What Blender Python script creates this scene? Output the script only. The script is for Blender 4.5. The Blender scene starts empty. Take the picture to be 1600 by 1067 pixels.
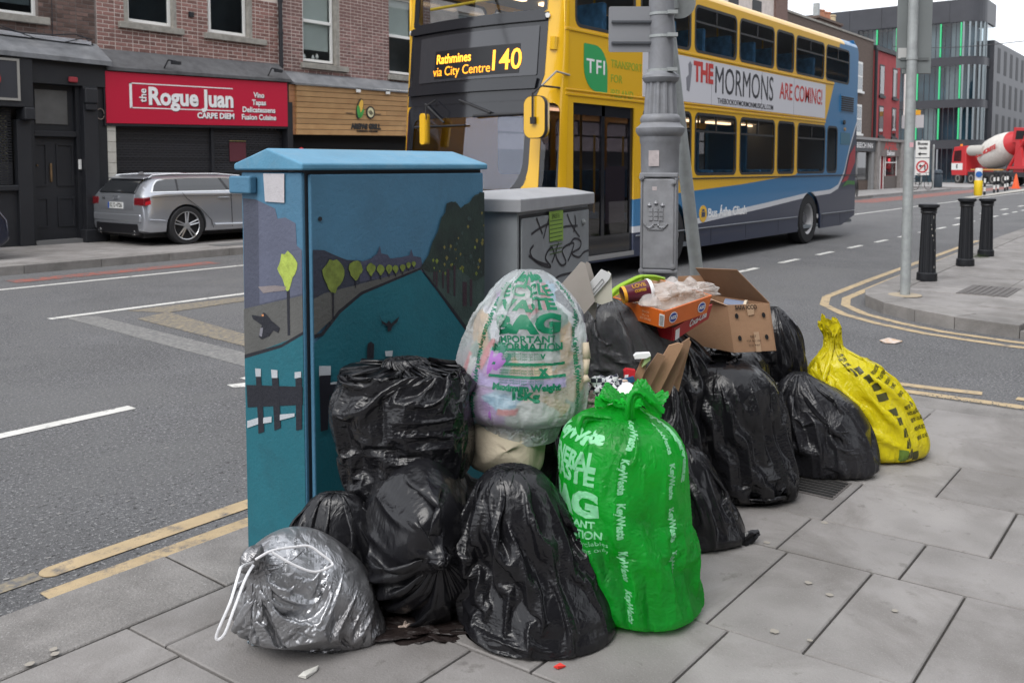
import bpy, bmesh, math, random, numpy as np
from mathutils import Vector, Matrix
random.seed(7); np.random.seed(7)
R_=math.radians
SC=bpy.context.scene; COL=SC.collection
# ---------------- camera, world, sun, exposure ----------------
FPX=1400.0; HEAD=R_(38.5); PITCH=math.atan(93/1400); EYE=Vector((0,0,1.5))
cd=bpy.data.cameras.new('camera'); cam=bpy.data.objects.new('camera',cd); COL.objects.link(cam); SC.camera=cam
cam.location=EYE; cam.rotation_euler=(math.pi/2-PITCH,0,HEAD-math.pi/2)
cd.sensor_width=36; cd.lens=36*FPX/1600; cd.shift_y=-(533.5-353)/1600; cd.clip_start=.05; cd.clip_end=2000
cd.dof.use_dof=True; cd.dof.focus_distance=3.2; cd.dof.aperture_fstop=7.1
W=bpy.data.worlds.new('World'); SC.world=W; W.use_nodes=True
nt=W.node_tree; bg=nt.nodes['Background']
sky=nt.nodes.new('ShaderNodeTexSky'); sky.sky_type='NISHITA'; sky.sun_disc=False
SUN_EL=R_(50); SUN_AZ=R_(188)     # azimuth of the sun measured from +X, counter-clockwise
sky.sun_elevation=SUN_EL; sky.sun_rotation=math.pi/2-SUN_AZ; sky.dust_density=3; sky.air_density=1
hs=nt.nodes.new('ShaderNodeHueSaturation'); hs.inputs['Saturation'].default_value=.22
nt.links.new(sky.outputs[0],hs.inputs['Color'])
mx=nt.nodes.new('ShaderNodeMix'); mx.data_type='RGBA'; mx.inputs[0].default_value=.72
nt.links.new(hs.outputs[0],mx.inputs[6]); mx.inputs[7].default_value=(9.3,9.6,10.2,1)
nt.links.new(mx.outputs[2],bg.inputs[0]); bg.inputs[1].default_value=.14
sd=bpy.data.lights.new('sun','SUN'); sun=bpy.data.objects.new('sun',sd); COL.objects.link(sun)
sd.energy=1.5; sd.angle=R_(35); sd.color=(1,.97,.93)
sv=Vector((math.cos(SUN_EL)*math.cos(SUN_AZ),math.cos(SUN_EL)*math.sin(SUN_AZ),math.sin(SUN_EL)))
sun.rotation_euler=sv.to_track_quat('Z','Y').to_euler(); sun.location=(0,0,30)
vs=SC.view_settings; vs.view_transform='Standard'; vs.look='None'; vs.exposure=.38; vs.gamma=1; vs.use_curve_mapping=False
SC.cycles.max_bounces=8; SC.cycles.transparent_max_bounces=16; SC.cycles.use_denoising=True
# ---------------- picture -> place helpers (design aid) ----------------
cF=Vector((math.cos(HEAD)*math.cos(PITCH),math.sin(HEAD)*math.cos(PITCH),-math.sin(PITCH)))
cU=Vector((math.cos(HEAD)*math.sin(PITCH),math.sin(HEAD)*math.sin(PITCH),math.cos(PITCH)))
cR=Vector((math.sin(HEAD),-math.cos(HEAD),0)); cH=Vector((math.cos(HEAD),math.sin(HEAD),0))
def ray(x,y): return cF+cR*((x-800)/FPX)+cU*((353-y)/FPX)
def on(x,y,ax,val):
    d=ray(x,y); return EYE+d*((val-EYE[ax])/d[ax])
def gnd(x,y,z=0): return on(x,y,2,z)
def at(x,y,dep):
    d=ray(x,y); return EYE+d*(dep/d.dot(cH))
# ---------------- materials ----------------
MATS={}
def N(nt,t,**k):
    n=nt.nodes.new(t)
    for a,b in k.items():
        if a in n.inputs: n.inputs[a].default_value=b
        else: setattr(n,a,b)
    return n
def mat(name,col,rough=.6,metal=0,var=0,vs_=6,bump=0,bs=40,col2=None,emit=0,coat=0,rand=0,spec=.5,dirt=0,dirtcol=(.06,.055,.05),dirtscale=2.5,detail=6,trans=0,alpha=1,ior=1.45):
    if name in MATS: return MATS[name]
    m=bpy.data.materials.new(name); m.use_nodes=True; nt=m.node_tree; L=nt.links; b=nt.nodes['Principled BSDF']
    b.inputs['Base Color'].default_value=(*col,1); b.inputs['Roughness'].default_value=rough; b.inputs['Metallic'].default_value=metal
    b.inputs['Specular IOR Level'].default_value=spec; b.inputs['Coat Weight'].default_value=coat; b.inputs['Coat Roughness'].default_value=.08
    b.inputs['Transmission Weight'].default_value=trans; b.inputs['IOR'].default_value=ior; b.inputs['Alpha'].default_value=alpha
    tc=N(nt,'ShaderNodeTexCoord'); cur=None
    if var or rand or dirt:
        rgb=N(nt,'ShaderNodeRGB'); rgb.outputs[0].default_value=(*col,1); cur=rgb.outputs[0]
    if var:
        n=N(nt,'ShaderNodeTexNoise',Scale=vs_,Detail=detail,Roughness=.6); L.new(tc.outputs['Object'],n.inputs['Vector'])
        r=N(nt,'ShaderNodeMapRange'); r.inputs[1].default_value=.3; r.inputs[2].default_value=.7; L.new(n.outputs[0],r.inputs[0])
        mxn=N(nt,'ShaderNodeMix',data_type='RGBA'); L.new(r.outputs[0],mxn.inputs[0])
        c2=col2 or tuple(c*(1-var) for c in col); c1=col if col2 else tuple(c*(1+var) for c in col)
        mxn.inputs[6].default_value=(*c1,1); mxn.inputs[7].default_value=(*c2,1); cur=mxn.outputs[2]
    if rand:
        oi=N(nt,'ShaderNodeObjectInfo'); r=N(nt,'ShaderNodeMapRange'); r.inputs[3].default_value=1-rand; r.inputs[4].default_value=1+rand
        L.new(oi.outputs['Random'],r.inputs[0]); h=N(nt,'ShaderNodeHueSaturation'); L.new(r.outputs[0],h.inputs['Value']); L.new(cur,h.inputs['Color']); cur=h.outputs[0]
    if dirt:
        n=N(nt,'ShaderNodeTexNoise',Scale=dirtscale,Detail=8,Roughness=.7,Distortion=.6); L.new(tc.outputs['Object'],n.inputs['Vector'])
        r=N(nt,'ShaderNodeMapRange'); r.inputs[1].default_value=.48; r.inputs[2].default_value=.75; r.inputs[4].default_value=dirt; L.new(n.outputs[0],r.inputs[0])
        mxn=N(nt,'ShaderNodeMix',data_type='RGBA'); L.new(r.outputs[0],mxn.inputs[0]); L.new(cur,mxn.inputs[6]); mxn.inputs[7].default_value=(*dirtcol,1); cur=mxn.outputs[2]
        r2=N(nt,'ShaderNodeMapRange'); r2.inputs[3].default_value=rough; r2.inputs[4].default_value=min(1,rough+.3); L.new(n.outputs[0],r2.inputs[0]); L.new(r2.outputs[0],b.inputs['Roughness'])
    if cur: L.new(cur,b.inputs['Base Color'])
    if emit:
        b.inputs['Emission Color'].default_value=(*col,1); b.inputs['Emission Strength'].default_value=emit
    if bump:
        n=N(nt,'ShaderNodeTexNoise',Scale=bs,Detail=5,Roughness=.6); L.new(tc.outputs['Object'],n.inputs['Vector'])
        bp=N(nt,'ShaderNodeBump',Strength=bump,Distance=.01); L.new(n.outputs[0],bp.inputs['Height']); L.new(bp.outputs[0],b.inputs['Normal'])
    MATS[name]=m; return m
def glass(name,tint=(.25,.27,.28),refl=1.0,rough=.02,ior=1.6):
    if name in MATS: return MATS[name]
    m=bpy.data.materials.new(name); m.use_nodes=True; nt=m.node_tree; nt.nodes.clear(); L=nt.links
    o=N(nt,'ShaderNodeOutputMaterial'); t=N(nt,'ShaderNodeBsdfTransparent'); t.inputs[0].default_value=(*tint,1)
    g=N(nt,'ShaderNodeBsdfGlossy'); g.inputs['Roughness'].default_value=rough; g.inputs[0].default_value=(refl,refl,refl,1)
    f=N(nt,'ShaderNodeFresnel',IOR=ior); ge=N(nt,'ShaderNodeNewGeometry'); iv=N(nt,'ShaderNodeMath',operation='SUBTRACT'); iv.inputs[0].default_value=1; L.new(ge.outputs['Backfacing'],iv.inputs[1]); mu=N(nt,'ShaderNodeMath',operation='MULTIPLY'); L.new(f.outputs[0],mu.inputs[0]); L.new(iv.outputs[0],mu.inputs[1]); mm=N(nt,'ShaderNodeMixShader'); L.new(mu.outputs[0],mm.inputs[0]); L.new(t.outputs[0],mm.inputs[1]); L.new(g.outputs[0],mm.inputs[2]); L.new(mm.outputs[0],o.inputs[0])
    MATS[name]=m; return m
# ---------------- object helpers ----------------
def tag(o,label=None,cat=None,group=None,kind=None):
    if label: o['label']=label
    if cat: o['category']=cat
    if group: o['group']=group
    if kind: o['kind']=kind
    return o
def thing(name,label,cat,loc=(0,0,0),rz=0,group=None):
    o=bpy.data.objects.new(name,None); COL.objects.link(o); o.location=loc; o.rotation_euler=(0,0,rz); o.empty_display_size=.1
    return tag(o,label,cat,group)
def woff(p):
    v=Vector((0,0,0))
    while p: v+=Vector(p.location); p=p.parent
    return v
class MB:
    def __init__(s): s.v=[]; s.f=[]; s.m=[]; s.mi=0
    def add(s,vs,fs):
        n=len(s.v); s.v+= [tuple(v) for v in vs]; s.f+=[tuple(i+n for i in f) for f in fs]; s.m+=[s.mi]*len(fs); return s
    def box(s,x0,x1,y0,y1,z0,z1,M=None):
        x0,x1=min(x0,x1),max(x0,x1); y0,y1=min(y0,y1),max(y0,y1); z0,z1=min(z0,z1),max(z0,z1)
        vs=[Vector(q) for q in ((x0,y0,z0),(x1,y0,z0),(x1,y1,z0),(x0,y1,z0),(x0,y0,z1),(x1,y0,z1),(x1,y1,z1),(x0,y1,z1))]
        if M: vs=[M@v for v in vs]
        return s.add(vs,[(0,3,2,1),(4,5,6,7),(0,1,5,4),(1,2,6,5),(2,3,7,6),(3,0,4,7)])
    def tube(s,p,q,r,r2=None,n=12,caps=True):
        p=Vector(p); q=Vector(q); r2=r if r2 is None else r2; d=(q-p).normalized(); a=d.orthogonal().normalized(); b=d.cross(a)
        vs=[p+(a*math.cos(2*math.pi*i/n)+b*math.sin(2*math.pi*i/n))*r for i in range(n)]+[q+(a*math.cos(2*math.pi*i/n)+b*math.sin(2*math.pi*i/n))*r2 for i in range(n)]
        fs=[(i,(i+1)%n,n+(i+1)%n,n+i) for i in range(n)]
        if caps: fs+=[tuple(range(n))[::-1],tuple(range(n,2*n))]
        return s.add(vs,fs)
    def path(s,pts,r,n=8):
        for a,b in zip(pts[:-1],pts[1:]): s.tube(a,b,r,n=n)
        return s
    def lathe(s,prof,c=(0,0,0),n=24,flute=None,axis='z',caps=True):
        vs=[];fs=[]
        for k,(r,z) in enumerate(prof):
            for i in range(n):
                rr=r*(1-(flute[2] if flute and flute[0]<=z<=flute[1] and i%flute[3]<flute[3]//2 else 0)); a=2*math.pi*i/n
                q=(rr*math.cos(a),rr*math.sin(a),z)
                if axis=='y': q=(q[0],z,q[1])
                if axis=='x': q=(z,q[0],q[1])
                vs.append((c[0]+q[0],c[1]+q[1],c[2]+q[2]))
        for k in range(len(prof)-1):
            for i in range(n): fs.append((k*n+i,k*n+(i+1)%n,(k+1)*n+(i+1)%n,(k+1)*n+i))
        if caps: fs+=[tuple(range(n))[::-1],tuple(range((len(prof)-1)*n,len(prof)*n))]
        return s.add(vs,fs)
    def prism(s,pts,h0,h1,M):
        """polygon pts (u,v) extruded between h0 and h1; M maps (u,v,h) to the place"""
        n=len(pts); vs=[M(u,v,h0) for u,v in pts]+[M(u,v,h1) for u,v in pts]
        return s.add(vs,[tuple(range(n))[::-1],tuple(range(n,2*n))]+[(i,(i+1)%n,n+(i+1)%n,n+i) for i in range(n)])
    def build(s,name,m,parent=None,world=True,smooth=False,bevel=0,seg=2,kind=None):
        me=bpy.data.meshes.new(name); vs=s.v
        if parent and world:
            w=woff(parent); vs=[(a-w.x,b-w.y,c-w.z) for a,b,c in vs]
        me.from_pydata(vs,[],s.f)
        for x in (m if isinstance(m,(list,tuple)) else [m]): me.materials.append(x)
        if any(s.m): me.polygons.foreach_set('material_index',s.m)
        bm=bmesh.new(); bm.from_mesh(me); bmesh.ops.recalc_face_normals(bm,faces=bm.faces); bm.to_mesh(me); bm.free()
        if smooth: 
            me.polygons.foreach_set('use_smooth',[True]*len(me.polygons))
        o=bpy.data.objects.new(name,me); COL.objects.link(o)
        if smooth and smooth!='all':
            try: me.set_sharp_from_angle(angle=R_(35))
            except Exception: pass
        if bevel:
            md=o.modifiers.new('bevel','BEVEL'); md.width=bevel; md.segments=seg; md.limit_method='ANGLE'; md.angle_limit=R_(40)
            if not smooth: me.polygons.foreach_set('use_smooth',[True]*len(me.polygons)); md.harden_normals=True
        if parent: o.parent=parent
        if kind: o['kind']=kind
        return o
def bx(name,m,parent,*a,**k): return MB().box(*a).build(name,m,parent,**k)
def inst(src,parent,loc=(0,0,0),rot=None,scale=None,name=None):
    o=src.copy(); COL.objects.link(o); o.parent=parent; o.location=loc
    if rot: o.rotation_euler=rot
    if scale: o.scale=scale
    return o
def rrect(u0,u1,v0,v1,r,n=4):
    if not isinstance(r,(list,tuple)): r=(r,)*4
    out=[]
    for (cx,cy,a0),rr in zip(((u1,v1,0),(u0,v1,90),(u0,v0,180),(u1,v0,270)),r):
        sx=-1 if cx==u1 else 1; sy=-1 if cy==v1 else 1
        for i in range(n+1):
            a=R_(a0+90*i/n); out.append((cx+sx*rr+rr*math.cos(a),cy+sy*rr+rr*math.sin(a)))
    return out
def curve_mesh(polys,th=0.0,res=2):
    cu=bpy.data.curves.new('c','CURVE'); cu.dimensions='2D'; cu.fill_mode='BOTH'; cu.extrude=th/2; cu.resolution_u=1
    for pts in polys:
        sp=cu.splines.new('POLY'); sp.points.add(len(pts)-1); sp.use_cyclic_u=True
        for i,(u,v) in enumerate(pts): sp.points[i].co=(u,v,0,1)
    o=bpy.data.objects.new('c',cu); COL.objects.link(o); me=bpy.data.meshes.new_from_object(o); bpy.data.objects.remove(o); bpy.data.curves.remove(cu); return me
def bm_fix(me,fn,cuts=None,merge=True):
    bm=bmesh.new(); bm.from_mesh(me)
    if merge: bmesh.ops.remove_doubles(bm,verts=bm.verts,dist=1e-5)
    for ax,vals in (cuts or {}).items():
        for v in vals:
            no=[0,0,0]; no[ax]=1; co=[0,0,0]; co[ax]=v
            bmesh.ops.bisect_plane(bm,geom=bm.verts[:]+bm.edges[:]+bm.faces[:],plane_co=co,plane_no=no)
    for v in bm.verts: v.co=fn(*v.co)
    bmesh.ops.recalc_face_normals(bm,faces=bm.faces); bm.to_mesh(me); bm.free(); return me
def link(name,me,m,parent=None,world=True,smooth=False,kind=None):
    me.materials.clear()
    for x in (m if isinstance(m,(list,tuple)) else [m]): me.materials.append(x)
    me.name=name
    if parent and world: me.transform(Matrix.Translation(-woff(parent)))
    if smooth:
        me.polygons.foreach_set('use_smooth',[True]*len(me.polygons))
        try: me.set_sharp_from_angle(angle=R_(30))
        except Exception: pass
    o=bpy.data.objects.new(name,me); COL.objects.link(o)
    if parent: o.parent=parent
    if kind: o['kind']=kind
    return o
def plate(name,m,parent,polys,th,fn,cuts=None,**k): return link(name,bm_fix(curve_mesh(polys,th),fn,cuts),m,parent,**k)
def text_mesh(t,size,bold=0,th=.002,width=None,align='CENTER',shear=0,spacing=1,alignv='CENTER'):
    cu=bpy.data.curves.new('t','FONT'); cu.body=t; cu.size=size; cu.offset=bold; cu.extrude=th/2; cu.align_x=align; cu.align_y=alignv; cu.shear=shear; cu.space_character=spacing; cu.resolution_u=3
    o=bpy.data.objects.new('t',cu); COL.objects.link(o); me=bpy.data.meshes.new_from_object(o); bpy.data.objects.remove(o); bpy.data.curves.remove(cu)
    if width:
        xs=[v.co.x for v in me.vertices]; w=max(xs)-min(xs); mid=(max(xs)+min(xs))/2 if align=='CENTER' else min(xs)
        for v in me.vertices: v.co.x=(v.co.x-mid)*width/w
    return me
def text(name,t,m,parent,fn,size,cuts=None,**k): return link(name,bm_fix(text_mesh(t,size,**k),fn,cuts),m,parent)
# ---------------- bin bags: a sheet relaxed over its contents ----------------
def smooth_noise(rs, U, V, fu, fv):
    # periodic in u: value noise on grid (U rad 0..1 periodic)
    g = rs.standard_normal((fv+2, fu))
    x = (U*fu) % fu; y = V*fv
    i = np.floor(x).astype(int) % fu; j = np.clip(np.floor(y).astype(int),0,fv)
    fx = x-np.floor(x); fy=np.clip(y-j,0,1); fx=fx*fx*(3-2*fx); fy=fy*fy*(3-2*fy)
    i2=(i+1)%fu; j2=np.clip(j+1,0,fv+1)
    return (g[j,i]*(1-fx)+g[j,i2]*fx)*(1-fy)+(g[j2,i]*(1-fx)+g[j2,i2]*fx)*fy
def spine_frames(spine, n):
    """spine rows: (x,y,z, a, b) ; returns n samples: centre, side, other, a, b"""
    S=np.array(spine,float); m=len(S)
    d=np.r_[0,np.cumsum(np.linalg.norm(np.diff(S[:,:3],axis=0),axis=1)+0.4*np.abs(np.diff(S[:,3])))]; d/=d[-1]
    t=np.linspace(0,1,n)
    # smooth interpolation (catmull via cubic hermite)
    out=np.zeros((n,5))
    tang=np.gradient(S,d,axis=0,edge_order=1)
    k=np.clip(np.searchsorted(d,t,side='right')-1,0,m-2)
    h=(d[k+1]-d[k])[:,None]; s=((t-d[k])/(d[k+1]-d[k]))[:,None]
    out=(2*s**3-3*s**2+1)*S[k]+(s**3-2*s**2+s)*h*tang[k]+(-2*s**3+3*s**2)*S[k+1]+(s**3-s**2)*h*tang[k+1]
    out[:,3:]=np.maximum(out[:,3:],0.004)
    C=out[:,:3]; return t,C,out[:,3],out[:,4]
def sim_bag(spine, side, seed, ex=1.08, exv=1.04, N0=34, M0=34, levels=3, its=(80,60,26,12), lump=.05, topk=1.0, botk=.35, ground=0.03, grav=.0006, tip=None, upright=False, sq=2.0, neck=None, maxout=.09):
    rs=np.random.RandomState(seed)
    side=np.array(side,float); side/=np.linalg.norm(side)
    nS=64
    t,C,A,B=spine_frames(spine,nS)
    T=np.gradient(C,axis=0); T/=np.linalg.norm(T,axis=1)[:,None]+1e-9
    # soften tangents
    for _ in range(6): T[1:-1]=(T[:-2]+T[1:-1]*2+T[2:])/4
    T/=np.linalg.norm(T,axis=1)[:,None]
    if upright: T=np.tile(np.array([0,0,1.]),(nS,1))
    O=np.cross(T,side[None]); O/=np.linalg.norm(O,axis=1)[:,None]+1e-9
    Sd=np.cross(O,T)
    GC=np.gradient(C,axis=0); GA=np.gradient(A); GB=np.gradient(B); SPC=np.maximum(np.abs((GC*T).sum(1)),.002)
    def surf(U,V,sc=1.0):
        tt=V*(nS-1); k=np.clip(tt.astype(int),0,nS-2); f=(tt-k)
        L=lambda X: X[k]*(1-f[...,None])+X[k+1]*f[...,None] if X.ndim>1 else X[k]*(1-f)+X[k+1]*f
        th=U*2*math.pi
        c,s=np.cos(th),np.sin(th)
        r=(np.abs(c)**sq+np.abs(s)**sq)**(-1/sq)
        return L(C)+(L(A)*c*r*sc)[...,None]*L(Sd)+(L(B)*s*r*sc)[...,None]*L(O)
    lg=rs.randint(1<<30)
    def lumps(U,V):
        q=np.random.RandomState(lg)
        f=np.ones(U.shape); th=U*2*math.pi; ph=(V-.5)*math.pi*.98
        D=np.stack([np.cos(th)*np.cos(ph),np.sin(th)*np.cos(ph),np.sin(ph)],-1)
        for k in range(15):   # packed contents push flat faces and corners into the sheet
            nv=q.standard_normal(3); nv[2]*=.7; nv/=np.linalg.norm(nv); c=q.uniform(1-1.5*lump-.03,1.0)
            f=np.minimum(f,c/np.maximum(D@nv,.2))
        return f*(1+.35*lump)+lump*(smooth_noise(q,U,V,5,4)*.22+smooth_noise(q,U,V,9,8)*.16)
    N,M=N0,M0
    U,V=np.meshgrid(np.arange(N)/N,np.linspace(0,1,M))
    P=surf(U,V,lumps(U,V)*1.01)
    P+=rs.standard_normal(P.shape)*.012*(V[...,None]>.08)
    Aper=A.max()
    for lv in range(levels):
        M,N=P.shape[:2]
        U,V=np.meshgrid(np.arange(N)/N,np.linspace(0,1,M))
        base=surf(U,V,1.0)
        lu0=np.linalg.norm(np.roll(base,-1,1)-base,axis=2)
        rowc=lu0.sum(1); cmax=rowc.max()
        vv=V[:,0]; km=int(np.argmax(rowc))
        k=np.where(np.arange(M)>km,topk,botk)
        rc=rowc*(1-k)+cmax*k
        e=ex+.014*min(lv,2)
        un=np.random.RandomState(seed+5); ru=(rc/N*e)[:,None]*(1+.16*np.clip(smooth_noise(un,U,V,6,3),-1.3,1.3))
        lv0=np.linalg.norm(base[1:]-base[:-1],axis=2)
        rv=lv0.mean(1,keepdims=True)*np.ones((1,N))*(exv if lv==0 else exv+.012)
        rv=np.maximum(rv,1e-5)
        if lv>=3:   # finest level: keep the folds, add isotropic crinkle only
            cn=np.random.RandomState(seed+40+lv); f1=1+.02*smooth_noise(cn,U,V,46,44); f2=1+.02*smooth_noise(cn,U,V,46,44)
            ru=np.linalg.norm(np.roll(P,-1,1)-P,axis=2)*f1; rv=np.maximum(np.linalg.norm(P[1:]-P[:-1],axis=2),1e-5)*f2[1:]
        rd=np.sqrt(((ru[1:]+ru[:-1])/2)**2+rv**2)
        b2u=ru*2*.96; b2v=(rv[1:]+rv[:-1])*.96
        def solve(a,b,r,st):
            d=b-a; l=np.sqrt((d*d).sum(-1))+1e-9
            c=(d*((l-r)/l*.5*st)[...,None]); return c
        lumpf=lumps(U,V)
        pinv=(V>.999) 
        for it in range(its[lv]):
            P[...,2]-=grav
            for par in (0,1):   # u
                a=P[:,par::2]; 
                if par==0: b=P[:,1::2]; c=solve(a,b,ru[:,::2],1); P[:,0::2]+=c; P[:,1::2]-=c
                else:
                    b=np.roll(P[:,0::2],-1,1); c=solve(P[:,1::2],b,ru[:,1::2],1); P[:,1::2]+=c; P[:,0::2]-=np.roll(c,1,1)
            for par in (0,1):   # v
                n=(M-par)//2; a=P[par:par+2*n:2]; b=P[par+1:par+2*n:2]; n=len(b); a=a[:n]
                c=solve(a,b,rv[par:par+2*n:2],1); P[par:par+2*n:2]+=c; P[par+1:par+1+2*n:2]-=c
            for sh in (1,-1):
                for par in (0,1):
                    n=len(range(par,M-1,2)); Q=np.roll(P[par+1:par+1+2*n:2],-sh,1)
                    c=solve(P[par:par+2*n:2],Q,rd[par:par+2*n:2],.35)
                    P[par:par+2*n:2]+=c; P[par+1:par+1+2*n:2]-=np.roll(c,sh,1)
            # bending
            if it%2==0:
                Q=np.roll(P,-2,1); d=Q-P; l=np.linalg.norm(d,axis=2)+1e-9; w=np.where(l<b2u*.72,(l-b2u*.88)/l*.22,0)
                c=d*w[...,None]; P+=c; P-=np.roll(c,2,1)
                d=P[2:]-P[:-2]; l=np.linalg.norm(d,axis=2)+1e-9; w=np.where(l<b2v*.72,(l-b2v*.88)/l*.22,0)
                c=d*w[...,None]; P[:-2]+=c; P[2:]-=c
            # collision with contents: nearest spine sample
            if it%12==0 or it==its[lv]-1:
                F=P.reshape(-1,3); D=((F[:,None,:]-C[None])**2)
                # prefer slice plane match
                pl=np.abs(((F[:,None,:]-C[None])*T[None]).sum(-1))
                # restrict to window round own parameter
                own=(V.reshape(-1,1)-t[None]); pl=pl+np.abs(own)*.25
                kk=pl.argmin(1)
            F=P.reshape(-1,3); rel=F-C[kk]; ds=np.clip((rel*T[kk]).sum(1)/SPC[kk],-.6,.6); rel=rel-GC[kk]*ds[:,None]
            x=(rel*Sd[kk]).sum(1); y=(rel*O[kk]).sum(1)
            a=np.maximum(A[kk]+GA[kk]*ds,.003); b=np.maximum(B[kk]+GB[kk]*ds,.003)
            rr=(np.abs(x/a)**sq+np.abs(y/b)**sq)**(1/sq)+1e-9
            lf=lumpf.reshape(-1)
            rmin=np.where(V.reshape(-1)>.0,lf,1)*.98
            mo=np.minimum(maxout,.35*a+.006)/a*np.clip((F[:,2]-ground)/.09,.04,1)
            tgt=np.clip(rr,rmin,rmin+mo)
            s=tgt/rr
            F+= (x*(s-1))[:,None]*Sd[kk]+(y*(s-1))[:,None]*O[kk]
            P=F.reshape(M,N,3)
            if neck is not None:
                w=np.clip(1-np.abs(V[:,0]-neck)/.035,0,1)[:,None,None]*.6; P+= (base-P)*w
                w=np.clip((V[:,0]-neck)/.03,0,1)[:,None,None]*.08; P+=(base-P)*w
            P[...,2]=np.maximum(P[...,2],ground+.005)
        if lv<levels-1:
            P2=np.zeros((2*M-1,2*N,3)); 
            Pm=(P+np.roll(P,-1,1))/2
            R=np.zeros((M,2*N,3)); R[:,::2]=P; R[:,1::2]=Pm
            P2[::2]=R; P2[1::2]=(R[1:]+R[:-1])/2
            P=P2+rs.standard_normal(P2.shape)*(.0009 if lv<2 else .0005)
    if neck is not None and neck<.98:   # ragged top edge above the tie
        M,N=P.shape[:2]; U,V=np.meshgrid(np.arange(N)/N,np.linspace(0,1,M)); w=np.clip((V-neck)/(1-neck),0,1)
        P=P+T[-1][None,None]*(w*(.022*smooth_noise(np.random.RandomState(seed+9),U,V*0,11,1)+.010*smooth_noise(np.random.RandomState(seed+8),U,V*0,29,1)))[...,None]
    return P
def grid_mesh(name,P,mat,close=True):
    M,N=P.shape[:2]
    idx=np.arange(M*N).reshape(M,N)
    a=idx[:-1]; b=np.roll(idx,-1,1)[:-1]; c=np.roll(idx,-1,1)[1:]; d=idx[1:]
    f=np.stack([a,b,c,d],-1).reshape(-1,4)
    me=bpy.data.meshes.new(name)
    me.vertices.add(M*N); me.vertices.foreach_set('co',P.reshape(-1).astype(np.float32))
    me.loops.add(len(f)*4); me.loops.foreach_set('vertex_index',f.reshape(-1).astype(np.int32))
    me.polygons.add(len(f)); me.polygons.foreach_set('loop_start',np.arange(0,len(f)*4,4,dtype=np.int32))
    me.polygons.foreach_set('loop_total',np.full(len(f),4,dtype=np.int32))
    me.polygons.foreach_set('use_smooth',np.ones(len(f),dtype=bool))
    me.update(); me.validate()
    me.materials.append(mat)
    o=bpy.data.objects.new(name,me); bpy.context.scene.collection.objects.link(o); return o
# ---------------- shared materials ----------------
M_ASPH=mat('asphalt',(.118,.118,.122),.85,var=.22,vs_=1.1,bump=1.0,bs=150,dirt=.5,dirtcol=(.075,.075,.08),dirtscale=.45)
# asphalt: add stone speckle
def speckle(m,scale,c,lo=.62,hi=.72,amt=.8):
    nt=m.node_tree; b=nt.nodes['Principled BSDF']; L=nt.links; src=b.inputs['Base Color'].links[0].from_socket
    tc=N(nt,'ShaderNodeTexCoord'); n=N(nt,'ShaderNodeTexNoise',Scale=scale,Detail=3,Roughness=.7); L.new(tc.outputs['Object'],n.inputs['Vector'])
    r=N(nt,'ShaderNodeMapRange'); r.inputs[1].default_value=lo; r.inputs[2].default_value=hi; r.inputs[4].default_value=amt; L.new(n.outputs[0],r.inputs[0])
    x=N(nt,'ShaderNodeMix',data_type='RGBA'); L.new(r.outputs[0],x.inputs[0]); L.new(src,x.inputs[6]); x.inputs[7].default_value=(*c,1); L.new(x.outputs[2],b.inputs['Base Color'])
speckle(M_ASPH,60,(.34,.34,.34),.56,.64,.85); speckle(M_ASPH,38,(.02,.02,.02),.56,.66,.85); speckle(M_ASPH,110,(.30,.30,.30),.58,.66,.6); speckle(M_ASPH,.55,(.17,.17,.17),.5,.62,.45); speckle(M_ASPH,4.5,(.33,.32,.31),.71,.74,.5)
M_PAVE=mat('paving_stone',(.245,.232,.224),.75,var=.14,vs_=2.2,bump=.35,bs=120,rand=.12,dirt=.75,dirtcol=(.12,.108,.098),dirtscale=1.9)
speckle(M_PAVE,1.1,(.135,.125,.115),.48,.72,.65); speckle(M_PAVE,13,(.12,.11,.10),.62,.72,.5); speckle(M_PAVE,220,(.36,.35,.34),.56,.7,.4); speckle(M_PAVE,9,(.42,.41,.38),.755,.77,.7); speckle(M_PAVE,6,(.1,.09,.085),.70,.74,.55)
M_KERB=mat('granite_kerb',(.225,.213,.203),.8,var=.2,vs_=5,bump=.7,bs=90,rand=.1,dirt=.5,dirtcol=(.09,.085,.08))
speckle(M_KERB,130,(.38,.37,.36),.58,.68,.6)
M_JOINT=mat('joint_dirt',(.05,.045,.04),.95,var=.4,vs_=30,bump=.8,bs=120)
def worn(name,c,w=.5,base=(.118,.118,.122),sc=7,soft=.07):
    m=mat(name,c,.75,var=.12,vs_=8,bump=.5,bs=150); nt=m.node_tree; b=nt.nodes['Principled BSDF']; L=nt.links
    tc=N(nt,'ShaderNodeTexCoord'); n=N(nt,'ShaderNodeTexNoise',Scale=sc,Detail=9,Roughness=.75); L.new(tc.outputs['Object'],n.inputs['Vector'])
    r=N(nt,'ShaderNodeMapRange'); r.inputs[1].default_value=1-w-.03; r.inputs[2].default_value=1-w+soft; L.new(n.outputs[0],r.inputs[0])
    x=N(nt,'ShaderNodeMix',data_type='RGBA'); L.new(r.outputs[0],x.inputs[0]); L.new(b.inputs['Base Color'].links[0].from_socket,x.inputs[6]); x.inputs[7].default_value=(*base,1); L.new(x.outputs[2],b.inputs['Base Color'])
    return m
M_WHITE=worn('road_white',(.62,.61,.58),.42); M_YEL=worn('road_yellow',(.44,.335,.20),.46,sc=9,soft=.12); M_FAINT=worn('road_faint',(.27,.265,.25),.62,sc=22,soft=.25); M_FAINTY=worn('road_faint_yellow',(.33,.27,.17),.64,sc=22,soft=.25)
M_RED=worn('road_red',(.30,.10,.075),.5)
M_BLACK=mat('black_paint',(.012,.013,.017),.42,bump=.15,bs=30,dirt=.25,dirtcol=(.04,.04,.04))
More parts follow.
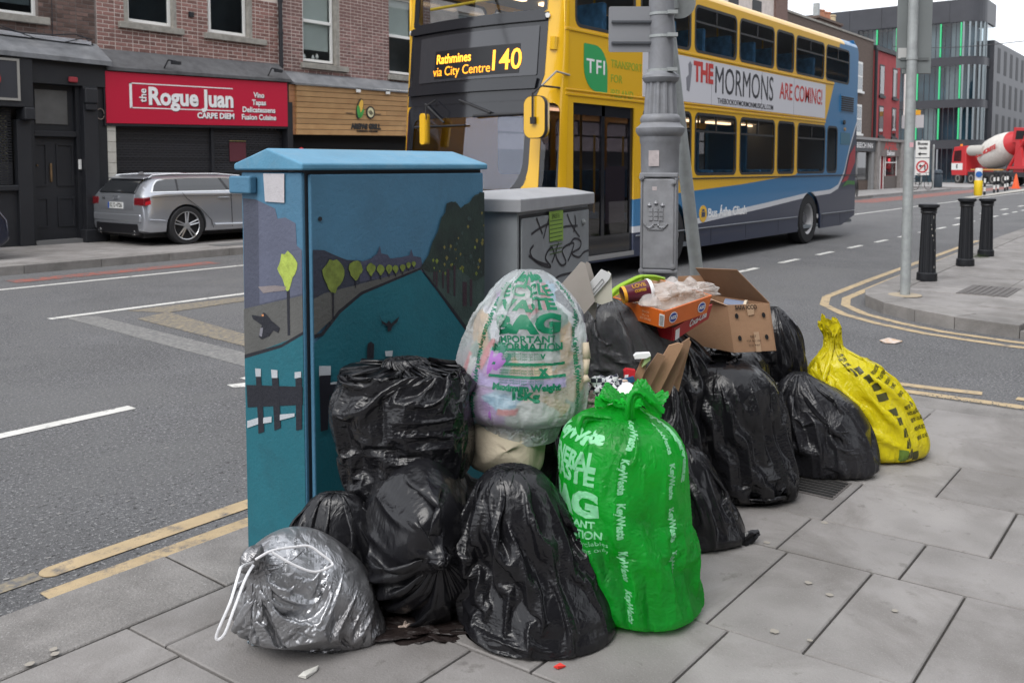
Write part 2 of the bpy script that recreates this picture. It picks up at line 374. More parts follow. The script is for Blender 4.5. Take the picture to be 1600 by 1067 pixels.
M_DARK=mat('dark_void',(.008,.008,.009),.8); M_RUB=mat('rubber',(.02,.02,.02),.75,bump=.2)
M_GALV=mat('galvanised',(.34,.36,.36),.45,metal=.35,var=.15,vs_=12,bump=.1,dirt=.3,dirtcol=(.2,.2,.19))
M_WPAINT=mat('white_paint',(.72,.72,.70),.5); M_CHROME=mat('chrome',(.8,.8,.8),.15,metal=1)
M_STONE=mat('sill_stone',(.30,.285,.255),.85,var=.2,vs_=9,bump=.6,dirt=.4)
M_GLASSD=glass('dark_glass',(.55,.58,.60)); M_GLASS=glass('clear_glass',(.86,.88,.88)); M_GLASSBUS=glass('bus_glass',(.66,.68,.69))
M_TEAL=mat('glass_room',(.10,.17,.19),.8,var=.4,vs_=1.2)
# ---------------- ground, road, pavements ----------------
ROADM=MB().box(-200,900,-300,700,-.5,0).build('road',M_ASPH); tag(ROADM,kind='structure')
def sheet(name,pts,z,m,kind='structure',parent=None):
    o=MB().prism(pts,z-.003,z,lambda u,v,h:(u,v,h)).build(name,m,parent); 
    if kind: o['kind']=kind
    return o
marks=[]
MK=thing('road_markings',None,None); MK['kind']='structure'
def strip(name,pts,w,m,z=.004,off=0):
    P=[Vector((*p[:2],0)) for p in pts]; Lf=[];Rt=[]
    for i,p in enumerate(P):
        d=(P[min(i+1,len(P)-1)]-P[max(i-1,0)]).normalized(); n=Vector((-d.y,d.x,0)); Lf.append(p+n*(off+w/2)); Rt.append(p+n*(off-w/2))
    mb=MB(); k=len(P); mb.add([(q.x,q.y,z) for q in Lf]+[(q.x,q.y,z) for q in Rt],[(i,i+1,k+i+1,k+i) for i in range(k-1)]); return mb.build(name,m,MK)
def arc(cx,cy,r,a0,a1,n=10): return [(cx+r*math.cos(R_(a0+(a1-a0)*i/n)),cy+r*math.sin(R_(a0+(a1-a0)*i/n))) for i in range(n+1)]
strip('edge_line',[(4.0,9.0),(70,9.0)],.1,M_WHITE); strip('edge_line',[(-5,11.6),(16,11.6)],.1,M_WHITE)
for k in range(-3,0): strip('lane_dash',[(3.7+1.62*k*1.0-.25,5.28),(3.7+1.62*k+.75,5.28)],.1,M_WHITE)
for k in range(0,26): strip('lane_dash',[(3.7+1.62*k,5.36),(3.7+1.62*k+.75,5.36)],.1,M_WHITE)
for k in range(9):
    strip('lane_dash',[(28+3.3*k,6.0-.0*k),(29.1+3.3*k,6.0)],.12,M_WHITE)
g=lambda *q:[tuple(gnd(x,y)[:2]) for x,y in q]
sheet('box_marking',g((100,497),(150,494),(400,556),(400,578)),.0045,M_FAINT,None,MK)
sheet('box_marking',g((215,499),(262,488),(400,528),(400,546)),.006,M_FAINTY,None,MK)
sheet('box_marking',g((200,486),(400,462),(400,468),(262,489)),.0052,M_FAINTY,None,MK)
sheet('box_marking',g((355,602),(400,597),(400,604),(365,606)),.0052,M_WHITE,None,MK)
# near yellow lines
strip('yellow_line',[(1.36,3.16)]+[(x,3.165) for x in (2,4,5.0)]+arc(5.2,2.15,1.03,80,0)[0:]+[(6.28,1),(6.33,-1),(6.45,-5)],.095,M_YEL)
strip('yellow_line',[(1.47,3.345),(5.0,3.345)]+arc(5.2,2.15,1.2,80,0)+[(6.45,1.5),(6.5,1.2)],.095,M_YEL,z=.0044)
for k in range(12): strip('yellow_line',[(6.5+.004*k,1.0-.3*k),(6.5+.004*k,.82-.3*k)],.085,M_YEL,z=.0044)
strip('yellow_line',[(-3,3.36),(1.42,3.35)],.08,M_FAINTY); sheet('yellow_line',[(1.47+.0475*math.cos(R_(a)),3.345+.0475*math.sin(R_(a))) for a in range(90,271,15)],.0043,M_YEL,None,MK)
# opposite kerb path
OK_=[(9.0,-14),(8.85,-4),(8.72,0.0),(8.80,1.35),(8.93,1.9),(9.15,2.3),(9.45,2.68),(9.85,2.98),(10.3,3.12),(12,3.2),(20,3.45),(45,3.7),(120,3.9)]
strip('yellow_line',OK_[2:11],.095,M_YEL,off=.2); strip('yellow_line',OK_[2:11],.095,M_YEL,off=.42)
strip('yellow_line',[(8.85,-4),(8.72,0)],.095,M_YEL,off=.2); strip('yellow_line',[(8.85,-4),(8.72,0)],.095,M_YEL,off=.42)
strip('red_lane',[(38,12.0),(74,12.0)],1.4,M_RED); strip('red_lane',[(5,12.3),(8,12.3)],.35,M_RED)
sheet('far_ground_island',[(46,9.2),(46.5,9.7),(66,10.2),(66,9.5)],.03,mat('island',(.4,.38,.34),.8),None,MK)
# near pavement
PZ=.03
np_=thing('pavement',None,None); np_['kind']='structure'
near_poly=[(-12,-14),(5.9,-14),(6.12,0),(6.08,1.6),(5.9,2.3),(5.5,2.78),(5.0,3.05),(4.4,3.1),(-12,3.1)]
o=MB().prism(near_poly,-.1,PZ-.012,lambda u,v,h:(u,v,h)).build('mortar_bed',M_JOINT,np_)
def slab(x0,x1,y0,y1,z,parent,m,name='paving_slab',th=.05,pts=None,gap=.004,jit=.002):
    z+=random.uniform(-jit,jit); g=gap
    pts=pts or [(x0+g,y0+g),(x1-g,y0+g),(x1-g,y1-g),(x0+g,y1-g)]
    mb=MB(); n=len(pts); cx=sum(p[0] for p in pts)/n; cy=sum(p[1] for p in pts)/n; e=.004
    ins=[(cx+(x-cx)*(1-e/max(.05,abs(x-cx)+.001)) if abs(x-cx)>.05 else x,cy+(y-cy)*(1-e/max(.05,abs(y-cy)+.001)) if abs(y-cy)>.05 else y) for x,y in pts]
    tz=[random.uniform(-jit,jit)*.5 for _ in pts]
    vs=[(x,y,z-th) for x,y in pts]+[(x,y,z-.004+t) for (x,y),t in zip(pts,tz)]+[(x,y,z+t) for (x,y),t in zip(ins,tz)]
    fs=[tuple(range(2*n,3*n))]
    for k in (0,1): fs+=[(k*n+i,k*n+(i+1)%n,(k+1)*n+(i+1)%n,(k+1)*n+i) for i in range(n)]
    mb.add(vs,fs); return mb.build(name,m,parent)
rows=[(-1.0,-.35,3),(-.35,.3,1),(.3,.9,2),(.9,1.485,0),(1.485,2.02,4),(2.02,2.585,1),(2.585,3.275,None),(3.275,3.655,None),(3.655,4.215,None),(4.215,4.72,None),(4.72,5.23,None),(5.23,5.8,3)]
known={6:[2.25,1.9,1.60,1.255,.945,.64,.30,-.05],7:[2.3,1.85,1.3,.855,.4,-.1],8:[2.2,1.75,1.26,.635,0],9:[2.1,1.5,.955,.35,-.2],10:[2.2,1.24,.5,-.2]}
skew=-.06
for i,(a,b,s) in enumerate(rows):
    ys=list(known.get(i,[])); 
    if not ys: 
        y=2.7-random.uniform(.2,.6)
        while y>-.3: ys.append(y); y-=random.choice((.35,.5,.62,.75))
    y=ys[-1]
    while y>-2.6: y-=random.choice((.33,.45,.6,.7)); ys.append(y)
    ys=[2.69]+ys
    for y1,y0 in zip(ys[:-1],ys[1:]):
        sk=lambda x,y:(x+skew*(1.25-y)*-1*-1 if False else x-skew*(1.25-y)*.9, y)
        top=2.69
        if a>=5.2 and y1>2.2: y1=min(y1,2.15)
        if a>=5.2 and y0>=y1: continue
        q=[sk(a+.004,y0+.004),sk(b-.004,y0+.004),sk(b-.004,y1-.004),sk(a+.004,y1-.004)]
        slab(a,b,y0,y1,PZ,np_,M_PAVE,pts=q)
# kerb stones near side
xs=[-6,-4.9,-3.7,-2.6,-1.5,-.4,.55,1.775,2.9,3.95,4.4]
for a,b in zip(xs[:-1],xs[1:]): slab(a,b,2.70,3.1,PZ-.004,np_,M_KERB,'kerb_stone',th=.12,gap=.006)
ko=[(4.4,3.1),(5.0,3.05),(5.5,2.78),(5.9,2.3),(6.08,1.6),(6.12,0),(6.05,-3)]; ki=[(4.4,2.7),(4.85,2.66),(5.15,2.5),(5.4,2.1),(5.68,1.5),(5.82,0),(5.75,-3)]
for k in range(6): slab(0,0,0,0,PZ-.006,np_,M_KERB,'kerb_stone',th=.12,pts=[ki[k],ki[k+1],ko[k+1],ko[k]])
o=MB()
for k in range(900):   # grit along the flush kerb of the lane
    t=random.random(); x=6.16+abs(random.gauss(0,.06)); y=-1.8+3.3*t; s=random.uniform(.002,.009); o.box(x,x+s,y,y+s,0,s)
o=o.build('grit',mat('grit',(.2,.19,.17),.9)); tag(o,kind='stuff')
# opposite pavement
op=thing('pavement',None,None); op['kind']='structure'; OZ=.12
MB().prism([(60,-30)]+[(9.3,-30)]+[(x+.12,y-.05) for x,y in OK_]+[(120,-30)],-.1,OZ-.008,lambda u,v,h:(u,v,h)).build('mortar_bed',M_PAVE,op)
def inpath(x,y):
    if y>3.9: return False
    for (x0,y0),(x1,y1) in zip(OK_[:-1],OK_[1:]):
        if y0<=y<=y1: return x>x0+(x1-x0)*(y-y0)/(y1-y0+1e-9)+.36 if y<2.9 else y< 2.75
    return x>9
# kerb stones along path
seg=[]; 
for (x0,y0),(x1,y1) in zip(OK_[1:-2],OK_[2:-1]):
    n=max(1,round(math.hypot(x1-x0,y1-y0)/1.1)); n=min(n,16)
    for k in range(n): seg.append((x0+(x1-x0)*k/n,y0+(y1-y0)*k/n))
seg.append(OK_[-2])
def nrm(i):
    a=Vector(seg[max(i-1,0)]); b=Vector(seg[min(i+1,len(seg)-1)]); d=(b-a).normalized(); return Vector((d.y,-d.x))
for i in range(len(seg)-1):
    a,b=Vector(seg[i]),Vector(seg[i+1]); na,nb=nrm(i)*.34,nrm(i+1)*.34; e=(b-a).normalized()*.004
    zz=OZ-.11*max(0,min(1,(1.0-a.y)/2.2)); 
    slab(0,0,0,0,zz,op,M_KERB,'kerb_stone',th=.16,pts=[tuple(a+e),tuple(a+na+e),tuple(b+nb-e),tuple(b-e)])
y=2.78
r=0
while y>-4:
    h=random.choice((.6,.75,.9)); x=9.0+random.random()*.5
    while x<26:
        w=random.choice((.5,.6,.8)); c=[(x,y-h),(x+w,y-h),(x+w,y),(x,y)]
        if all(inpath(*q) for q in ((x,y-.02),(x,y-h+.02))) : slab(x,x+w,y-h,y,OZ,op,M_PAVE)
        x+=w
    y-=h
M_PAVF=mat('pavement_far',(.29,.282,.278),.8,var=.2,vs_=.9,bump=.3,bs=60,dirt=.4,dirtcol=(.14,.13,.12))
o=MB().box(26,120,-20,3.3,0,.121).build('far_paving',M_PAVF,op)
# far pavement
fp=thing('pavement',None,None); fp['kind']='structure'
MB().box(-20,60.5,13.3,16.6,-.1,.12).build('paving_surface',M_PAVF,fp)
MB().box(66,90,13.3,60,-.1,.10).build('paving_surface',M_PAVF,fp)
for k in range(-4,40):
    slab(k*1.1,k*1.1+1.1,13.08,13.32,.125,fp,M_KERB,'kerb_stone',th=.13)
for k in range(3,22):
    for j,(a,b) in enumerate(((13.34,14.1),(14.1,14.9),(14.9,15.7),(15.7,16.3))):
        if k<17: slab(k+.3*(j%2),k+1+.3*(j%2),a,b,.126,fp,M_PAVE,th=.02)
bx('access_cover',mat('cover',(.12,.12,.12),.8,bump=.8),fp,8.9,9.6,13.45,13.85,.12,.135)
# utility cover on the opposite corner
cv=thing('manhole_cover','square metal access cover in the paving beside the grey sign pole','manhole cover',(11.3,1.9,OZ))
a,b=gnd(1440,462,OZ),gnd(1490,472,OZ)
bx('frame',mat('iron',(.11,.10,.095),.7,bump=1,bs=60),cv,10.6,11.45,1.75,2.25,OZ-.02,OZ+.006)
for k in range(7): bx('rib',MATS['iron'],cv,10.66,11.39,1.79+k*.062,1.82+k*.062,OZ+.006,OZ+.011)
gp=thing('drain_grate','dark iron drain grate in the paving beside the black bags on the right','drain grate',(4.55,1.78,PZ))
c=gnd(1296,764,PZ)
bx('frame',MATS['iron'],gp,c.x-.13,c.x+.13,c.y-.06,c.y+.2,PZ-.02,PZ+.004)
for k in range(7): bx('bar',MATS['rubber'],gp,c.x-.11+k*.033,c.x-.095+k*.033,c.y-.05,c.y+.18,PZ+.004,PZ+.009)
# ---------------- brick terraces on the far side ----------------
def brickmat(name,c,rand=.28): return mat(name,c,.85,var=.2,vs_=14,bump=.6,bs=60,rand=rand)
M_MORT=mat('mortar',(.60,.53,.49),.9,var=.15,vs_=4,bump=.5); M_MORTD=mat('mortar_dark',(.16,.135,.125),.9,var=.25,vs_=4)
M_BR1=brickmat('brick_red',(.235,.125,.108)); M_BR2=brickmat('brick_plum',(.225,.13,.118)); M_BR0=brickmat('brick_dark',(.135,.085,.072),.4)
FY=16.5
def brick_wall(parent,x0,x1,z0,z1,m,holes,limit=300,name='brick'):
    proto=None; rest=MB(); cells=[]; bw,bh=.212,.061; px,pz=.228,.077
    k=0; z=z0
    while z<z1:
        x=x0-(px/2 if k%2 else 0)
        # Flemish-like: alternate stretcher / header
        x=x0; st=k%2
        while x<x1-.02:
            w=bw if st==0 else .103
            w=min(w,x1-x-.012)
            if w>.03:
                segs=[(x+.006,x+.006+w)]
                for h in holes:
                    if z+bh>h[2] and z<h[3]:
                        segs=[q for s in segs for q in ((s[0],min(s[1],h[0]-.002)),(max(s[0],h[1]+.002),s[1])) if q[1]-q[0]>.03]
                for s in segs: cells.append((s[0],s[1],z))
            x+=w+.017; st^=1
        z+=pz; k+=1
    cells.sort(key=lambda c:abs(c[2]-4.2)); woffp=woff(parent); pr={}
    for i,(a,b,zz) in enumerate(cells):
        d=random.uniform(.003,.008)
        if i<limit:
            key=round(b-a,2)
            if key not in pr:
                me=bpy.data.meshes.new('brick'); mb=MB().box(0,b-a,-.02,.02,0,bh); me.from_pydata(mb.v,[],mb.f); me.materials.append(m); pr[key]=me
            o=bpy.data.objects.new('brick',pr[key]); COL.objects.link(o); o.parent=parent; o.location=Vector((a,FY-d+.02,zz))-woffp
        else: rest.box(a,b,FY-d,FY+.02,zz,zz+bh)
    if rest.v: 
        o=rest.build('brickwork',m,parent); o['kind']='stuff'
def window(parent,x0,x1,z0,z1,room,sash=None,blind=None,frame=.06,rev=.10,y=FY,fm=None):
    fm=fm or M_WPAINT
    w=MB(); Y0=y+rev
    for a in ((x0,x0+frame,z0,z1),(x1-frame,x1,z0,z1),(x0+frame,x1-frame,z0,z0+frame),(x0+frame,x1-frame,z1-frame,z1)): w.box(a[0],a[1],Y0,Y0+.06,a[2],a[3])
    if sash: w.box(x0+frame,x1-frame,Y0-.01,Y0+.05,sash-.035,sash+.035)
    wo=w.build('window',fm,parent,bevel=.006)
    bx('pane',M_GLASSD if room=='dark' else M_GLASS,wo,x0+frame,x1-frame,Y0+.03,Y0+.036,z0+frame,z1-frame)
    if blind: bx('blind',mat('blind',(.5,.54,.52),.8,var=.06,vs_=2),wo,x0+frame+.01,x1-frame-.01,Y0+.09,Y0+.1,blind,z1-frame)
    return wo
def shell(parent,x0,x1,z0,z1,m,holes,depth=.18,y=None):
    y=y if y is not None else FY
    polys=[[(x0,z0),(x1,z0),(x1,z1),(x0,z1)]]+[[(a,c),(b,c),(b,d),(a,d)] for a,b,c,d in holes]
    return plate('wall',m,parent,polys,depth,lambda u,v,w:(u,y+depth/2+w,v))
def sillp(parent,x0,x1,z0,z1,tilt=0): return MB().box(x0,x1,FY-.09,FY+.12,z0,z1).build('sill',M_STONE,parent,bevel=.012)
ROOM=mat('room_dark',(.20,.22,.23),.9,var=.4,vs_=.8)
BA=thing('brick_house','dark weathered brick house with a black shopfront at the left edge','building',(2,FY,.12))
BB=thing('brick_house','red brick house with pale mortar above the red restaurant sign','building',(8.37,FY,.12))
BC=thing('brick_house','plum brick house with white sash windows above the wooden shop sign','building',(12.46,FY,.12))
HA=[(6.2,7.33,4.13,5.9)]; HB=[(8.90,10.0,4.24,5.9),(10.70,11.78,4.24,5.9)]; HC=[(13.12,14.2,3.86,5.75),(15.8,16.9,3.80,5.75),(18.4,19.5,3.8,5.7)]
for B,x0,x1,H,mm,bm_ in ((BA,-1,8.37,HA,M_MORTD,M_BR0),(BB,8.372,12.458,HB,M_MORT,M_BR1),(BC,12.46,41,HC,M_MORT,M_BR2)):
    shell(B,x0,x1,2.0,9.6 if B!=BC else 10.4,mm,H)
    bx('interior',ROOM,B,x0+.05,x1-.05,FY+.9,FY+8,.2,9.3)
    brick_wall(B,max(x0,5.2),min(x1,17.3),3.62 if B!=BC else 3.55,5.0 if B==BA else (5.05 if B==BB else 5.9),bm_,H)
window(BA,6.2,7.33,4.13,5.9,'dark',blind=4.33); sillp(BA,6.1,7.5,3.99,4.12)
w=window(BB,9.0,9.93,4.27,5.9,'dark'); bx('reveal',M_STONE,BB,9.93,10.0,FY-.003,FY+.14,4.25,5.9); bx('reveal',M_STONE,BB,8.9,8.99,FY-.003,FY+.14,4.25,5.9); sillp(BB,8.78,10.12,4.11,4.235)
w=window(BB,10.78,11.68,4.27,5.9,'dark'); bx('reveal',M_STONE,BB,11.69,11.78,FY-.003,FY+.14,4.25,5.9); sillp(BB,10.6,12.1,4.11,4.235)
w=window(BC,13.16,14.08,3.9,5.75,'lit',sash=4.82,blind=4.18); bx('reveal',M_STONE,BC,14.1,14.2,FY-.003,FY+.14,3.87,5.75); sillp(BC,13.05,14.42,3.72,3.85)
w=window(BC,15.83,16.75,3.84,5.75,'lit',sash=4.78,blind=4.8); sillp(BC,15.75,17.0,3.66,3.79)
for px_,zz in ((13.35,3.96),(13.6,3.96),(13.72,4.0)): MB().lathe([(.03,0),(.04,.05),(.02,.1),(.025,.12)],(px_,FY+.24,zz),n=8).build('ornament',M_WPAINT,w)
window(BC,18.4,19.5,3.8,5.7,'lit',sash=4.7,blind=4.4)
for x0 in (20.8,23.2,25.6,28,30.4,32.8,35.2,37.6): 
    for z0 in (4.0,7.2): bx('window',M_BLACK,BC,x0,x0+1,FY-.01,FY+.05,z0,z0+1.6)
bx('alarm_box',M_BLACK,BB,10.26,10.36,FY-.05,FY,4.5,4.6)
MB().box(40.0,41.4,FY-.1,FY+1,8,10.9).build('chimney',M_BR0,BC)
MB().box(-12,41,FY-.15,FY-.02,9.55,9.7).build('parapet',M_STONE,BC)
# downpipe between the two houses
dp=thing('drainpipe','black drainpipe running down the brickwork between two shops','drainpipe',(12.47,FY,3.6))
MB().tube((12.47,FY-.07,3.66),(12.45,FY-.07,9.4),.045,n=12).build('pipe',M_BLACK,dp,smooth=True)
for z in (4.4,5.1,6.5): MB().tube((12.47,FY-.07,z),(12.47,FY-.07,z+.05),.058,n=12).build('bracket',M_BLACK,dp)
# black shopfront (left)
SA=thing('shopfront','black painted shopfront with panelled door and roller shutter at the left edge','shopfront',(7,16.3,.12))
M_LEAD=mat('lead_roof',(.15,.155,.165),.55,var=.25,vs_=3,bump=.5,bs=15,dirt=.5,dirtcol=(.3,.3,.3))
M_FELT=mat('felt_roof',(.09,.09,.095),.8,var=.25,vs_=5,bump=.6,bs=20,dirt=.3,dirtcol=(.2,.2,.2))
MB().prism([(FY,3.78),(FY,3.5),(15.95,3.34),(15.95,3.42)],3,8.36,lambda u,v,h:(h,u,v+.012*(h-6.5)*-1)).build('canopy',M_LEAD,SA)
k=-.016
MB().prism([(FY,3.83),(FY,3.76),(FY-.12,3.74),(FY-.12,3.79)],3,8.2,lambda u,v,h:(h,u,v+.012*(h-6.5)*-1)).build('flashing',mat('flash_w',(.42,.43,.46),.4,metal=.3,bump=1,bs=30),SA)
S=16.12
sh=lambda u:-.012*(u-6.5)
bxp=lambda n,m,P,x0,x1,y0,y1,z0,z1,**k:MB().box(x0,x1,y0,y1,z0,z1).build(n,m,P,**k)
bxp('fascia',M_BLACK,SA,3,6.98,16.0,16.5,2.50,3.36,bevel=.01)
bxp('fascia_board',mat('fascia_dark',(.03,.032,.04),.5),SA,5.4,6.72,15.985,16.0,2.62,3.26)
for a in ((6.72,6.76,2.6,3.3),(5.3,6.72,3.26,3.3),(5.3,6.72,2.6,2.64)): bxp('trim',mat('trim_grey',(.28,.27,.25),.6),SA,a[0],a[1],15.975,16.0,a[2],a[3])
MB().tube((6.26,15.99,2.95),(6.26,15.965,2.95),.19,n=32).build('round_badge',mat('badge_red',(.45,.03,.03),.5),SA)
MB().tube((6.26,15.966,2.95),(6.26,15.955,2.95),.155,n=32).build('badge_centre',M_BLACK,SA)
text('lettering','re',mat('letter_grey',(.5,.5,.5),.6),SA,lambda x,y,z:(6.33+x,15.975-z,2.555+y),.12,align='RIGHT')
bxp('corbel',M_BLACK,SA,6.80,6.98,15.93,16.3,2.28,2.5,bevel=.03)
bxp('pilaster',M_BLACK,SA,6.74,6.98,16.12,16.5,.12,2.3,bevel=.01)
bxp('head_beam',M_BLACK,SA,6.98,8.35,16.1,16.5,2.93,3.35,bevel=.01)
bxp('door_surround',M_BLACK,SA,6.98,7.06,16.2,16.5,.12,2.93); bxp('door_surround',M_BLACK,SA,7.79,7.86,16.2,16.5,.12,2.93)
bxp('pilaster',M_BLACK,SA,7.86,8.12,16.05,16.5,.12,2.93,bevel=.01); bxp('pilaster_base',M_BLACK,SA,7.80,8.2,15.98,16.5,.12,.36,bevel=.015)
bxp('corbel',M_BLACK,SA,7.86,8.1,15.97,16.1,2.62,2.9,bevel=.03); bxp('corbel',M_BLACK,SA,7.88,8.08,15.99,16.1,2.5,2.62,bevel=.02)
bxp('pier',M_BLACK,SA,8.12,8.33,16.15,16.5,.12,3.3)
bxp('alarm_light',mat('alarm_red',(.3,.03,.04),.5),SA,7.62,7.78,16.05,16.1,2.98,3.08,bevel=.02)
MB().path([(8.2+.07*math.cos(a/2),16.12,2.45+.1*math.sin(a/2)) for a in range(13)],.008,n=5).build('cable_loop',mat('cable',(.25,.2,.17),.7),SA)
bxp('transom_light',mat('transom',(.10,.10,.10),.4,var=.2,vs_=3),SA,7.12,7.68,16.28,16.29,2.24,2.84,bevel=.02)
bxp('transom_frame',M_BLACK,SA,7.06,7.79,16.30,16.4,2.1,2.93); bxp('transom_rail',M_BLACK,SA,7.06,7.79,16.2,16.3,2.02,2.12,bevel=.01)
dr=bxp('door',M_BLACK,SA,7.06,7.79,16.30,16.36,.2,2.02)
for a in ((7.09,7.3,1.15,1.9),(7.46,7.76,1.15,1.9),(7.09,7.3,.42,.95),(7.46,7.76,.42,.95)):
    plate('panel',M_BLACK,dr,[[(a[0],a[2]),(a[1],a[2]),(a[1],a[3]),(a[0],a[3])],[(a[0]+.03,a[2]+.03),(a[1]-.03,a[2]+.03),(a[1]-.03,a[3]-.03),(a[0]+.03,a[3]-.03)]],.02,lambda u,v,w:(u,16.29+w,v))
bxp('letter_plate',mat('brass',(.2,.13,.07),.45,metal=.6,var=.4),dr,7.34,7.38,16.27,16.30,1.22,1.55,bevel=.01)
bxp('knob',MATS['brass'],dr,7.1,7.13,16.24,16.3,1.5,1.53,bevel=.01); bxp('entry_phone',M_WPAINT,SA,7.80,7.85,16.16,16.2,1.44,1.62,bevel=.01)
bxp('door_step',mat('step',(.14,.14,.14),.8),SA,7.0,7.86,16.1,16.5,.12,.2)
bxp('stall_riser',M_BLACK,SA,3,6.74,16.2,16.5,.12,1.08); bxp('window_sill',M_BLACK,SA,3,6.75,16.12,16.5,1.08,1.18,bevel=.02)
M_SHW=mat('shop_glow',(.70,.66,.45),.8,var=.5,vs_=2)  # yellow glow of the lit shop put into the base colour
bxp('window_glow',M_SHW,SA,3,6.7,16.42,16.5,1.15,2.4)
sp=MB().box(0,3.6,-.012,.012,0,.028).build('slat',M_BLACK,SA,world=False); sp.location=Vector((3.1,16.25,2.45))-woff(SA)
for i in range(1,29):
    o=inst(sp,SA,Vector((3.1,16.25,2.45-.045*i))-woff(SA)); 
    if i>20: o.scale=(1,1,1.45)
tb=MB()
for i in range(20):
    for j in range(34): tb.box(3.1+j*.105+(i%2)*.05,3.125+j*.105+(i%2)*.05,16.235,16.265,2.43-.045*i-.02,2.45-.045*i)
tb.build('shutter_links',M_BLACK,SA)['kind']='stuff'
MB().path([(5.5,16.2,3.95),(6.3,16.25,3.86),(6.9,16.25,3.78),(7.4,16.3,3.80),(7.9,16.38,3.88),(8.25,16.44,3.82)],.012,n=5).build('cable_bundle',M_BLACK,SA)
MB().path([(6.5,16.3,3.9),(7.1,16.15,3.70),(7.6,16.2,3.68),(8.1,16.4,3.84),(8.3,16.45,3.7)],.010,n=5).build('cable_bundle',M_BLACK,SA)
MB().path([(7.55,16.47,3.75),(7.56,16.47,5.5)],.008,n=5).build('cable',M_BLACK,SA)
# red restaurant shopfront
SB=thing('shopfront','red sign reading the Rogue Juan over dark roller shutters','shopfront',(8.4,16.2,.12))
tl=lambda x:.019*(x-8.3)
def fb(n,m,P,x0,x1,y0,y1,z0,z1,**k): return MB().prism([(x0,z0+tl(x0)),(x1,z0+tl(x1)),(x1,z1+tl(x1)),(x0,z1+tl(x0))],y1,y0,lambda u,v,h:(u,h,v)).build(n,m,P,**k)
M_SIGN=mat('sign_red',(.50,.012,.045),.35); M_LET=mat('sign_white',(.82,.82,.82),.5); M_LETS=mat('letter_shadow',(.03,.01,.02),.6)
fb('sign_case',M_BLACK,SB,8.27,12.40,16.11,16.4,2.24,3.27); pn=fb('sign_panel',M_SIGN,SB,8.30,12.36,16.095,16.11,2.29,3.235)
MB().prism([(FY,3.68),(FY,3.3),(16.05,3.25),(16.05,3.31)],8.32,12.44,lambda u,v,h:(h,u,v+tl(h))).build('felt_roof',M_FELT,SB)
for x in (9.55,11.95): MB().path([(x-.08,16.1,3.36+tl(x)),(x-.02,16.05,3.52+tl(x)),(x+.12,16.0,3.5+tl(x))],.014,n=6).box(x+.02,x+.2,15.96,16.03,3.44+tl(x),3.5+tl(x)).build('sign_lamp',M_BLACK,SB)
YS=16.092
def st(t,x,z,size,w=None,bold=.006,sp=pn,rot=0,**k):
    for m,dx,dz,dy in ((M_LETS,.012,-.012,.0),(M_LET,0,0,-.003)):
        fn=(lambda u,v,q:(x+u+dx,YS+dy-q,z+v+dz+tl(x+u))) if not rot else (lambda u,v,q:(x-v+dx,YS+dy-q,z+u+dz+tl(x)))
        text('lettering',t,m,sp,fn,size,bold=bold,width=w,**k)
st('Rogue Juan',10.06,2.80,.46,1.86,bold=.016); st('the',9.02,2.82,.2,.26,bold=.004,rot=1); st('CARPE DIEM',10.58,2.47,.155,.85)
for i,(t,w_) in enumerate((('Vino',.27),('Tapas',.35),('Delicatessens',.82),('Fusion Cuisine',.86))): st(t,11.62,2.93-.155*i,.155,w_,bold=.004)
for a in ((8.75,10.98,3.03,3.05),(8.77,10.98,2.575,2.595),(8.75,8.80,2.575,3.05)): fb('sign_rule',M_LET,pn,a[0],a[1],YS-.003,YS,a[2],a[3])
bx('pier',M_BLACK,SB,12.36,12.5,16.1,16.5,.12,2.9)
tp=thing('tile_pier','narrow pier of white glazed tiles beside the black shop','pier',(8.4,16.2,.12))
M_TILE=mat('glazed_tile',(.55,.53,.48),.25,var=.12,vs_=6,rand=.08,dirt=.4,dirtcol=(.3,.26,.2))
for k in range(11): MB().box(8.335,8.50,16.16,16.2,.20+k*.195,.388+k*.195).build('tile',M_TILE,tp,bevel=.004)
bx('pier_core',M_STONE,tp,8.335,8.50,16.17,16.5,.12,2.33)
M_SHUT=mat('shutter',(.022,.022,.026),.5,rand=.3)
bx('shop_interior',mat('shop_int',(.02,.022,.026),.8,var=.6,vs_=2),SB,8.5,12.36,16.42,16.5,.12,2.3)
for (a,b) in ((8.52,10.55),(10.62,12.34)):
    sp=MB().box(0,b-a,-.012,.012,0,.036).build('slat',M_SHUT,SB,world=False); sp.location=Vector((a,16.3,.2))-woff(SB)
    for i in range(1,43): inst(sp,SB,Vector((a,16.3,.2+.049*i))-woff(SB))
tb=MB()
for i in range(43):
    for j in range(34): x=8.55+j*.112+(i%2)*.056; tb.box(x,x+.028,16.29,16.31,.2+.049*i+.036,.2+.049*(i+1))
tb.build('shutter_links',M_SHUT,SB)['kind']='stuff'
bx('shutter_post',M_BLACK,SB,10.55,10.62,16.24,16.34,.12,2.3)
bx('notice',mat('n1',(.25,.20,.08),.6),SB,11.0,11.4,16.27,16.28,2.02,2.035); bx('notice',mat('n2',(.10,.02,.03),.6),SB,11.0,11.4,16.272,16.28,1.6,2.0)
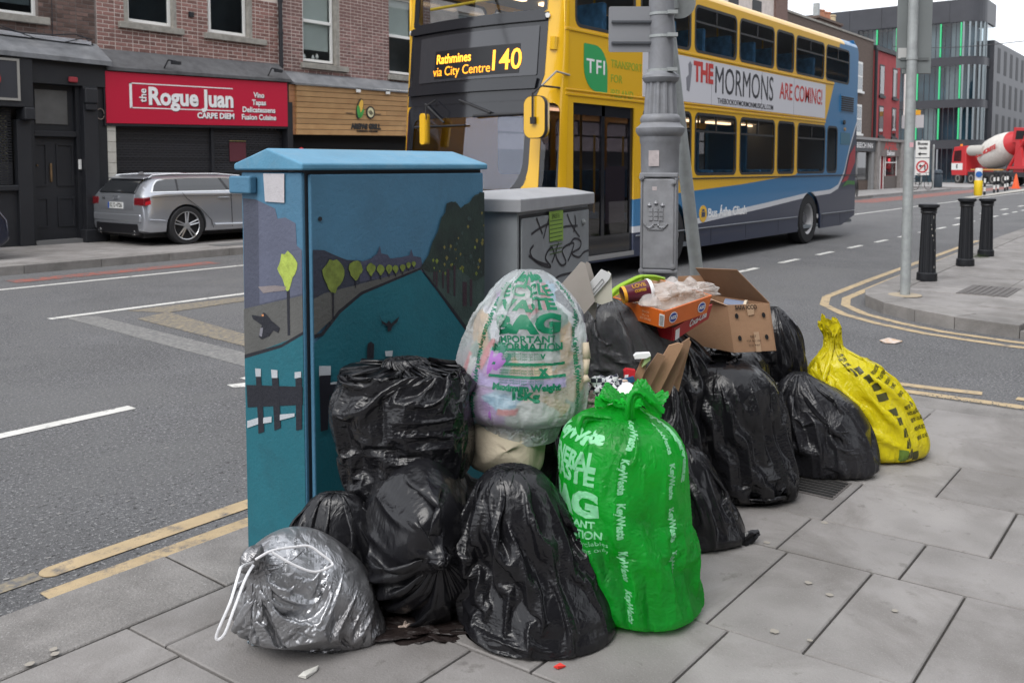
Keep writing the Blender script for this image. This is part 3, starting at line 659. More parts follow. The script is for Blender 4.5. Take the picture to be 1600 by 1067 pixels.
# wooden shopfront
SW=thing('shopfront','arepas grill shop with a pale wooden plank sign over a dark doorway','shopfront',(14,16.2,.12))
tw=lambda x:.018*(x-12.6)
M_PLK=mat('plank',(.47,.285,.13),.6,var=.25,vs_=3,col2=(.36,.20,.085),rand=.12,bump=.2); M_LOGO=mat('logo_dark',(.02,.02,.02),.6)
def wd(n,m,P,x0,x1,y0,y1,z0,z1,**k): return MB().prism([(x0,z0+tw(x0)),(x1,z0+tw(x1)),(x1,z1+tw(x1)),(x0,z1+tw(x0))],y1,y0,lambda u,v,h:(u,h,v)).build(n,m,P,**k)
for i in range(9): 
    z0=2.20+i*.121; x0=12.60
    for xa,xb in ((x0,14.8+.5*(i%3)),(14.8+.5*(i%3),19)): wd('plank',M_PLK,SW,xa+.002,xb-.002,16.08-random.uniform(0,.004),16.2,z0,z0+.109)
for i in range(9): MB().box(12.43,12.595,16.13,16.2,2.2+i*.121,2.317+i*.121).build('plank',mat('plank_end',(.36,.17,.08),.6,var=.2),SW)
wd('trim',M_WPAINT,SW,12.58,19,16.05,16.1,3.285,3.315)
for x in (14.3,15.25,16.2): wd('clip',M_WPAINT,SW,x,x+.13,16.03,16.05,3.2,3.3)
MB().prism([(FY,3.62),(FY,3.3),(16.03,3.3),(16.03,3.33)],12.5,41,lambda u,v,h:(h,u,v+tw(min(h,20)))).build('felt_roof',M_LEAD,SW)
fw=lambda cx,cz:(lambda u,v,q:(cx+u,16.07-q,cz+v+tw(cx+u)))
text('lettering','AREPAS GRILL',M_LOGO,SW,fw(14.62,2.40),.17,width=.95,bold=.012,th=.01)
text('lettering','FLAVOR LOCA - FUSE LATIN',M_LOGO,SW,fw(14.66,2.29),.05,width=.66,bold=.002,th=.01)
for a,b in ((14.0,14.22),(14.88,15.1)): wd('logo_rule',M_LOGO,SW,a,b,16.066,16.08,2.70,2.716)
def blob(name,m,P,cx,cz,rx,rz,ang=0,th=.012,y=16.066,pw=1,n=28):
    pts=[]
    for i in range(n):
        a=2*math.pi*i/n; u=rx*math.cos(a)*(1-pw*.0); v=rz*math.sin(a); u*= (1-.35*pw*math.sin(a)) if pw!=1 else 1
        pts.append((cx+u*math.cos(ang)-v*math.sin(ang),cz+u*math.sin(ang)+v*math.cos(ang)+tw(cx)))
    return MB().prism(pts,y,y-th,lambda u,v,h:(u,h,v)).build(name,m,P)
lg=blob('corn_logo',M_LOGO,SW,14.42,2.82,.10,.25,-.25,.010); blob('corn_cob',mat('corn',(.75,.45,.07),.6),lg,14.45,2.88,.065,.16,-.25,.014)
blob('corn_leaf',mat('leafg',(.06,.3,.06),.6),lg,14.38,2.75,.05,.15,.12,.017); blob('corn_leaf',MATS['leafg'],lg,14.48,2.71,.04,.12,-.5,.017)
lg=blob('arepa_logo',M_LOGO,SW,14.76,2.74,.14,.15,0,.010); blob('arepa_disc',mat('arepa',(.62,.58,.36),.6),lg,14.76,2.74,.10,.115,0,.014)
for k in range(3): blob('grill_mark',M_LOGO,lg,14.73+.03*k,2.74+.015*k-.02,.012,.07,.8,.016)
bx('shop_recess',M_DARK,SW,12.5,19.0,16.4,16.5,.12,2.25); bx('shop_counter',mat('counter',(.04,.03,.03),.6,var=.6,vs_=5),SW,12.6,19,16.2,16.4,.12,1.1)
for k in range(16): bx('display_item',mat('item%d'%(k%4),[(.3,.05,.04),(.35,.3,.12),(.1,.2,.25),(.4,.35,.3)][k%4],.6),SW,12.9+k*.2,13.05+k*.2,16.22,16.35,1.7,1.78+.03*(k%3))
bx('display_rail',mat('gold',(.4,.27,.08),.5),SW,12.9,16.4,16.18,16.2,1.86,1.89)
MB().lathe([(.001,-.06),(.05,-.04),(.06,0),(.05,.04),(.001,.06)],(12.72,16.1,1.86),n=10).build('red_lantern',mat('lantern',(.5,.02,.02),.5),SW)
# ---------------- far buildings ----------------
M_BRN=mat('brick_brown',(.115,.085,.07),.9,var=.3,vs_=9,bump=.5); M_BRN2=mat('brick_far',(.15,.105,.085),.9,var=.3,vs_=5)
def simplewin(P,x0,x1,z0,z1,fm,dark=M_DARK,y=FY,bars=True):
    f=bx('window',fm,P,x0,x1,y-.03,y+.05,z0,z1); bx('pane',M_GLASSD,f,x0+.1,x1-.1,y-.045,y-.03,z0+.1,z1-.12)
    if bars: bx('glazing_bar',fm,f,x0+.1,x1-.1,y-.06,y-.045,(z0+z1)/2-.04,(z0+z1)/2+.04)
    bx('sill',fm,f,x0-.1,x1+.1,y-.12,y-.0305,z0-.12,z0)
    return f
H1=thing('brick_house','brown brick terraced house with clay chimney pots behind the bus','building',(41.1,FY,.12))
bx('wall',M_BRN,H1,41.1,54.9,FY,FY+9,0,8.75)
bx('coping',M_STONE,H1,41.1,54.9,FY-.06,FY+.3,8.75,8.85)
for i,x in enumerate((43,46,49.5,51.9)):
    for z0,z1 in ((3.35,5.0),(5.75,7.4)): simplewin(H1,x,x+1.0,z0,z1,M_WPAINT)
ch=bx('chimney',M_BRN,H1,51.0,54.8,FY+1.9,FY+3.6,8.6,9.85)
MB().box(50.8,54.9,FY+1.8,FY+3.7,9.85,9.98).build('chimney_cap',M_BRN,ch)
for x,h,m in ((51.9,.5,'t'),(52.4,.55,'t'),(52.9,.5,'t'),(53.4,.55,'t'),(54.3,.5,'c')):
    MB().lathe([(.24,0),(.22,h*.8),(.26,h*.85),(.25,h)],(x,FY+2.3,9.98),n=12).build('chimney_pot',mat('terracotta' if m=='t' else 'claycream',(.42,.19,.11) if m=='t' else (.5,.4,.25),.8),ch,smooth=True)
MB().box(51.2,51.45,FY+2,FY+2.3,9.9,10.75).build('flue',M_GALV,ch)
# shop in brown house
bx('shop_fascia',mat('fasc',(.05,.055,.06),.6),H1,49.2,54.9,FY-.25,FY-.002,2.35,3.0); bx('cornice',mat('shopgrey',(.25,.25,.25),.7),H1,49.1,54.95,FY-.4,FY-.002,3.0,3.15)
text('lettering','BEECH INN',M_LET,H1,lambda u,v,q:(52.9+u,FY-.26-q,2.68+v),.42,width=2.9,bold=.01)
for a,b in ((49.1,49.5),(54.4,54.9)): bx('pilaster',MATS['shopgrey'],H1,a,b,FY-.2,FY-.001,.12,2.35)
bx('shop_window',M_GLASSD,H1,49.5,54.4,FY-.03,FY-.004,.7,2.3); bx('door_frame',MATS['shopgrey'],H1,52.0,52.15,FY-.1,FY-.031,.12,2.35)
H2=thing('red_house','narrow red painted house with a signed shop at street level','building',(55,FY,.12))
M_REDW=mat('red_render',(.33,.045,.05),.8,var=.15,vs_=1,bump=.2); bx('wall',M_REDW,H2,55.0,60.4,FY-.02,FY+9,0,8.35); bx('coping',M_BLACK,H2,54.95,60.5,FY-.15,FY+.3,8.35,8.6)
MB().tube((54.95,FY-.15,3),(54.95,FY-.15,8.4),.09).build('drainpipe',M_BLACK,H2)
for x in (56.1,58.8):
    for z0,z1 in ((3.3,5.15),(5.75,7.6)): 
        f=bx('window',M_BLACK,H2,x,x+.95,FY-.04,FY+.05,z0,z1); bx('pane',M_GLASS,f,x+.1,x+.85,FY-.05,FY-.04,z0+.1,z1-.1); bx('sill',M_BLACK,f,x-.1,x+1.05,FY-.12,FY-.0405,z0-.15,z0)
M_SHG=mat('shop_stone',(.26,.24,.23),.8,var=.2,vs_=3); bx('shop_fascia',mat('fasc2',(.17,.14,.13),.7,var=.3,vs_=2),H2,55.2,60.3,FY-.25,FY-.021,2.1,3.0); bx('cornice',M_SHG,H2,55,60.6,FY-.4,FY-.021,3.0,3.15)
text('lettering','APERL',mat('redlet',(.5,.04,.04),.6),H2,lambda u,v,q:(58+u,FY-.26-q,2.72+v),.62,width=2.7,bold=.03); text('lettering','Salon',M_LET,H2,lambda u,v,q:(58+u,FY-.26-q,2.3+v),.4,width=1.6,bold=.01)
for a,b in ((55,55.5),(59.9,60.5)): bx('pilaster',M_SHG,H2,a,b,FY-.35,FY-.021,.12,3.0)
bx('shop_window',M_GLASSD,H2,57.3,59.7,FY-.05,FY-.022,.95,2.05); bx('stall_riser',mat('riser',(.13,.11,.1),.7),H2,57.3,59.9,FY-.12,FY-.051,.12,.9)
for a in ((57.25,57.35,.9,2.1),(59.6,59.7,.9,2.1),(57.35,59.6,1.7,1.76),(56.2,56.35,.12,2.1),(56.9,57.0,.12,2.1)): bx('frame',M_WPAINT,H2,a[0],a[1],FY-.16,FY-.121,a[2],a[3])
bx('neon_sign',mat('neon',(.8,.03,.05),.5,emit=.8),H2,58.2,58.6,FY-.06,FY-.051,1.8,1.98)
ag=bx('hanging_sign',mat('ag',(.45,.45,.47),.6),H2,60.0,60.06,FY-1.6,FY-.3,3.9,4.7); bx('sign_top',mat('ago',(.7,.35,.03),.5),ag,59.99,60.07,FY-1.4,FY-.5,4.7,5.0)
MB().tube((60.5,FY-.3,3.9),(60.5,FY-.3,7.4),.06).build('white_pipe',M_WPAINT,H2)
# glass office building on the next corner
GB=thing('office_building','dark glass office building with green light strips and a rounded corner','building',(84,FY,.1))
M_CLAD=mat('dark_cladding',(.040,.042,.05),.45,var=.15,vs_=.7); M_CLAD2=mat('dark_band',(.035,.036,.043),.5)
X0=84.0; Yb=60; RC=1.6
def outline(off=0,x0=X0,y0=FY,x1=89,y1=Yb,r=RC,n=10):
    return [(x1,y0-off)]+[(x1,y1+off),(x0-off,y1+off)]+[(x0+r-(r+off)*math.cos(R_(a)),y0+r-(r+off)*math.sin(R_(a))) for a in np.linspace(0,90,n)]
def ring(n,m,z0,z1,off): return MB().prism(outline(off),z0,z1,lambda u,v,h:(u,v,h)).build(n,m,GB)
lv=[(.1,3.6),(4.6,8.3),(9.2,12.2),(13.0,16.1)]
ring('core',mat('office_core',(.08,.19,.25),.6,var=.5,vs_=.35,col2=(.03,.045,.055)),.1,13.6,-1.1)
bands=[(3.0,3.75),(6.5,7.2),(10.1,10.8)]
for z0,z1 in bands: ring('floor_band',M_CLAD2,z0,z1,.05)
ring('roof_band',M_CLAD,13.7,15.6,.12); bx('blank_wall',M_CLAD,GB,X0-.2,X0+.3,26.6,60,.1,13.69)
glz=glass('office_glass',(.50,.60,.64)); 
gz=[(.1,3.0),(3.75,6.5),(7.2,10.1),(10.8,13.7)]
po=outline(0)
for z0,z1 in gz:
    pts=[p for p in po]; mb=MB(); n=len(pts)
    for i in range(1,n-1):
        pass
    q=po[2:]+[po[0]]
    mb.add([(x,y,z0) for x,y in q]+[(x,y,z1) for x,y in q],[(i,i+1,len(q)+i+1,len(q)+i) for i in range(len(q)-1)]); mb.build('glazing',glz,GB)
M_GREEN=mat('green_light',(.04,.42,.17),.5,emit=.3); M_MUL=mat('mullion',(.30,.32,.34),.4,metal=.4); M_CURT=mat('curtain',(.34,.33,.33),.9,var=.2,vs_=1)
ys=[18.0,19.6,21.4,23.2,24.9]
for fl,(z0,z1) in enumerate(gz):
    for i,y in enumerate(ys):
        if i==4 and fl<3: continue
        m_=M_GREEN if (i!=4 or fl==3) and (i!=3 or fl==3) and (i!=2 or fl<3) and fl>0 else M_MUL
        bx('light_strip' if m_ is M_GREEN else 'mullion',m_,GB,X0-.16,X0-.02,y,y+.11,z0+.05,z1-.05)
        for k in range(1,4): bx('mullion',M_CLAD,GB,X0-.06,X0-.005,y+.43*k,y+.43*k+.05,z0,z1)
        if random.random()<.7: bx('curtain',M_CURT,GB,X0+.5,X0+.55,y+.3,y+.3+random.uniform(.3,1.3),z0,z1)
    for a in np.linspace(8,90,6):
        x=X0+RC-(RC+.05)*math.cos(R_(a)); y=FY+RC-(RC+.05)*math.sin(R_(a)); bx('mullion',mat('mullion_pale',(.22,.26,.28),.35,metal=.3),GB,x-.07,x+.07,y-.07,y+.07,z0,z1)
for i in range(14): bx('cladding_panel',M_CLAD,GB,X0-.16,X0-.13,19+i*2.8,19+i*2.8+2.76,13.75,15.55)
bx('side_wing',M_CLAD,GB,87.5,125,FY-.35,FY+6,.1,12.4)
for fl,z0 in enumerate((.8,3.9,6.8,9.7)):
    for i in range(12):
        x=89+i*2.9; bx('window',mat('slot_window',(.010,.011,.015),.6),GB,x,x+1.25,FY-.36,FY-.34,z0,z0+2.2)
H3=thing('brick_house','distant brown brick terrace with clay pots at the right edge','building',(128,FY,.1))
bx('wall',M_BRN2,H3,128,190,FY-1,FY+9,0,12.2); bx('coping',M_STONE,H3,128,190,FY-1.1,FY,12.2,12.5)
for i in range(8):
    for z0 in (1,4.3,7.6,10.0): bx('window',M_WPAINT,H3,131+i*4,132.3+i*4,FY-1.05,FY-.99,z0,z0+1.9-(.4 if z0>9 else 0))
ch=bx('chimney',M_BRN2,H3,140,146,FY,FY+2,12.5,14.6)
for k in range(5): MB().lathe([(.3,0),(.25,.8)],(140.8+k*1.1,FY+.8,14.6),n=8).build('chimney_pot',mat('terracotta',(.42,.19,.11),.8),ch)
H4=thing('brick_terrace','unseen brick terrace on the near side behind the photographer','building',(0,-8,0))  # out of view, added to block sky light and darken reflections
o=shell(H4,-40,4.6,0,11,M_BRN2,[(x,x+1.4,z,z+2) for x in range(-38,3,4) for z in (1.2,4.6,7.8)],y=-8.4); bx('rooms',M_DARK,H4,-40,4.6,-12,-8.1,0,10.9)
H5=thing('brick_terrace','unseen brick terrace on the near side beyond the lane','building',(10,-8,0))  # second unseen occluder, on the other side of the lane
o=shell(H5,11,70,0,11,M_BRN2,[(x,x+1.4,z,z+2) for x in range(12,66,4) for z in (1.2,4.6,7.8)],y=-6.4); bx('rooms',M_DARK,H5,11,70,-12,-6.1,0,10.9)
far=MB(); random.seed(5)
for i in range(26):
    x=190+random.random()*200; y=-40+i*7; far.box(x,x+12,y,y+7,0,8+random.random()*5)
far=far.build('far_rooftops',M_BRN2); tag(far,kind='stuff')
# ---------------- right hand corner: bollards, sign pole ----------------
def bollard(px,py,h,label,rs,chips):
    g=gnd(px,py,OZ); t=thing('bollard',label,'bollard',g,group='black fluted bollards on the corner pavement')
    M_B=mat('bollard_black',(.010,.011,.014),.32,bump=.25,bs=25,dirt=.12,dirtcol=(.05,.05,.05))
    n=32
    MB().lathe([(.115,0),(.118,.01),(.115,.09),(.105,.10)],n=8*4).build('base',M_B,t,world=False,smooth=True)
    MB().lathe([(.098,.10),(.078,h-.12)],n=48,flute=(0,2,.07,4)).build('shaft',M_B,t,world=False)
    MB().lathe([(.082,h-.12),(.095,h-.105),(.085,h-.09),(.10,h-.07),(.085,h-.065),(.105,h-.045),(.118,h-.04),(.118,h-.008),(.10,h)],n=32).build('cap',M_B,t,world=False,smooth=True)
    if chips:
        mb=MB(); random.seed(rs)
        for k in range(16):
            a=random.uniform(-2.9,-1.2)+HEAD-.3; z=random.uniform(.15,h-.15); r=.0995-.02*(z-.1)/(h-.22); s=random.uniform(.003,.010)
            d=Vector((math.cos(a),math.sin(a),0)); tt=Vector((-d.y,d.x,0)); c=d*r+Vector((0,0,z)); mb.add([c-tt*s,c-Vector((0,0,s*1.8)),c+tt*s*.8,c+Vector((0,0,s*2))],[(0,1,2,3)])
        mb.build('chipped_paint',mat('chip',(.45,.42,.38),.8),t,world=False)
bollard(1448,438,.93,'chipped black fluted bollard nearest the grey sign pole',3,True)
bollard(1508,415,.94,'black fluted bollard in the middle of the row of three',4,False)
bollard(1540,400,.89,'black fluted bollard with grass at its foot, last of the row',6,False)
gr=MB(); c=gnd(1526,402,OZ); random.seed(9)
for k in range(260):
    a=random.random()*6.28; r=random.random()**.5*.16; x=c.x+r*math.cos(a); y=c.y+r*math.sin(a); h=random.uniform(.03,.08); t=random.uniform(-.02,.02)
    gr.add([(x-.003,y,OZ),(x+.003,y,OZ),(x+t,y+t,OZ+h)],[(0,1,2)])
tag(gr.build('grass_tuft',mat('grass',(.07,.12,.025),.8)),kind='stuff')
c=gnd(1414,461,OZ)
sp_=thing('sign_pole','tall galvanised sign pole with grey panel back on the corner','sign pole',c)
MB().tube((0,0,0),(.0,0,5.2),.052,n=20).build('pole',M_GALV,sp_,world=False,smooth=True)
ft=MB().lathe([(.17,0),(.165,.006)],n=24).build('footing_ring',mat('buff_stone',(.36,.30,.22),.8),sp_,world=False)
Mx=Matrix.Rotation(HEAD-math.pi/2,4,'Z')
sg=MB().box(-.075,.235,.06,.075,2.36,5,Mx).build('sign_back',mat('panel_back',(.17,.185,.185),.5,var=.06,vs_=3),sp_,world=False,bevel=.01)
MB().box(-.14,.0,.055,.064,2.42,5,Mx).build('sign_back',MATS['panel_back'],sp_,world=False)
for z in (2.5,3.28): MB().tube((0,0,z),(0,0,z+.03),.058,n=20).build('clamp',M_GALV,sp_,world=False); MB().box(-.1,.2,.045,.06,z,z+.03,Mx).build('sign_rail',mat('panel_rail',(.12,.13,.13),.5),sp_,world=False)
MB().box(-.065-.06,-.065+.05,.046,.0545,2.52,2.63,Mx).build('sticker',mat('stk',(.45,.45,.44),.7),sp_,world=False)
MB().box(-.02,.02,-.0535,-.05,1.58,1.63,Mx).build('sticker',mat('stkp',(.6,.35,.38),.7),sp_,world=False)
# ---------------- mid-distance street furniture ----------------
def post_things():
    def p(px,py): return gnd(px,py)
    c=p(1528,307); t=thing('keep_left_bollard','yellow keep left traffic bollard with a blue arrow sign','traffic bollard',c)
    MB().lathe([(.13,0),(.2,.1),(.2,.75),(.17,.8)],n=16).build('yellow_base',mat('yel_pl',(.75,.52,.02),.5),t,world=False,smooth=True)
    MB().lathe([(.17,.8),(.17,1.35),(.15,1.4)],n=16).build('white_top',M_WPAINT,t,world=False,smooth=True)
    MB().tube((-.18,-.05,1.1),(-.2,-.05,1.1),.15,n=16).build('arrow_disc',mat('bluesign',(.02,.12,.4),.5),t,world=False)
    for i,(px,py) in enumerate(((1538,306),(1553,302),(1559,301),(1570,299),(1574,297.5))):
        c=p(px,py); t=thing('marker_post','black and white banded marker post %s'%['next to the yellow keep left bollard','second from the yellow keep left bollard','third from the yellow keep left bollard','fourth in line, before the last post','last in line, closest to the orange cone'][i],'marker post',c,group='banded marker posts on the traffic island')
        for k in range(5): MB().tube((0,0,.22*k),(0,0,.22*(k+1)),.055,n=10).build('band',M_WPAINT if k%2==1 else M_BLACK,t,world=False)
    c=p(1587,295); t=thing('traffic_cone','orange traffic cone standing beside the marker posts','traffic cone',c)
    MB().lathe([(.24,.03),(.05,.95),(.03,1.0)],n=16).build('cone',mat('cone_o',(.75,.11,.03),.6),t,world=False,smooth=True); MB().box(-.3,.3,-.3,.3,0,.04).build('base',MATS['cone_o'],t,world=False)
post_things()
c=gnd(1439,296,.12); t=thing('road_sign','no left turn sign below a white arrow plate on a thin post','road sign',c)
k=1/Vector((c.x,c.y)).length
MB().tube((0,0,0),(0,0,3.0),.04,n=8).build('post',M_GALV,t,world=False)
def bil(parent,name,m,u0,u1,v0,v1,h,th=.03): return MB().box(u0,u1,-h-th,-h,v0,v1,Mx).build(name,m,parent,world=False)
bil(t,'plate',M_WPAINT,-.42,.42,1.9,2.9,.04); bil(t,'plate',M_WPAINT,-.42,.42,.85,1.85,.04)
def wtext(parent,s,m,u,v,h,size,width=None,**k):
    me=bm_fix(text_mesh(s,size,width=width,**k),lambda a,b,c_:Mx@Vector((u+a,-h-c_,v+b))); return link('lettering',me,m,parent,world=False)
wtext(t,'Buses',M_LOGO,0,2.72,.072,.26,.6,bold=.01); wtext(t,'taxis',M_LOGO,0,2.46,.072,.24,.5,bold=.01)
MB().box(-.2,.25,-.075,-.072,2.07,2.15,Mx).add([Mx@Vector(q) for q in ((-.3,-.0735,2.11),(-.12,-.0735,1.98),(-.12,-.0735,2.24))],[(0,1,2)]).build('arrow',M_LOGO,t,world=False)
def disc(parent,name,m,u,v,r0,r1,h):
    n=24; pts=[[(u+r*math.cos(6.2832*i/n),v+r*math.sin(6.2832*i/n)) for i in range(n)] for r in ((r1,r0) if r0 else (r1,))]
    me=bm_fix(curve_mesh(pts,.004),lambda a,b,c_:Mx@Vector((a,-h-c_,b))); return link(name,me,m,parent,world=False)
disc(t,'prohibition_ring',mat('ringred',(.5,.02,.03),.5),0,1.35,.28,.37,.074)
MB().box(-.1,.2,-.078,-.073,1.36,1.43,Mx).box(.13,.2,-.078,-.073,1.15,1.4,Mx).add([Mx@Vector(q) for q in ((-.22,-.076,1.39),(-.08,-.076,1.28),(-.08,-.076,1.5))],[(0,1,2)]).build('arrow',M_LOGO,t,world=False)
MB().prism([(-.25,1.12),(-.2,1.08),(.25,1.55),(.2,1.6)],-.082,-.079,lambda u,v,h:Mx@Vector((u,h,v))).build('slash',MATS['ringred'],t,world=False)
c=gnd(1457,296,.12); t=thing('post','bare grey post between the no left turn sign and the litter bin','post',c); MB().tube((0,0,0),(0,0,2.6),.06,n=10).build('shaft',M_GALV,t,world=False); MB().lathe([(.065,2.6),(.03,2.68)],n=10).build('cap',M_GALV,t,world=False)
c=gnd(1465,293,.12); t=thing('litter_bin','dark cylindrical litter bin on the far pavement','litter bin',c); MBN=mat('bin_grey',(.05,.07,.09),.5)
MB().lathe([(.24,0),(.27,.05),(.27,.8),(.24,.82)],n=18).build('body',MBN,t,world=False,smooth=True); MB().lathe([(.2,.82),(.2,.92),(.28,.94),(.24,1.1),(.1,1.15)],n=18).build('hood',MBN,t,world=False,smooth=True)
def bicycle(px,py,label,rz):
    c=gnd(px,py,.12); t=thing('bicycle',label,'bicycle',c,rz=rz); 
    for x in (-.52,.52):
        w=MB(); n=28
        for i in range(n):
            a,b=2*math.pi*i/n,2*math.pi*(i+1)/n; w.tube((x+.33*math.cos(a),0,.34+.33*math.sin(a)),(x+.33*math.cos(b),0,.34+.33*math.sin(b)),.018,n=6)
        for i in range(0,n,3): w.tube((x,0,.34),(x+.33*math.cos(2*math.pi*i/n),0,.34+.33*math.sin(2*math.pi*i/n)),.003,n=4)
        w.build('wheel',M_RUB,t,world=False)
    f=[(-.52,0,.34),(-.15,0,.32),(-.25,0,.8),(-.52,0,.34)]; MB().path(f,.016,n=6).path([(-.25,0,.78),(.35,0,.8),(-.15,0,.32)],.018,n=6).path([(.33,0,.9),(.52,0,.34)],.016,n=6).build('frame',M_BLACK,t,world=False)
    MB().box(-.38,-.14,-.06,.06,.9,.95).build('saddle',M_RUB,t,world=False,bevel=.02); MB().tube((-.26,0,.78),(-.26,0,.92),.014).build('seat_post',M_GALV,t,world=False)
    MB().path([(.33,0,.88),(.31,0,1.0),(.4,-.25,1.02)],.013,n=6).path([(.31,0,1.0),(.4,.25,1.02)],.013,n=6).build('handlebar',M_BLACK,t,world=False)
bicycle(1440,297,'parked bicycle leaning at the no left turn sign',-.5)
c=bicycle(1337,308,'bicycle half hidden behind the rear of the bus',.2)
c=Vector((92,11.2,0)); 
t=thing('street_lamp','ornate double street lamp with scrollwork rising behind the mixer truck','street lamp',(93,13.2,0))
MB().lathe([(.22,0),(.2,1),(.12,1.4),(.09,10.5),(.05,11)],n=12).build('post',M_GALV,t,world=False,smooth=True)
sw=MB()
for r,cx in ((.75,1.0),(.45,.9),(.28,1.3)):
    for i in range(20):
        a,b=2*math.pi*i/20,2*math.pi*(i+1)/20; sw.tube(Mx@Vector((cx+r*math.cos(a),0,9+r*math.sin(a))),Mx@Vector((cx+r*math.cos(b),0,9+r*math.sin(b))),.05,n=5)
sw.tube(Mx@Vector((0,0,8.9)),Mx@Vector((2.2,0,8.4)),.07).tube(Mx@Vector((0,0,9.8)),Mx@Vector((1.6,0,9.8)),.06); sw.build('scrollwork',M_GALV,t,world=False)
MB().lathe([(.1,.4),(.3,.3),(.35,0),(.2,-.25)],tuple(Mx@Vector((2.3,0,8.0))),n=12).build('lantern',M_GALV,t,world=False)
t=thing('lamp_post','plain pale lamp post in front of the office wing','lamp post',(86,9.6,0)); MB().tube((0,0,0),(0,0,10.5),.1,.08,n=10).build('shaft',M_WPAINT,t,world=False)
w1=at(1395,73,70); w2=at(1640,60,42)
o=MB(); pts=[w1.lerp(w2,i/14)-Vector((0,0,.25*math.sin(math.pi*i/14))) for i in range(15)]; o.path(pts,.022,n=5); tag(o.build('overhead_wire',M_BLACK),'thin overhead wire crossing the sky at the right','wire')
# ---------------- concrete mixer truck (crossing the junction, cab on the left) ----------------
def mixer():
    t=thing('mixer_truck','red and white concrete mixer truck crossing the far junction','truck',(82.0,17.0,0),rz=-math.pi/2-.80)   # local +x runs to the tail
    m=lambda n,mm,mb,**k: mb.build(n,mm,t,world=False,**k)
    RD=mat('truck_red',(.50,.025,.03),.35,coat=.3); CH=mat('chassis',(.035,.035,.04),.7); 
    cab=MB().prism([(0,.75),(-.1,1.2),(0,2.3),(.25,3.1),(1.9,3.15),(2.0,.75)],-1.2,1.2,lambda u,v,h:(u,h,v)); cab=m('cab',RD,cab,bevel=.06)
    for s in (-1,1): 
        MB().prism([(.25,1.9),(.35,2.75),(1.3,2.8),(1.3,1.9)],s*1.2,s*1.215,lambda u,v,h:(u,h,v)).build('side_window',M_GLASSD,cab,world=False)
        MB().box(-.02,1.5,s*1.2,s*1.212,1.2,1.75).build('white_panel',M_WPAINT,cab,world=False)
    me=bm_fix(text_mesh('E',.42,bold=.02),lambda a,b,c_:(.75+a,-1.22-c_,1.47+b)); 
    MB().prism([(-1,2.1),(1,2.1),(1,3.0),(-1,3.0)],0,.02,lambda u,v,h:(.02+(v-2.3)*.31-h,u,v)).build('windscreen',M_GLASSD,cab,world=False)
    MB().tube((.8,-.9,3.15),(.8,-.9,3.3),.1,n=10).build('beacon',mat('amber',(.8,.25,.02),.4),cab,world=False)
    m('chassis',CH,MB().box(1.9,9.2,-1.05,1.05,.7,1.05)); m('side_guard',mat('guardy',(.55,.3,.08),.6),MB().box(2.6,6.6,-1.2,-1.14,1.18,1.28).box(2.6,6.6,1.14,1.2,1.18,1.28))
    m('water_tank',mat('tankg',(.45,.43,.40),.6),MB().tube((2.3,-1.0,2.75),(4.2,-1.0,2.75),.42,n=16),smooth=True)
    dr=MB(); ax=Vector((1,0,.30)).normalized(); n=28; prof=[(.35,0),(1.0,.35),(1.22,1.2),(1.25,2.2),(1.15,3.0),(.98,3.7)]; p2=[(.99,3.7),(.90,4.0),(.7,4.6),(.6,4.8)]
    Q=Matrix.Translation((2.7,0,2.15))@ax.to_track_quat('Z','Y').to_matrix().to_4x4()
    a=MB().lathe(prof,n=n); a.v=[tuple(Q@Vector(v)) for v in a.v]; d=m('drum',mat('drum_white',(.62,.59,.55),.5,var=.1,dirt=.3,dirtcol=(.35,.32,.28)),a,smooth=True)
    a=MB().lathe(p2,n=n); a.v=[tuple(Q@Vector(v)) for v in a.v]; a.build('drum_mouth',RD,d,world=False,smooth=True)
    tx=text_mesh('CONCRETE',.45,bold=.03); bm_fix(tx,lambda a_,b,c_:tuple(Vector((4.55+a_,-1.262-c_+ .18*b*b,2.65+b+.3*a_))),merge=True); link('lettering',tx,mat('redlet',(.5,.04,.04),.6),d,world=False)
    m('hopper',RD,MB().prism([(7.0,3.3),(7.2,4.4),(8.8,4.3),(8.4,3.2)],-.8,.8,lambda u,v,h:(u,h,v)).prism([(7.4,1.05),(7.6,3.4),(8.0,3.4),(8.6,1.05)],-.9,-.7,lambda u,v,h:(u,h,v)).prism([(7.4,1.05),(7.6,3.4),(8.0,3.4),(8.6,1.05)],.7,.9,lambda u,v,h:(u,h,v)))
    m('hopper_opening',M_DARK,MB().prism([(7.4,3.5),(7.5,4.15),(8.5,4.1),(8.2,3.5)],-.83,-.801,lambda u,v,h:(u,h,v)))
    m('chute',mat('chute',(.5,.5,.5),.5,metal=.3),MB().tube((8.4,-.3,3.0),(9.9,-.5,2.3),.25,.3,n=12)); m('rear_frame',RD,MB().box(7.0,9.2,-1.1,1.1,1.3,1.5).tube((6.6,-.8,1.2),(8.4,-.8,3.4),.12).tube((6.6,.8,1.2),(8.4,.8,3.4),.12))
    for x in (.85,2.65,5.4,6.75):
        for s in (-1,1):
            w=MB().lathe([(.35,-.15),(.5,-.15),(.52,-.1),(.52,.1),(.5,.15),(.35,.15)],(x,s*1.03,.52),n=20,axis='y').build('wheel',M_RUB,t,world=False,smooth=True)
            MB().lathe([(.1,.0),(.3,-.02),(.33,.02)],(x,s*1.17,.52),n=16,axis='y').build('rim',mat('rimgrey',(.2,.19,.18),.7),w,world=False)
    link('lettering',me,M_LOGO,cab,world=False)
mixer()
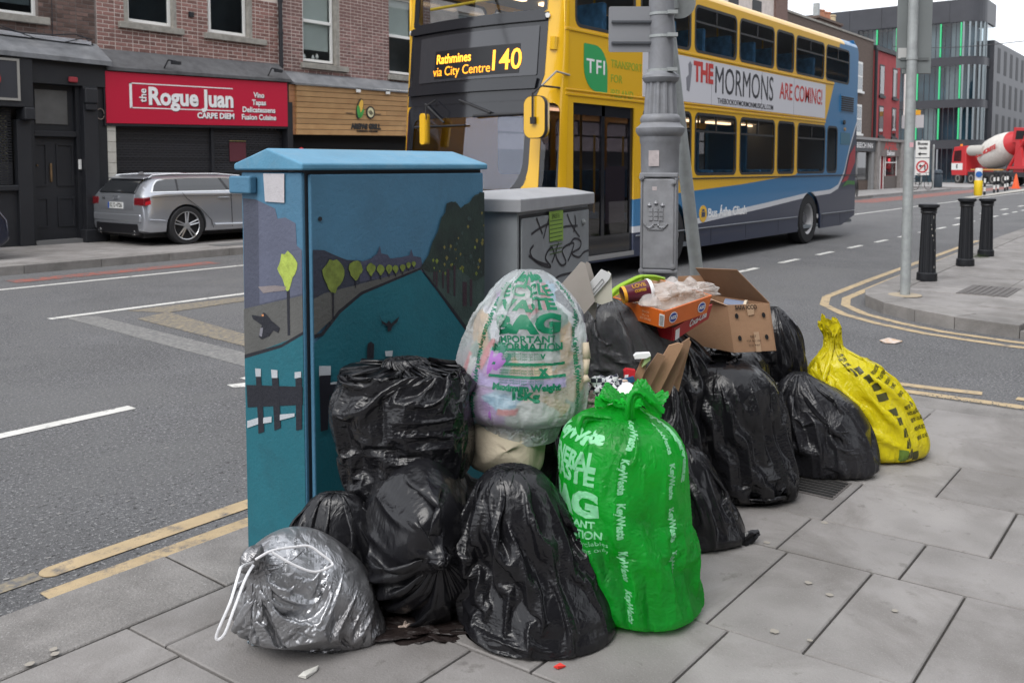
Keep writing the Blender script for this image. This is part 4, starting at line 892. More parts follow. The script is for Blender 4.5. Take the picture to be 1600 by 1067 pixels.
# ---------------- silver estate car, rear towards the left ----------------
def catmull(pts,n):
    P=[pts[0]]+list(pts)+[pts[-1]]; out=[]
    for i in range(1,len(P)-2):
        for k in range(n):
            t=k/n; p0,p1,p2,p3=[np.array(P[i+j],float) for j in (-1,0,1,2)]
            out.append(.5*((2*p1)+(-p0+p2)*t+(2*p0-5*p1+4*p2-p3)*t*t+(-p0+3*p1-3*p2+p3)*t**3))
    out.append(np.array(P[-2],float)); return out
def estate_car():
    t=thing('estate_car','silver estate car parked on the pavement before the dark shutters','car',(7.87,15.22,.12))
    SIL=mat('silver_paint',(.44,.46,.50),.28,metal=.7,coat=.6); GL=mat('privacy_glass',(.02,.022,.025),.06,coat=1); BLK=mat('car_black',(.012,.012,.014),.35)
    # stations along the length: x, bottom, half width low, half width belt, belt z, roof half width, roof z
    S=[(0.0,.36,.62,.66,.74,.60,.76),(.04,.26,.80,.82,.80,.66,.86),(.14,.24,.88,.86,.86,.66,.95),(.42,.22,.91,.90,.90,.60,1.12),(.80,.22,.925,.915,.915,.58,1.24),(1.25,.22,.93,.92,.925,.60,1.285),(2.0,.20,.93,.925,.92,.62,1.30),(2.7,.20,.93,.925,.91,.61,1.28),(3.2,.20,.93,.92,.90,.57,1.14),(3.55,.20,.93,.915,.885,.60,.99),(3.75,.2,.93,.91,.87,.62,.90),(4.3,.2,.90,.87,.80,.5,.83),(4.7,.24,.84,.80,.68,.4,.70),(4.88,.3,.66,.66,.55,.3,.57)]
    X=catmull(S,6); rows=[]
    for x,zb,wl,wb,zt,wr,zr in X:
        zr=max(zr,zt+.01)
        pr=[(0,zb),(wl*.82,zb),(wl*.95,zb+.03),(wl*.985,zb+.10),(wl,zb+.22),(wl*1.0,zb+(zt-zb)*.55),(wb*.995,zt-.12),(wb*.985,zt-.03),(wb*.94,zt),(wb*.94+(wr-wb*.94)*.35,zt+(zr-zt)*.42),(wb*.94+(wr-wb*.94)*.72,zt+(zr-zt)*.80),(wr,zr-.025*min(1,(zr-zt)*5)),(wr*.85,zr),(wr*.4,zr+.012),(0,zr+.015)]
        rows.append([(x,y,z) for y,z in pr]+[(x,-y,z) for y,z in pr[-2:0:-1]])
    n=len(rows[0]); vs=[v for r in rows for v in r]; mb=MB(); fs=[]
    for i in range(len(rows)-1):
        for j in range(n): fs.append((i*n+j,i*n+(j+1)%n,(i+1)*n+(j+1)%n,(i+1)*n+j))
    fs+=[tuple(range(n)),tuple(range((len(rows)-1)*n,len(rows)*n))[::-1]]
    mb.add(vs,fs); body=mb.build('body',SIL,t,world=False,smooth=True)
    cut=[]
    for xw in (1.5,4.42-.12):
        c=MB().tube((xw,-1.2,.33),(xw,1.2,.33),.385,n=40).build('cut',SIL,None); md=body.modifiers.new('b','BOOLEAN'); md.object=c; md.operation='DIFFERENCE'; md.solver='EXACT'; c.location=Vector(t.location); cut.append(c)
    bpy.context.view_layer.update(); dg=bpy.context.evaluated_depsgraph_get(); me=bpy.data.meshes.new_from_object(body.evaluated_get(dg)); body.modifiers.clear(); body.data=me
    for c in cut: bpy.data.objects.remove(c)
    me.polygons.foreach_set('use_smooth',[True]*len(me.polygons))
    try: me.set_sharp_from_angle(angle=R_(28))
    except Exception: pass
    bx('underbody',M_DARK,body,.3,4.6,-.75,.75,.15,.5,world=False)
    # side glass: outline following the tumblehome
    def sidey(x,z):
        for a,b in zip(X[:-1],X[1:]):
            if a[0]<=x<=b[0]: f=(x-a[0])/(b[0]-a[0]+1e-9); r=a*(1-f)+b*f; break
        _,zb,wl,wb,zt,wr,zr=r; q=(z-zt)/max(.05,zr-zt); k=[(0,0),(.42,.35),(.80,.72),(.97,1.0)]
        q=max(0,min(.97,q)); y=np.interp(q,[a for a,_ in k],[b for _,b in k]); return wb*.94+(wr-wb*.94)*y
    def glassp(nm,m,poly,off,s,parent,hole=None):
        xs_=[p[0] for p in poly]; zs=[p[1] for p in poly]
        fn=lambda u,v,w:(u,-s*(sidey(u,v)+off+w*.5),v)
        return plate(nm,m,parent,[poly]+([hole] if hole else []),.008,fn,cuts={0:list(np.arange(min(xs_)+.1,max(xs_),.1)),1:list(np.arange(min(zs)+.06,max(zs),.06))},world=False)
    up=[(.62,.955),(.80,1.08),(1.0,1.165),(1.25,1.215),(1.75,1.235),(2.4,1.232),(2.75,1.19),(3.1,1.06),(3.32,.955)]
    big=[(.50,.935),(.58,.985),(.78,1.10),(.98,1.185),(1.24,1.236),(1.75,1.256),(2.42,1.254),(2.78,1.21),(3.14,1.08),(3.42,.935)]
    for s in (1,-1):
        tr=glassp('window_trim',M_CHROME,big,.004,s,body,hole=up)
        glassp('side_window',GL,[(.62,.957),(.80,1.08),(1.0,1.165),(1.25,1.215),(1.42,1.222),(1.36,.957)],.006,s,body)
        glassp('side_window',GL,[(1.40,.957),(1.46,1.224),(1.75,1.233),(2.28,1.230),(2.36,.957)],.006,s,body)
        glassp('side_window',GL,[(2.42,.957),(2.34,1.230),(2.75,1.188),(3.1,1.06),(3.3,.957)],.006,s,body)
        glassp('side_pillar',BLK,[(.63,.956),(.8,1.078),(1.25,1.213),(2.4,1.23),(3.1,1.058),(3.31,.956)],.004,s,body)
        MB().path([(.75,s*.60,1.25),(.95,s*.60,1.305),(1.4,s*.61,1.33),(2.3,s*.62,1.33),(2.8,s*.61,1.28)],.016,n=8).build('roof_rail',M_CHROME,body,world=False,smooth=True)
        bx('door_handle',SIL,body,2.15,2.36,s*.915,s*.945,.80,.83,world=False,bevel=.01)
        sm=mat('seam',(.03,.03,.035),.6)
        MB().path([(1.42,s*.935,.92),(1.50,s*.935,.82),(1.78,s*.938,.62),(1.98,s*.938,.42),(2.02,s*.936,.28)],.005,n=4).build('door_seam',sm,body,world=False)
        MB().path([(2.4,s*.93,.93),(2.42,s*.935,.28)],.005,n=4).build('door_seam',sm,body,world=False)
        MB().path([(.35,s*.925,.845),(1.3,s*.936,.86),(3.6,s*.934,.845)],.006,n=4).build('shoulder_line',sm,body,world=False)
        MB().path([(2.05,s*.936,.33),(3.9,s*.938,.29)],.022,n=6).build('sill_strip',mat('sill_silver',(.5,.52,.55),.3,metal=.7),body,world=False,smooth=True)
        MB().path([(.28,s*.925,.47),(.9,s*.937,.45),(1.05,s*.937,.44)],.010,n=6).build('bumper_crease',SIL,body,world=False,smooth=True)
        lens=MB().prism([(.02,.70),(.35,.72),(.40,.86),(.02,.84)],s*.60,s*.905,lambda u,v,h:(u-.03+ (abs(h)-.6)*.12,h,v)); 
        tl=lens.build('tail_light',mat('tail_red',(.16,.008,.012),.12,coat=1),body,world=False,bevel=.02)
        MB().prism([(.1,.715),(.36,.73),(.38,.80),(.1,.77)],s*.90,s*.912,lambda u,v,h:(u+.01,h,v)).build('tail_lens',mat('tail_bright',(.6,.02,.03),.2,coat=1),tl,world=False)
    # hatch glass, spoiler, plate, rings
    MB().prism([(.085,.945),(.40,1.13),(.66,1.215),(.64,1.20),(.38,1.10),(.07,.91)],-.60,.60,lambda u,v,h:(u-.025,h*(1 if v<1 else .93),v+.012)).build('rear_window',GL,body,world=False)
    MB().prism([(.50,1.22),(.52,1.245),(.95,1.30),(.95,1.26)],-.60,.60,lambda u,v,h:(u,h,v)).build('roof_spoiler',SIL,body,world=False,bevel=.012)
    MB().prism([(1.0,1.30),(1.0,1.312),(2.4,1.322),(2.4,1.30)],-.5,.5,lambda u,v,h:(u,h,v)).build('roof_panel',mat('roof_dark',(.05,.045,.05),.2,coat=.5),body,world=False)
    MB().prism([(1.12,1.31),(1.16,1.37),(1.2,1.38),(1.24,1.31)],-.02,.02,lambda u,v,h:(u,h,v)).build('aerial',SIL,body,world=False)
    MB().prism([(.035,.90),(.02,.86),(-.012,.72),(-.005,.62),(.02,.60),(.06,.9)],-.6,.6,lambda u,v,h:(u,h,v)).build('tailgate',SIL,body,world=False,bevel=.012)
    plt=MB().box(-.03,-.012,-.26,.26,.645,.755).build('number_plate',mat('plate_w',(.62,.63,.62),.5),body,world=False); 
    link('lettering',bm_fix(text_mesh('152 D 4726',.10,bold=.003,width=.44),lambda a,b,c_:(-.032-c_,-a,.70+b)),M_LOGO,plt,world=False)
    bx('plate_band',mat('plate_blue',(.03,.1,.4),.5),plt,-.0315,-.0301,.215,.26,.645,.755,world=False)
    link('badge',bm_fix(text_mesh('A6',.075,bold=.004),lambda a,b,c_:(.0-c_-.004,.42-a,.82+b)),M_CHROME,body,world=False)
    rg=MB()
    for k in range(4):
        for i in range(14):
            a,b=2*math.pi*i/14,2*math.pi*(i+1)/14; rg.tube((-.008,.07-.05*k+.033*math.cos(a)+0,.83+.033*math.sin(a)),(-.008,.07-.05*k+.033*math.cos(b),.83+.033*math.sin(b)),.005,n=4)
    rg.build('ring_badge',M_CHROME,body,world=False)
    MB().box(-.03,.12,-.80,.80,.42,.56).build('bumper',SIL,body,world=False,bevel=.03); MB().box(-.02,.25,-.72,.72,.20,.40).build('bumper_insert',BLK,body,world=False,bevel=.03)
    for s in (1,-1): MB().tube((-.045,s*.58,.24),(.12,s*.58,.24),.045,n=14).build('exhaust',M_CHROME,body,world=False)
    MB().box(3.15,3.3,-1.08,-.9,.93,1.05).build('wing_mirror',SIL,body,world=False,bevel=.03)
    def squash(o):
        if o.type=='MESH':
            if o.data.users>1: o.data=o.data.copy()
            for v in o.data.vertices: v.co.x=v.co.x-.6 if v.co.x>=1.1 else .10+v.co.x*.40/1.1; v.co.z=v.co.z if v.co.z<.9 else .9+(v.co.z-.9)*.80
        for c_ in o.children: squash(c_)
    bpy.context.view_layer.update(); squash(body)
    for xw in (.9,3.7):
        for s in (1,-1):
            ty=MB().lathe([(.25,-.11),(.32,-.11),(.338,-.08),(.338,.08),(.32,.11),(.25,.11)],(xw,s*.83,.338),n=40,axis='y',caps=False).build('tyre',mat('tyre',(.018,.018,.02),.7),t,world=False,smooth=True)
            rm=MB(); y=s*.925
            R1=mat('alloy',(.55,.56,.58),.3,metal=.8)
            for i in range(40):
                a,b=2*math.pi*i/40,2*math.pi*(i+1)/40; rm.tube((xw+.245*math.cos(a),y,.338+.245*math.sin(a)),(xw+.245*math.cos(b),y,.338+.245*math.sin(b)),.011,n=5)
            for i in range(5):
                for d in (-.13,.13):
                    a=2*math.pi*i/5+.3; p=Vector((xw+.05*math.cos(a+d*2),y+s*-.01,.338+.05*math.sin(a+d*2))); q=Vector((xw+.24*math.cos(a+d),y,.338+.24*math.sin(a+d))); rm.tube(p,q,.016,.012,n=5)
            rm.tube((xw,y-s*.02,.338),(xw,y+s*.01,.338),.055,n=16); rm.build('rim',R1,ty,world=False)
            MB().tube((xw,s*.80,.338),(xw,s*.885,.338),.25,n=30).build('wheel_well',BLK,ty,world=False)
estate_car()
# dark car at the very left edge
t=thing('dark_car','dark blue car showing only its front corner at the left edge','car',(2.8,14.9,.12))
MB().prism([(0,.25),(0,.6),(.4,.85),(2.2,.95),(2.72,.85),(2.9,.6),(2.93,.3),(2.8,.2)],-.88,.88,lambda u,v,h:(u,h,v)).build('body',mat('navy_paint',(.012,.016,.035),.2,metal=.3,coat=1),t,world=False,bevel=.06,seg=4,smooth=True)
MB().tube((2.88,-.62,.36),(2.94,-.62,.36),.07,n=16).build('fog_lamp',M_CHROME,t,world=False)
MB().prism([(.2,.85),(.8,1.28),(1.5,1.3),(2.2,.93)],-.7,.7,lambda u,v,h:(u,h,v)).build('cabin',mat('privacy_glass',(.02,.022,.025),.06),t,world=False)
MB().lathe([(.2,-.1),(.31,-.1),(.31,.1),(.2,.1)],(2.15,-.82,.31),n=24,axis='y').build('wheel',M_RUB,t,world=False)
# ---------------- double-decker bus ----------------
def bus():
    T=thing('double_decker_bus','yellow and blue double-decker bus on route 140 with a white side advert','bus',(8.6,6.28,0))
    Y0,Y1=6.28,8.90; XF=8.62; XS=8.92; XE=19.86; ZB=.27; ZT=4.02
    # livery by place on the body (object coordinates: x' = X-8.6)
    lm=bpy.data.materials.new('bus_livery'); lm.use_nodes=True; nt=lm.node_tree; L=nt.links; b=nt.nodes['Principled BSDF']; b.inputs['Roughness'].default_value=.32; b.inputs['Coat Weight'].default_value=.25; b.inputs['Coat Roughness'].default_value=.05
    tc=N(nt,'ShaderNodeTexCoord'); sx=N(nt,'ShaderNodeSeparateXYZ'); L.new(tc.outputs['Object'],sx.inputs[0])
    def fc(pts,x0,x1,z0,z1,src):   # piecewise curve z=f(x)
        mr=N(nt,'ShaderNodeMapRange'); mr.inputs[1].default_value=x0; mr.inputs[2].default_value=x1; L.new(src,mr.inputs[0])
        c=N(nt,'ShaderNodeFloatCurve'); cv=c.mapping.curves[0]
        while len(cv.points)<len(pts): cv.points.new(.5,.5)
        for p,(x,z) in zip(cv.points,sorted(pts)): p.location=((x-x0)/(x1-x0),(z-z0)/(z1-z0)); p.handle_type='VECTOR'
        c.mapping.update(); L.new(mr.outputs[0],c.inputs['Value']); m2=N(nt,'ShaderNodeMapRange'); m2.inputs[3].default_value=z0; m2.inputs[4].default_value=z1; L.new(c.outputs[0],m2.inputs[0]); return m2.outputs[0]
    def gt(a,bb):
        m=N(nt,'ShaderNodeMath',operation='GREATER_THAN'); L.new(a,m.inputs[0]); 
        if isinstance(bb,(int,float)): m.inputs[1].default_value=bb
        else: L.new(bb,m.inputs[1])
        return m.outputs[0]
    def mixc(f,a,bb):
        m=N(nt,'ShaderNodeMix',data_type='RGBA'); L.new(f,m.inputs[0])
        for i,c in ((6,a),(7,bb)):
            if isinstance(c,tuple): m.inputs[i].default_value=(*c,1)
            else: L.new(c,m.inputs[i])
        return m.outputs[2]
    YEL=(.74,.42,.012); BLU=(.03,.17,.36); NAV=(.014,.022,.055); WHT=(.62,.63,.66); o=8.6
    x,z=sx.outputs[0],sx.outputs[2]
    # top of blue: from the front (z 1.0) rising to the tail, then slanting up behind the advert
    f1=fc([(0,.98),(9.9-o,1.02),(12.3-o,1.13),(14-o,1.2),(16.4-o,1.34),(17.6-o,1.9),(18.05-o,2.6),(18.45-o,3.3),(18.7-o,4.1),(19.9-o,4.5)],0,11.4,0,5,x)
    f2=fc([(0,.66),(12.3-o,.70),(15-o,.86),(17-o,.99),(18.3-o,1.03),(18.75-o,1.12),(19.1-o,1.4),(19.4-o,1.9),(19.75-o,2.35),(19.95-o,2.6)],0,11.4,0,5,x)
    add=N(nt,'ShaderNodeMath',operation='ADD'); L.new(f2,add.inputs[0]); add.inputs[1].default_value=-.085
    c=mixc(gt(z,f1),BLU,YEL); c=mixc(gt(z,f2),WHT,c); c=mixc(gt(z,add.outputs[0]),NAV,c)
    c=mixc(gt(z,4.0),c,mixc(gt(x,10.35),YEL,BLU)); 
    n=N(nt,'ShaderNodeTexNoise',Scale=1.5,Detail=6); L.new(tc.outputs['Object'],n.inputs['Vector']); r=N(nt,'ShaderNodeMapRange'); r.inputs[1].default_value=.35; r.inputs[2].default_value=.8; r.inputs[4].default_value=.3; L.new(n.outputs[0],r.inputs[0])
    c=mixc(r.outputs[0],c,(.12,.11,.10)) if False else c
    L.new(c,b.inputs['Base Color'])
    YM=mat('bus_yellow',YEL,.25,coat=.6); NM=mat('bus_navy',NAV,.25,coat=.6); BKM=mat('bus_black',(.015,.016,.02),.12,coat=.6); GR=mat('bus_gasket',(.02,.02,.022),.5)
    # windows: (x0,x1)
    UW=[(9.14,10.55),(10.70,12.15),(12.28,13.74),(13.85,15.28),(15.38,16.20),(16.30,17.78),(17.88,19.28)]
    LWn=[(10.78,12.20),(12.32,13.78),(13.92,15.37),(15.50,16.30),(16.45,17.92),(18.04,18.64)]
    uh=[rrect(a,b_,3.21,3.90,(.10,.10,.14,.14)) for a,b_ in UW]; lh=[rrect(a,b_,1.37,2.30,(.08,.08,.12,.12)) for a,b_ in LWn]
    door=[(9.10,.36),(10.55,.36),(10.55,2.28),(9.10,2.28)]
    def archp(cx,r=.60): return [(cx-r,ZB)]+[(cx-r*math.cos(R_(a)),.42+r*.97*math.sin(R_(a))) for a in range(0,181,12)]+[(cx+r,ZB)]
    AX2,AX1=17.15,11.6
    outer=[(XS,ZB)]+[(AX1-.60,ZB)]+archp(AX1)[1:-1]+[(AX1+.60,ZB),(AX2-.60,ZB)]+archp(AX2)[1:-1]+[(AX2+.60,ZB),(19.0,ZB),(19.84,.45),(19.86,3.9),(19.80,ZT),(XS,ZT)]
    for s,yy in ((0,Y0),(1,Y1)):
        fn=(lambda u,v,w:(u,Y0+.02-w,v)) if s==0 else (lambda u,v,w:(u,Y1-.02+w,v))
        hs=[outer]+uh+lh+([door] if s==0 else [])
        side=plate('side_panel',lm,T,hs,.04,fn)
        sgn=-1 if s==0 else 1; yo=yy
        for (a,b_),(z0,z1),kind in [(w,(3.21,3.90),'u') for w in UW]+[(w,(1.37,2.30),'l') for w in LWn]:
            ym=yo-sgn*.012
            gk=plate('window',GR,T,[rrect(a-.012,b_+.012,z0-.012,z1+.012,.12),rrect(a+.03,b_-.03,z0+.03,z1-.03,.09)],.02,lambda u,v,w,ym=ym:(u,ym+sgn*.004+w,v))
            plate('pane',glass('bus_glass2',(.78,.80,.82),ior=2.0),gk,[rrect(a+.02,b_-.02,z0+.02,z1-.02,.08)],.004,lambda u,v,w,ym=ym:(u,ym+w,v))
            big=b_-a>1.2
            if big and not (kind=='u' and a<11.9 ) :
                zt_=z1-(.24 if kind=='u' else .27); bx('vent_rail',GR,gk,a+.02,b_-.02,ym-.012,ym+.012,zt_-.015,zt_+.015); bx('vent_divider',GR,gk,(a+b_)/2-.012,(a+b_)/2+.012,ym-.012,ym+.012,zt_,z1-.02)
    # mouldings on the near side
    for z0,z1,m,a,b_ in ((1.305,1.325,GR,10.7,19.84),(3.14,3.17,YM,XS,18.35),(2.36,2.39,YM,XS,17.9),(2.42,2.44,YM,XS,17.9),(.545,.56,mat('grey_rail',(.25,.27,.3),.4),10.6,16.5),(.545,.56,MATS['grey_rail'],17.8,19.8)): bx('moulding',m,T,a,b_,Y0-.015,Y0-.0005,z0,z1,bevel=.004)
    for x_ in (12.9,14.2,15.6,17.85,18.9): bx('panel_seam',GR,T,x_,x_+.006,Y0-.0025,Y0-.0005,.3,.54)
    # advert on the side
    ad=bx('advert_panel',mat('advert_white',(.60,.60,.64),.45),T,10.75,17.86,Y0-.008,Y0-.001,2.45,3.11)
    for x_ in (12.83,14.75,16.2): bx('panel_seam',mat('seamg',(.35,.35,.38),.5),ad,x_,x_+.012,Y0-.0095,Y0-.0081,2.45,3.11)
    RE=mat('advert_red',(.50,.035,.03),.5); DK=mat('advert_dark',(.028,.028,.035),.5)
    tx=lambda cx,cz:(lambda u,v,q:(cx+u,Y0-.0105-q,cz+v))
    sh_=mat('advert_grey',(.36,.36,.40),.5)
    text('lettering','THE',RE,ad,tx(12.56,2.90),.40,width=.66,bold=.018); text('lettering','MORMONS',DK,ad,tx(14.10,2.82),.60,width=2.28,bold=0); text('lettering','ARE COMING!',RE,ad,tx(16.60,2.83),.42,width=2.15,bold=.004)
    text('lettering','THEBOOKOFMORMONMUSICAL.COM',DK,ad,tx(14.15,2.52),.12,width=2.2,bold=.001)
    MB().prism([(12.02,2.62),(12.1,2.6),(12.14,2.75),(12.18,3.0),(12.12,3.05),(12.06,3.0),(12.08,2.85),(12.0,2.8)],Y0-.011,Y0-.0085,lambda u,v,h:(u,h,v)).build('advert_figure',mat('figure_grey',(.2,.2,.23),.6),ad)
    # operator sign on the yellow
    lg=plate('operator_logo',mat('logo_green',(.03,.33,.10),.4),T,[rrect(9.32,9.86,2.44,3.02,(.30,.02,.30,.02),6)],.004,lambda u,v,w:(u,Y0-.004+w,v))
    text('lettering','TFI',M_LET,lg,lambda u,v,q:(9.585+u,Y0-.008-q,2.74+v),.25,width=.42,bold=.003,spacing=1.15)
    GT=mat('letter_green',(.25,.38,.03),.4)
    for i,w_ in enumerate((.78,.28,.56)): text('lettering',('TRANSPORT','FOR','IRELAND')[i],GT,T,lambda u,v,q:(9.95+u,Y0-.002-q,2.82-.19*i+v),.145,width=w_,align='LEFT',th=.003)
    d=MB().tube((12.62,Y0-.001,.77),(12.62,Y0-.006,.77),.13,n=30).build('round_emblem',YM,T); MB().box(12.56,12.68,Y0-.009,Y0-.0065,.72,.80).box(12.58,12.66,Y0-.009,Y0-.0065,.81,.84).build('emblem_mark',NM,d)
    text('lettering','Bus Átha Cliath',M_LET,T,lambda u,v,q:(12.80+u,Y0-.002-q,.765+v),.20,width=1.42,align='LEFT',bold=.004,th=.003)
    # red and green tail graphic
    plate('tail_graphic',mat('graphic_red',(.35,.02,.03),.4),T,[[(18.95,1.16),(19.2,1.3),(19.45,1.75),(19.78,1.95),(19.8,1.6),(19.5,1.35),(19.3,1.2)]],.003,lambda u,v,w:(u,Y0-.003+w,v)); plate('tail_graphic',mat('graphic_green',(.04,.18,.03),.4),T,[[(19.0,1.07),(19.4,1.12),(19.8,1.1),(19.8,1.18),(19.3,1.2)]],.003,lambda u,v,w:(u,Y0-.003+w,v))
    gv=bx('grille_frame',mat('bus_blue',BLU,.3),T,18.75,19.6,Y0-.01,Y0-.001,2.62,2.98)
    for k in range(7): bx('louvre',GR,gv,18.8,19.55,Y0-.025,Y0-.0105,2.65+.045*k,2.675+.045*k)
    bx('hatch',mat('bus_blue_d',(.025,.13,.2),.35),T,18.82,19.42,Y0-.006,Y0-.001,1.95,2.2); MB().tube((19.0,Y0,2.41),(19.0,Y0-.03,2.41),.05,n=12).build('fuel_cap',GR,T)
    MB().tube((19.05,Y0,2.27),(19.05,Y0-.03,2.27),.035,n=12).build('side_lamp',mat('lamp_b',(.3,.2,.1),.3),T)
    # roof
    rf=MB(); prof=[(Y0,ZT),(Y0+.02,ZT+.05),(Y0+.10,ZT+.115),(Y0+.3,ZT+.16),(Y0+.8,ZT+.19),(Y1-.8,ZT+.19),(Y1-.3,ZT+.16),(Y1-.10,ZT+.115),(Y1-.02,ZT+.05),(Y1,ZT)]
    rf.prism(prof,XS-.1,19.78,lambda u,v,h:(h,u,v)); rf.build('roof',lm,T,smooth=True)
    # rear
    bx('rear_panel',lm,T,19.78,19.86,Y0+.04,Y1-.04,.45,ZT+.0); MB().prism([(19.78,ZT),(19.86,ZT-.02),(19.85,ZT+.08),(19.7,ZT+.16)],Y0+.06,Y1-.06,lambda u,v,h:(u,h,v)).build('rear_cap',lm,T)
    # interior: floors, ceiling, lights, seats, poles
    IN=mat('bus_interior',(.20,.22,.24),.7); SE=mat('seat_blue',(.08,.24,.42),.8,var=.4,vs_=8); PO=mat('pole_yellow',(.75,.5,.03),.4)
    bx('lower_floor',IN,T,8.9,19.8,Y0+.05,Y1-.05,.30,.36); bx('upper_floor',IN,T,9.0,19.75,Y0+.05,Y1-.05,2.42,2.55); bx('ceiling',mat('ceil',(.30,.29,.27),.7),T,9.0,19.75,Y0+.05,Y1-.05,3.97,4.0)
    bx('engine_bay',IN,T,18.7,19.7,Y0+.06,Y1-.06,.5,2.4); LI=mat('bus_light',(1,.66,.38),.5,emit=3.0)
    for zz in (3.94,2.38):
        for k in range(7): bx('ceiling_light',LI,T,9.6+1.4*k,10.6+1.4*k,Y1-.75,Y1-.66,zz-.02,zz+.02)
    seat=MB().box(0,.42,-.45,.45,.38,.48).box(.36,.46,-.45,.45,.48,1.08).build('seat',SE,T,world=False,bevel=.03)
    k0=True
    for zz in (.36,2.55):
        for k in range(9):
            for ys_ in (Y0+.58,Y1-.58):
                x_=(10.9 if zz<1 else 9.6)+k*.95; 
                if x_>18.4: continue
                if k0: seat.location=Vector((x_,ys_,zz))-woff(T); k0=False
                else: inst(seat,T,Vector((x_,ys_,zz))-woff(T))
    for x_ in (9.3,10.6,12.3,14.2,16.2): MB().tube((x_,Y0+.9,.36),(x_,Y0+.9,2.4),.018,n=8).build('grab_pole',PO,T)
    for x_ in (11,13,15,17): MB().tube((x_,Y0+.95,2.55),(x_,Y0+.95,3.97),.018,n=8).build('grab_pole',PO,T)
    bx('bulkhead',mat('bulk',(.03,.12,.22),.5),T,13.0,13.06,Y0+.3,Y0+1.2,.4,2.1); bx('bulkhead',MATS['bulk'],T,14.6,14.66,Y0+.2,Y0+.9,.4,2.2)
    # door
    df=MB()
    for a in ((9.10,9.16,.36,2.28),(9.79,9.86,.36,2.28),(10.49,10.55,.36,2.28),(9.16,10.49,2.14,2.28),(9.16,9.79,.36,.60),(9.86,10.49,.36,.60)): df.box(a[0],a[1],Y0+.03,Y0+.07,a[2],a[3])
    df=df.build('door',BKM,T)
    for a,b_ in ((9.16,9.79),(9.86,10.49)): bx('pane',glass('door_glass',(.5,.47,.5)),df,a,b_,Y0+.045,Y0+.05,.6,2.14); MB().tube((b_-.08,Y0+.09,.9),(b_-.08,Y0+.09,1.9),.014,n=8).build('handrail',PO,df)
    bx('door_step',mat('step_al',(.4,.4,.4),.4,metal=.6),T,9.1,10.55,Y0-.01,Y0+.3,.30,.36)
    bx('notice',mat('notice_w',(.35,.35,.36),.6),df,9.92,10.4,Y0+.052,Y0+.055,.75,1.5)
    # wheels
    for cx in (AX1,AX2):
        for yy,s in ((Y0,-1),(Y1,1)):
            y=yy-s*.16
            ty=MB().lathe([(.30,-.14),(.45,-.14),(.485,-.10),(.485,.10),(.45,.14),(.30,.14)],(cx,y,.485),n=40,axis='y',caps=False).build('tyre',mat('tyre',(.018,.018,.02),.7),T,smooth=True)
            MB().lathe([(.10,s*.02),(.13,s*.02),(.15,-s*.06),(.24,-s*.07),(.265,s*.10),(.30,s*.125),(.30,s*.05)] if s>0 else [(.10,-.02),(.13,-.02),(.15,.06),(.24,.07),(.265,-.10),(.30,-.125),(.30,-.05)],(cx,y,.485),n=36,axis='y',caps=False).build('rim',mat('wheel_grey',(.42,.42,.43),.4,metal=.3,dirt=.4),ty,smooth=True)
            MB().tube((cx,y+s*.0,.485),(cx,y+s*.07,.485),.10,n=20).build('hub',mat('hub_dark',(.12,.12,.13),.6),ty)
        bx('wheel_arch',M_DARK,T,cx-.62,cx+.62,Y0+.42,Y1-.42,.35,1.05)
    bx('chassis',M_DARK,T,9.2,19.6,Y0+.5,Y1-.5,.22,.34)
    # ---- front ----
    hw=(Y1-Y0)/2; YC=(Y0+Y1)/2; R0=.30; flat=hw-R0; AL=flat+R0*math.pi/2
    def front(w,z,out):
        s=1 if w>=0 else -1; a=abs(w)
        rk=max(0,z-1.25)*.105+ (max(0,.9-z))*.02
        bul=.10*(1-min(1,a/flat)**2) if a<flat else 0
        if a<=flat: x,y,nx,ny=0-bul,a,-1,0
        else:
            t=min((a-flat)/R0,math.pi/2+.0); x=R0*(1-math.cos(t)); y=flat+R0*math.sin(t); nx,ny=-math.cos(t),math.sin(t)
            if (a-flat)/R0>math.pi/2: x+=(a-AL)
        fade=max(0,1-x/(R0+.001)) if a>flat else 1
        X=XF+x+rk*(.25+.75*fade); 
        return (X+nx*out,YC-s*(y+ny*out)*1.0,z)      # w>0 is the near side (towards -Y)
    cw=list(np.arange(-1.5,1.51,.07))
    def fplate(n,m,P,polys,out,th=.02): return plate(n,m,P,polys,th,lambda u,v,w:front(u,v,out+w),cuts={0:cw},smooth=True)
    LF=AL+.02
    ws=rrect(-1.17,.98,.98,2.30,(.10,.10,.40,.55),10); uwn=rrect(-1.16,1.10,3.36,3.93,(.06,.06,.05,.05))
    blk=rrect(-1.185,1.13,2.30,3.36,(.03,.03,.03,.03)); sw=rrect(1.11,1.36,.98,2.26,(.12,.06,.04,.04))
    blk=[(-1.185,2.30),(1.0,2.30),(1.06,2.42),(1.12,2.6),(1.13,3.36),(-1.185,3.36)]
    fplate('front_panel',YM,T,[[(-LF,.98),(LF,.98),(LF,4.02),(-LF,4.02)],ws,uwn,blk,sw],0)
    fplate('front_skirt',YM,T,[[(-LF,.55),(LF,.55),(LF,.98),(-LF,.98)]],.0); fplate('front_bumper',NM,T,[[(-LF,.25),(LF,.25),(LF,.55),(-LF,.55)]],.0)
    wsp=fplate('windscreen',glass('windscreen_glass',(.72,.74,.80),ior=3.4),T,[rrect(-1.17,.98,.98,2.30,(.10,.10,.40,.55),10)],-.004,.006)
    fplate('windscreen_border',BKM,T,[rrect(-1.18,.99,.97,2.31,(.10,.10,.41,.56),10),rrect(-1.02,.90,1.10,2.12,(.10,.10,.34,.48),10)],.006,.008)
    fplate('upper_windscreen',M_GLASS,T,[uwn],-.004,.006); fplate('upper_border',BKM,T,[rrect(-1.17,1.11,3.35,3.94,.06),rrect(-1.06,1.05,3.40,3.90,.05)],.006,.008)
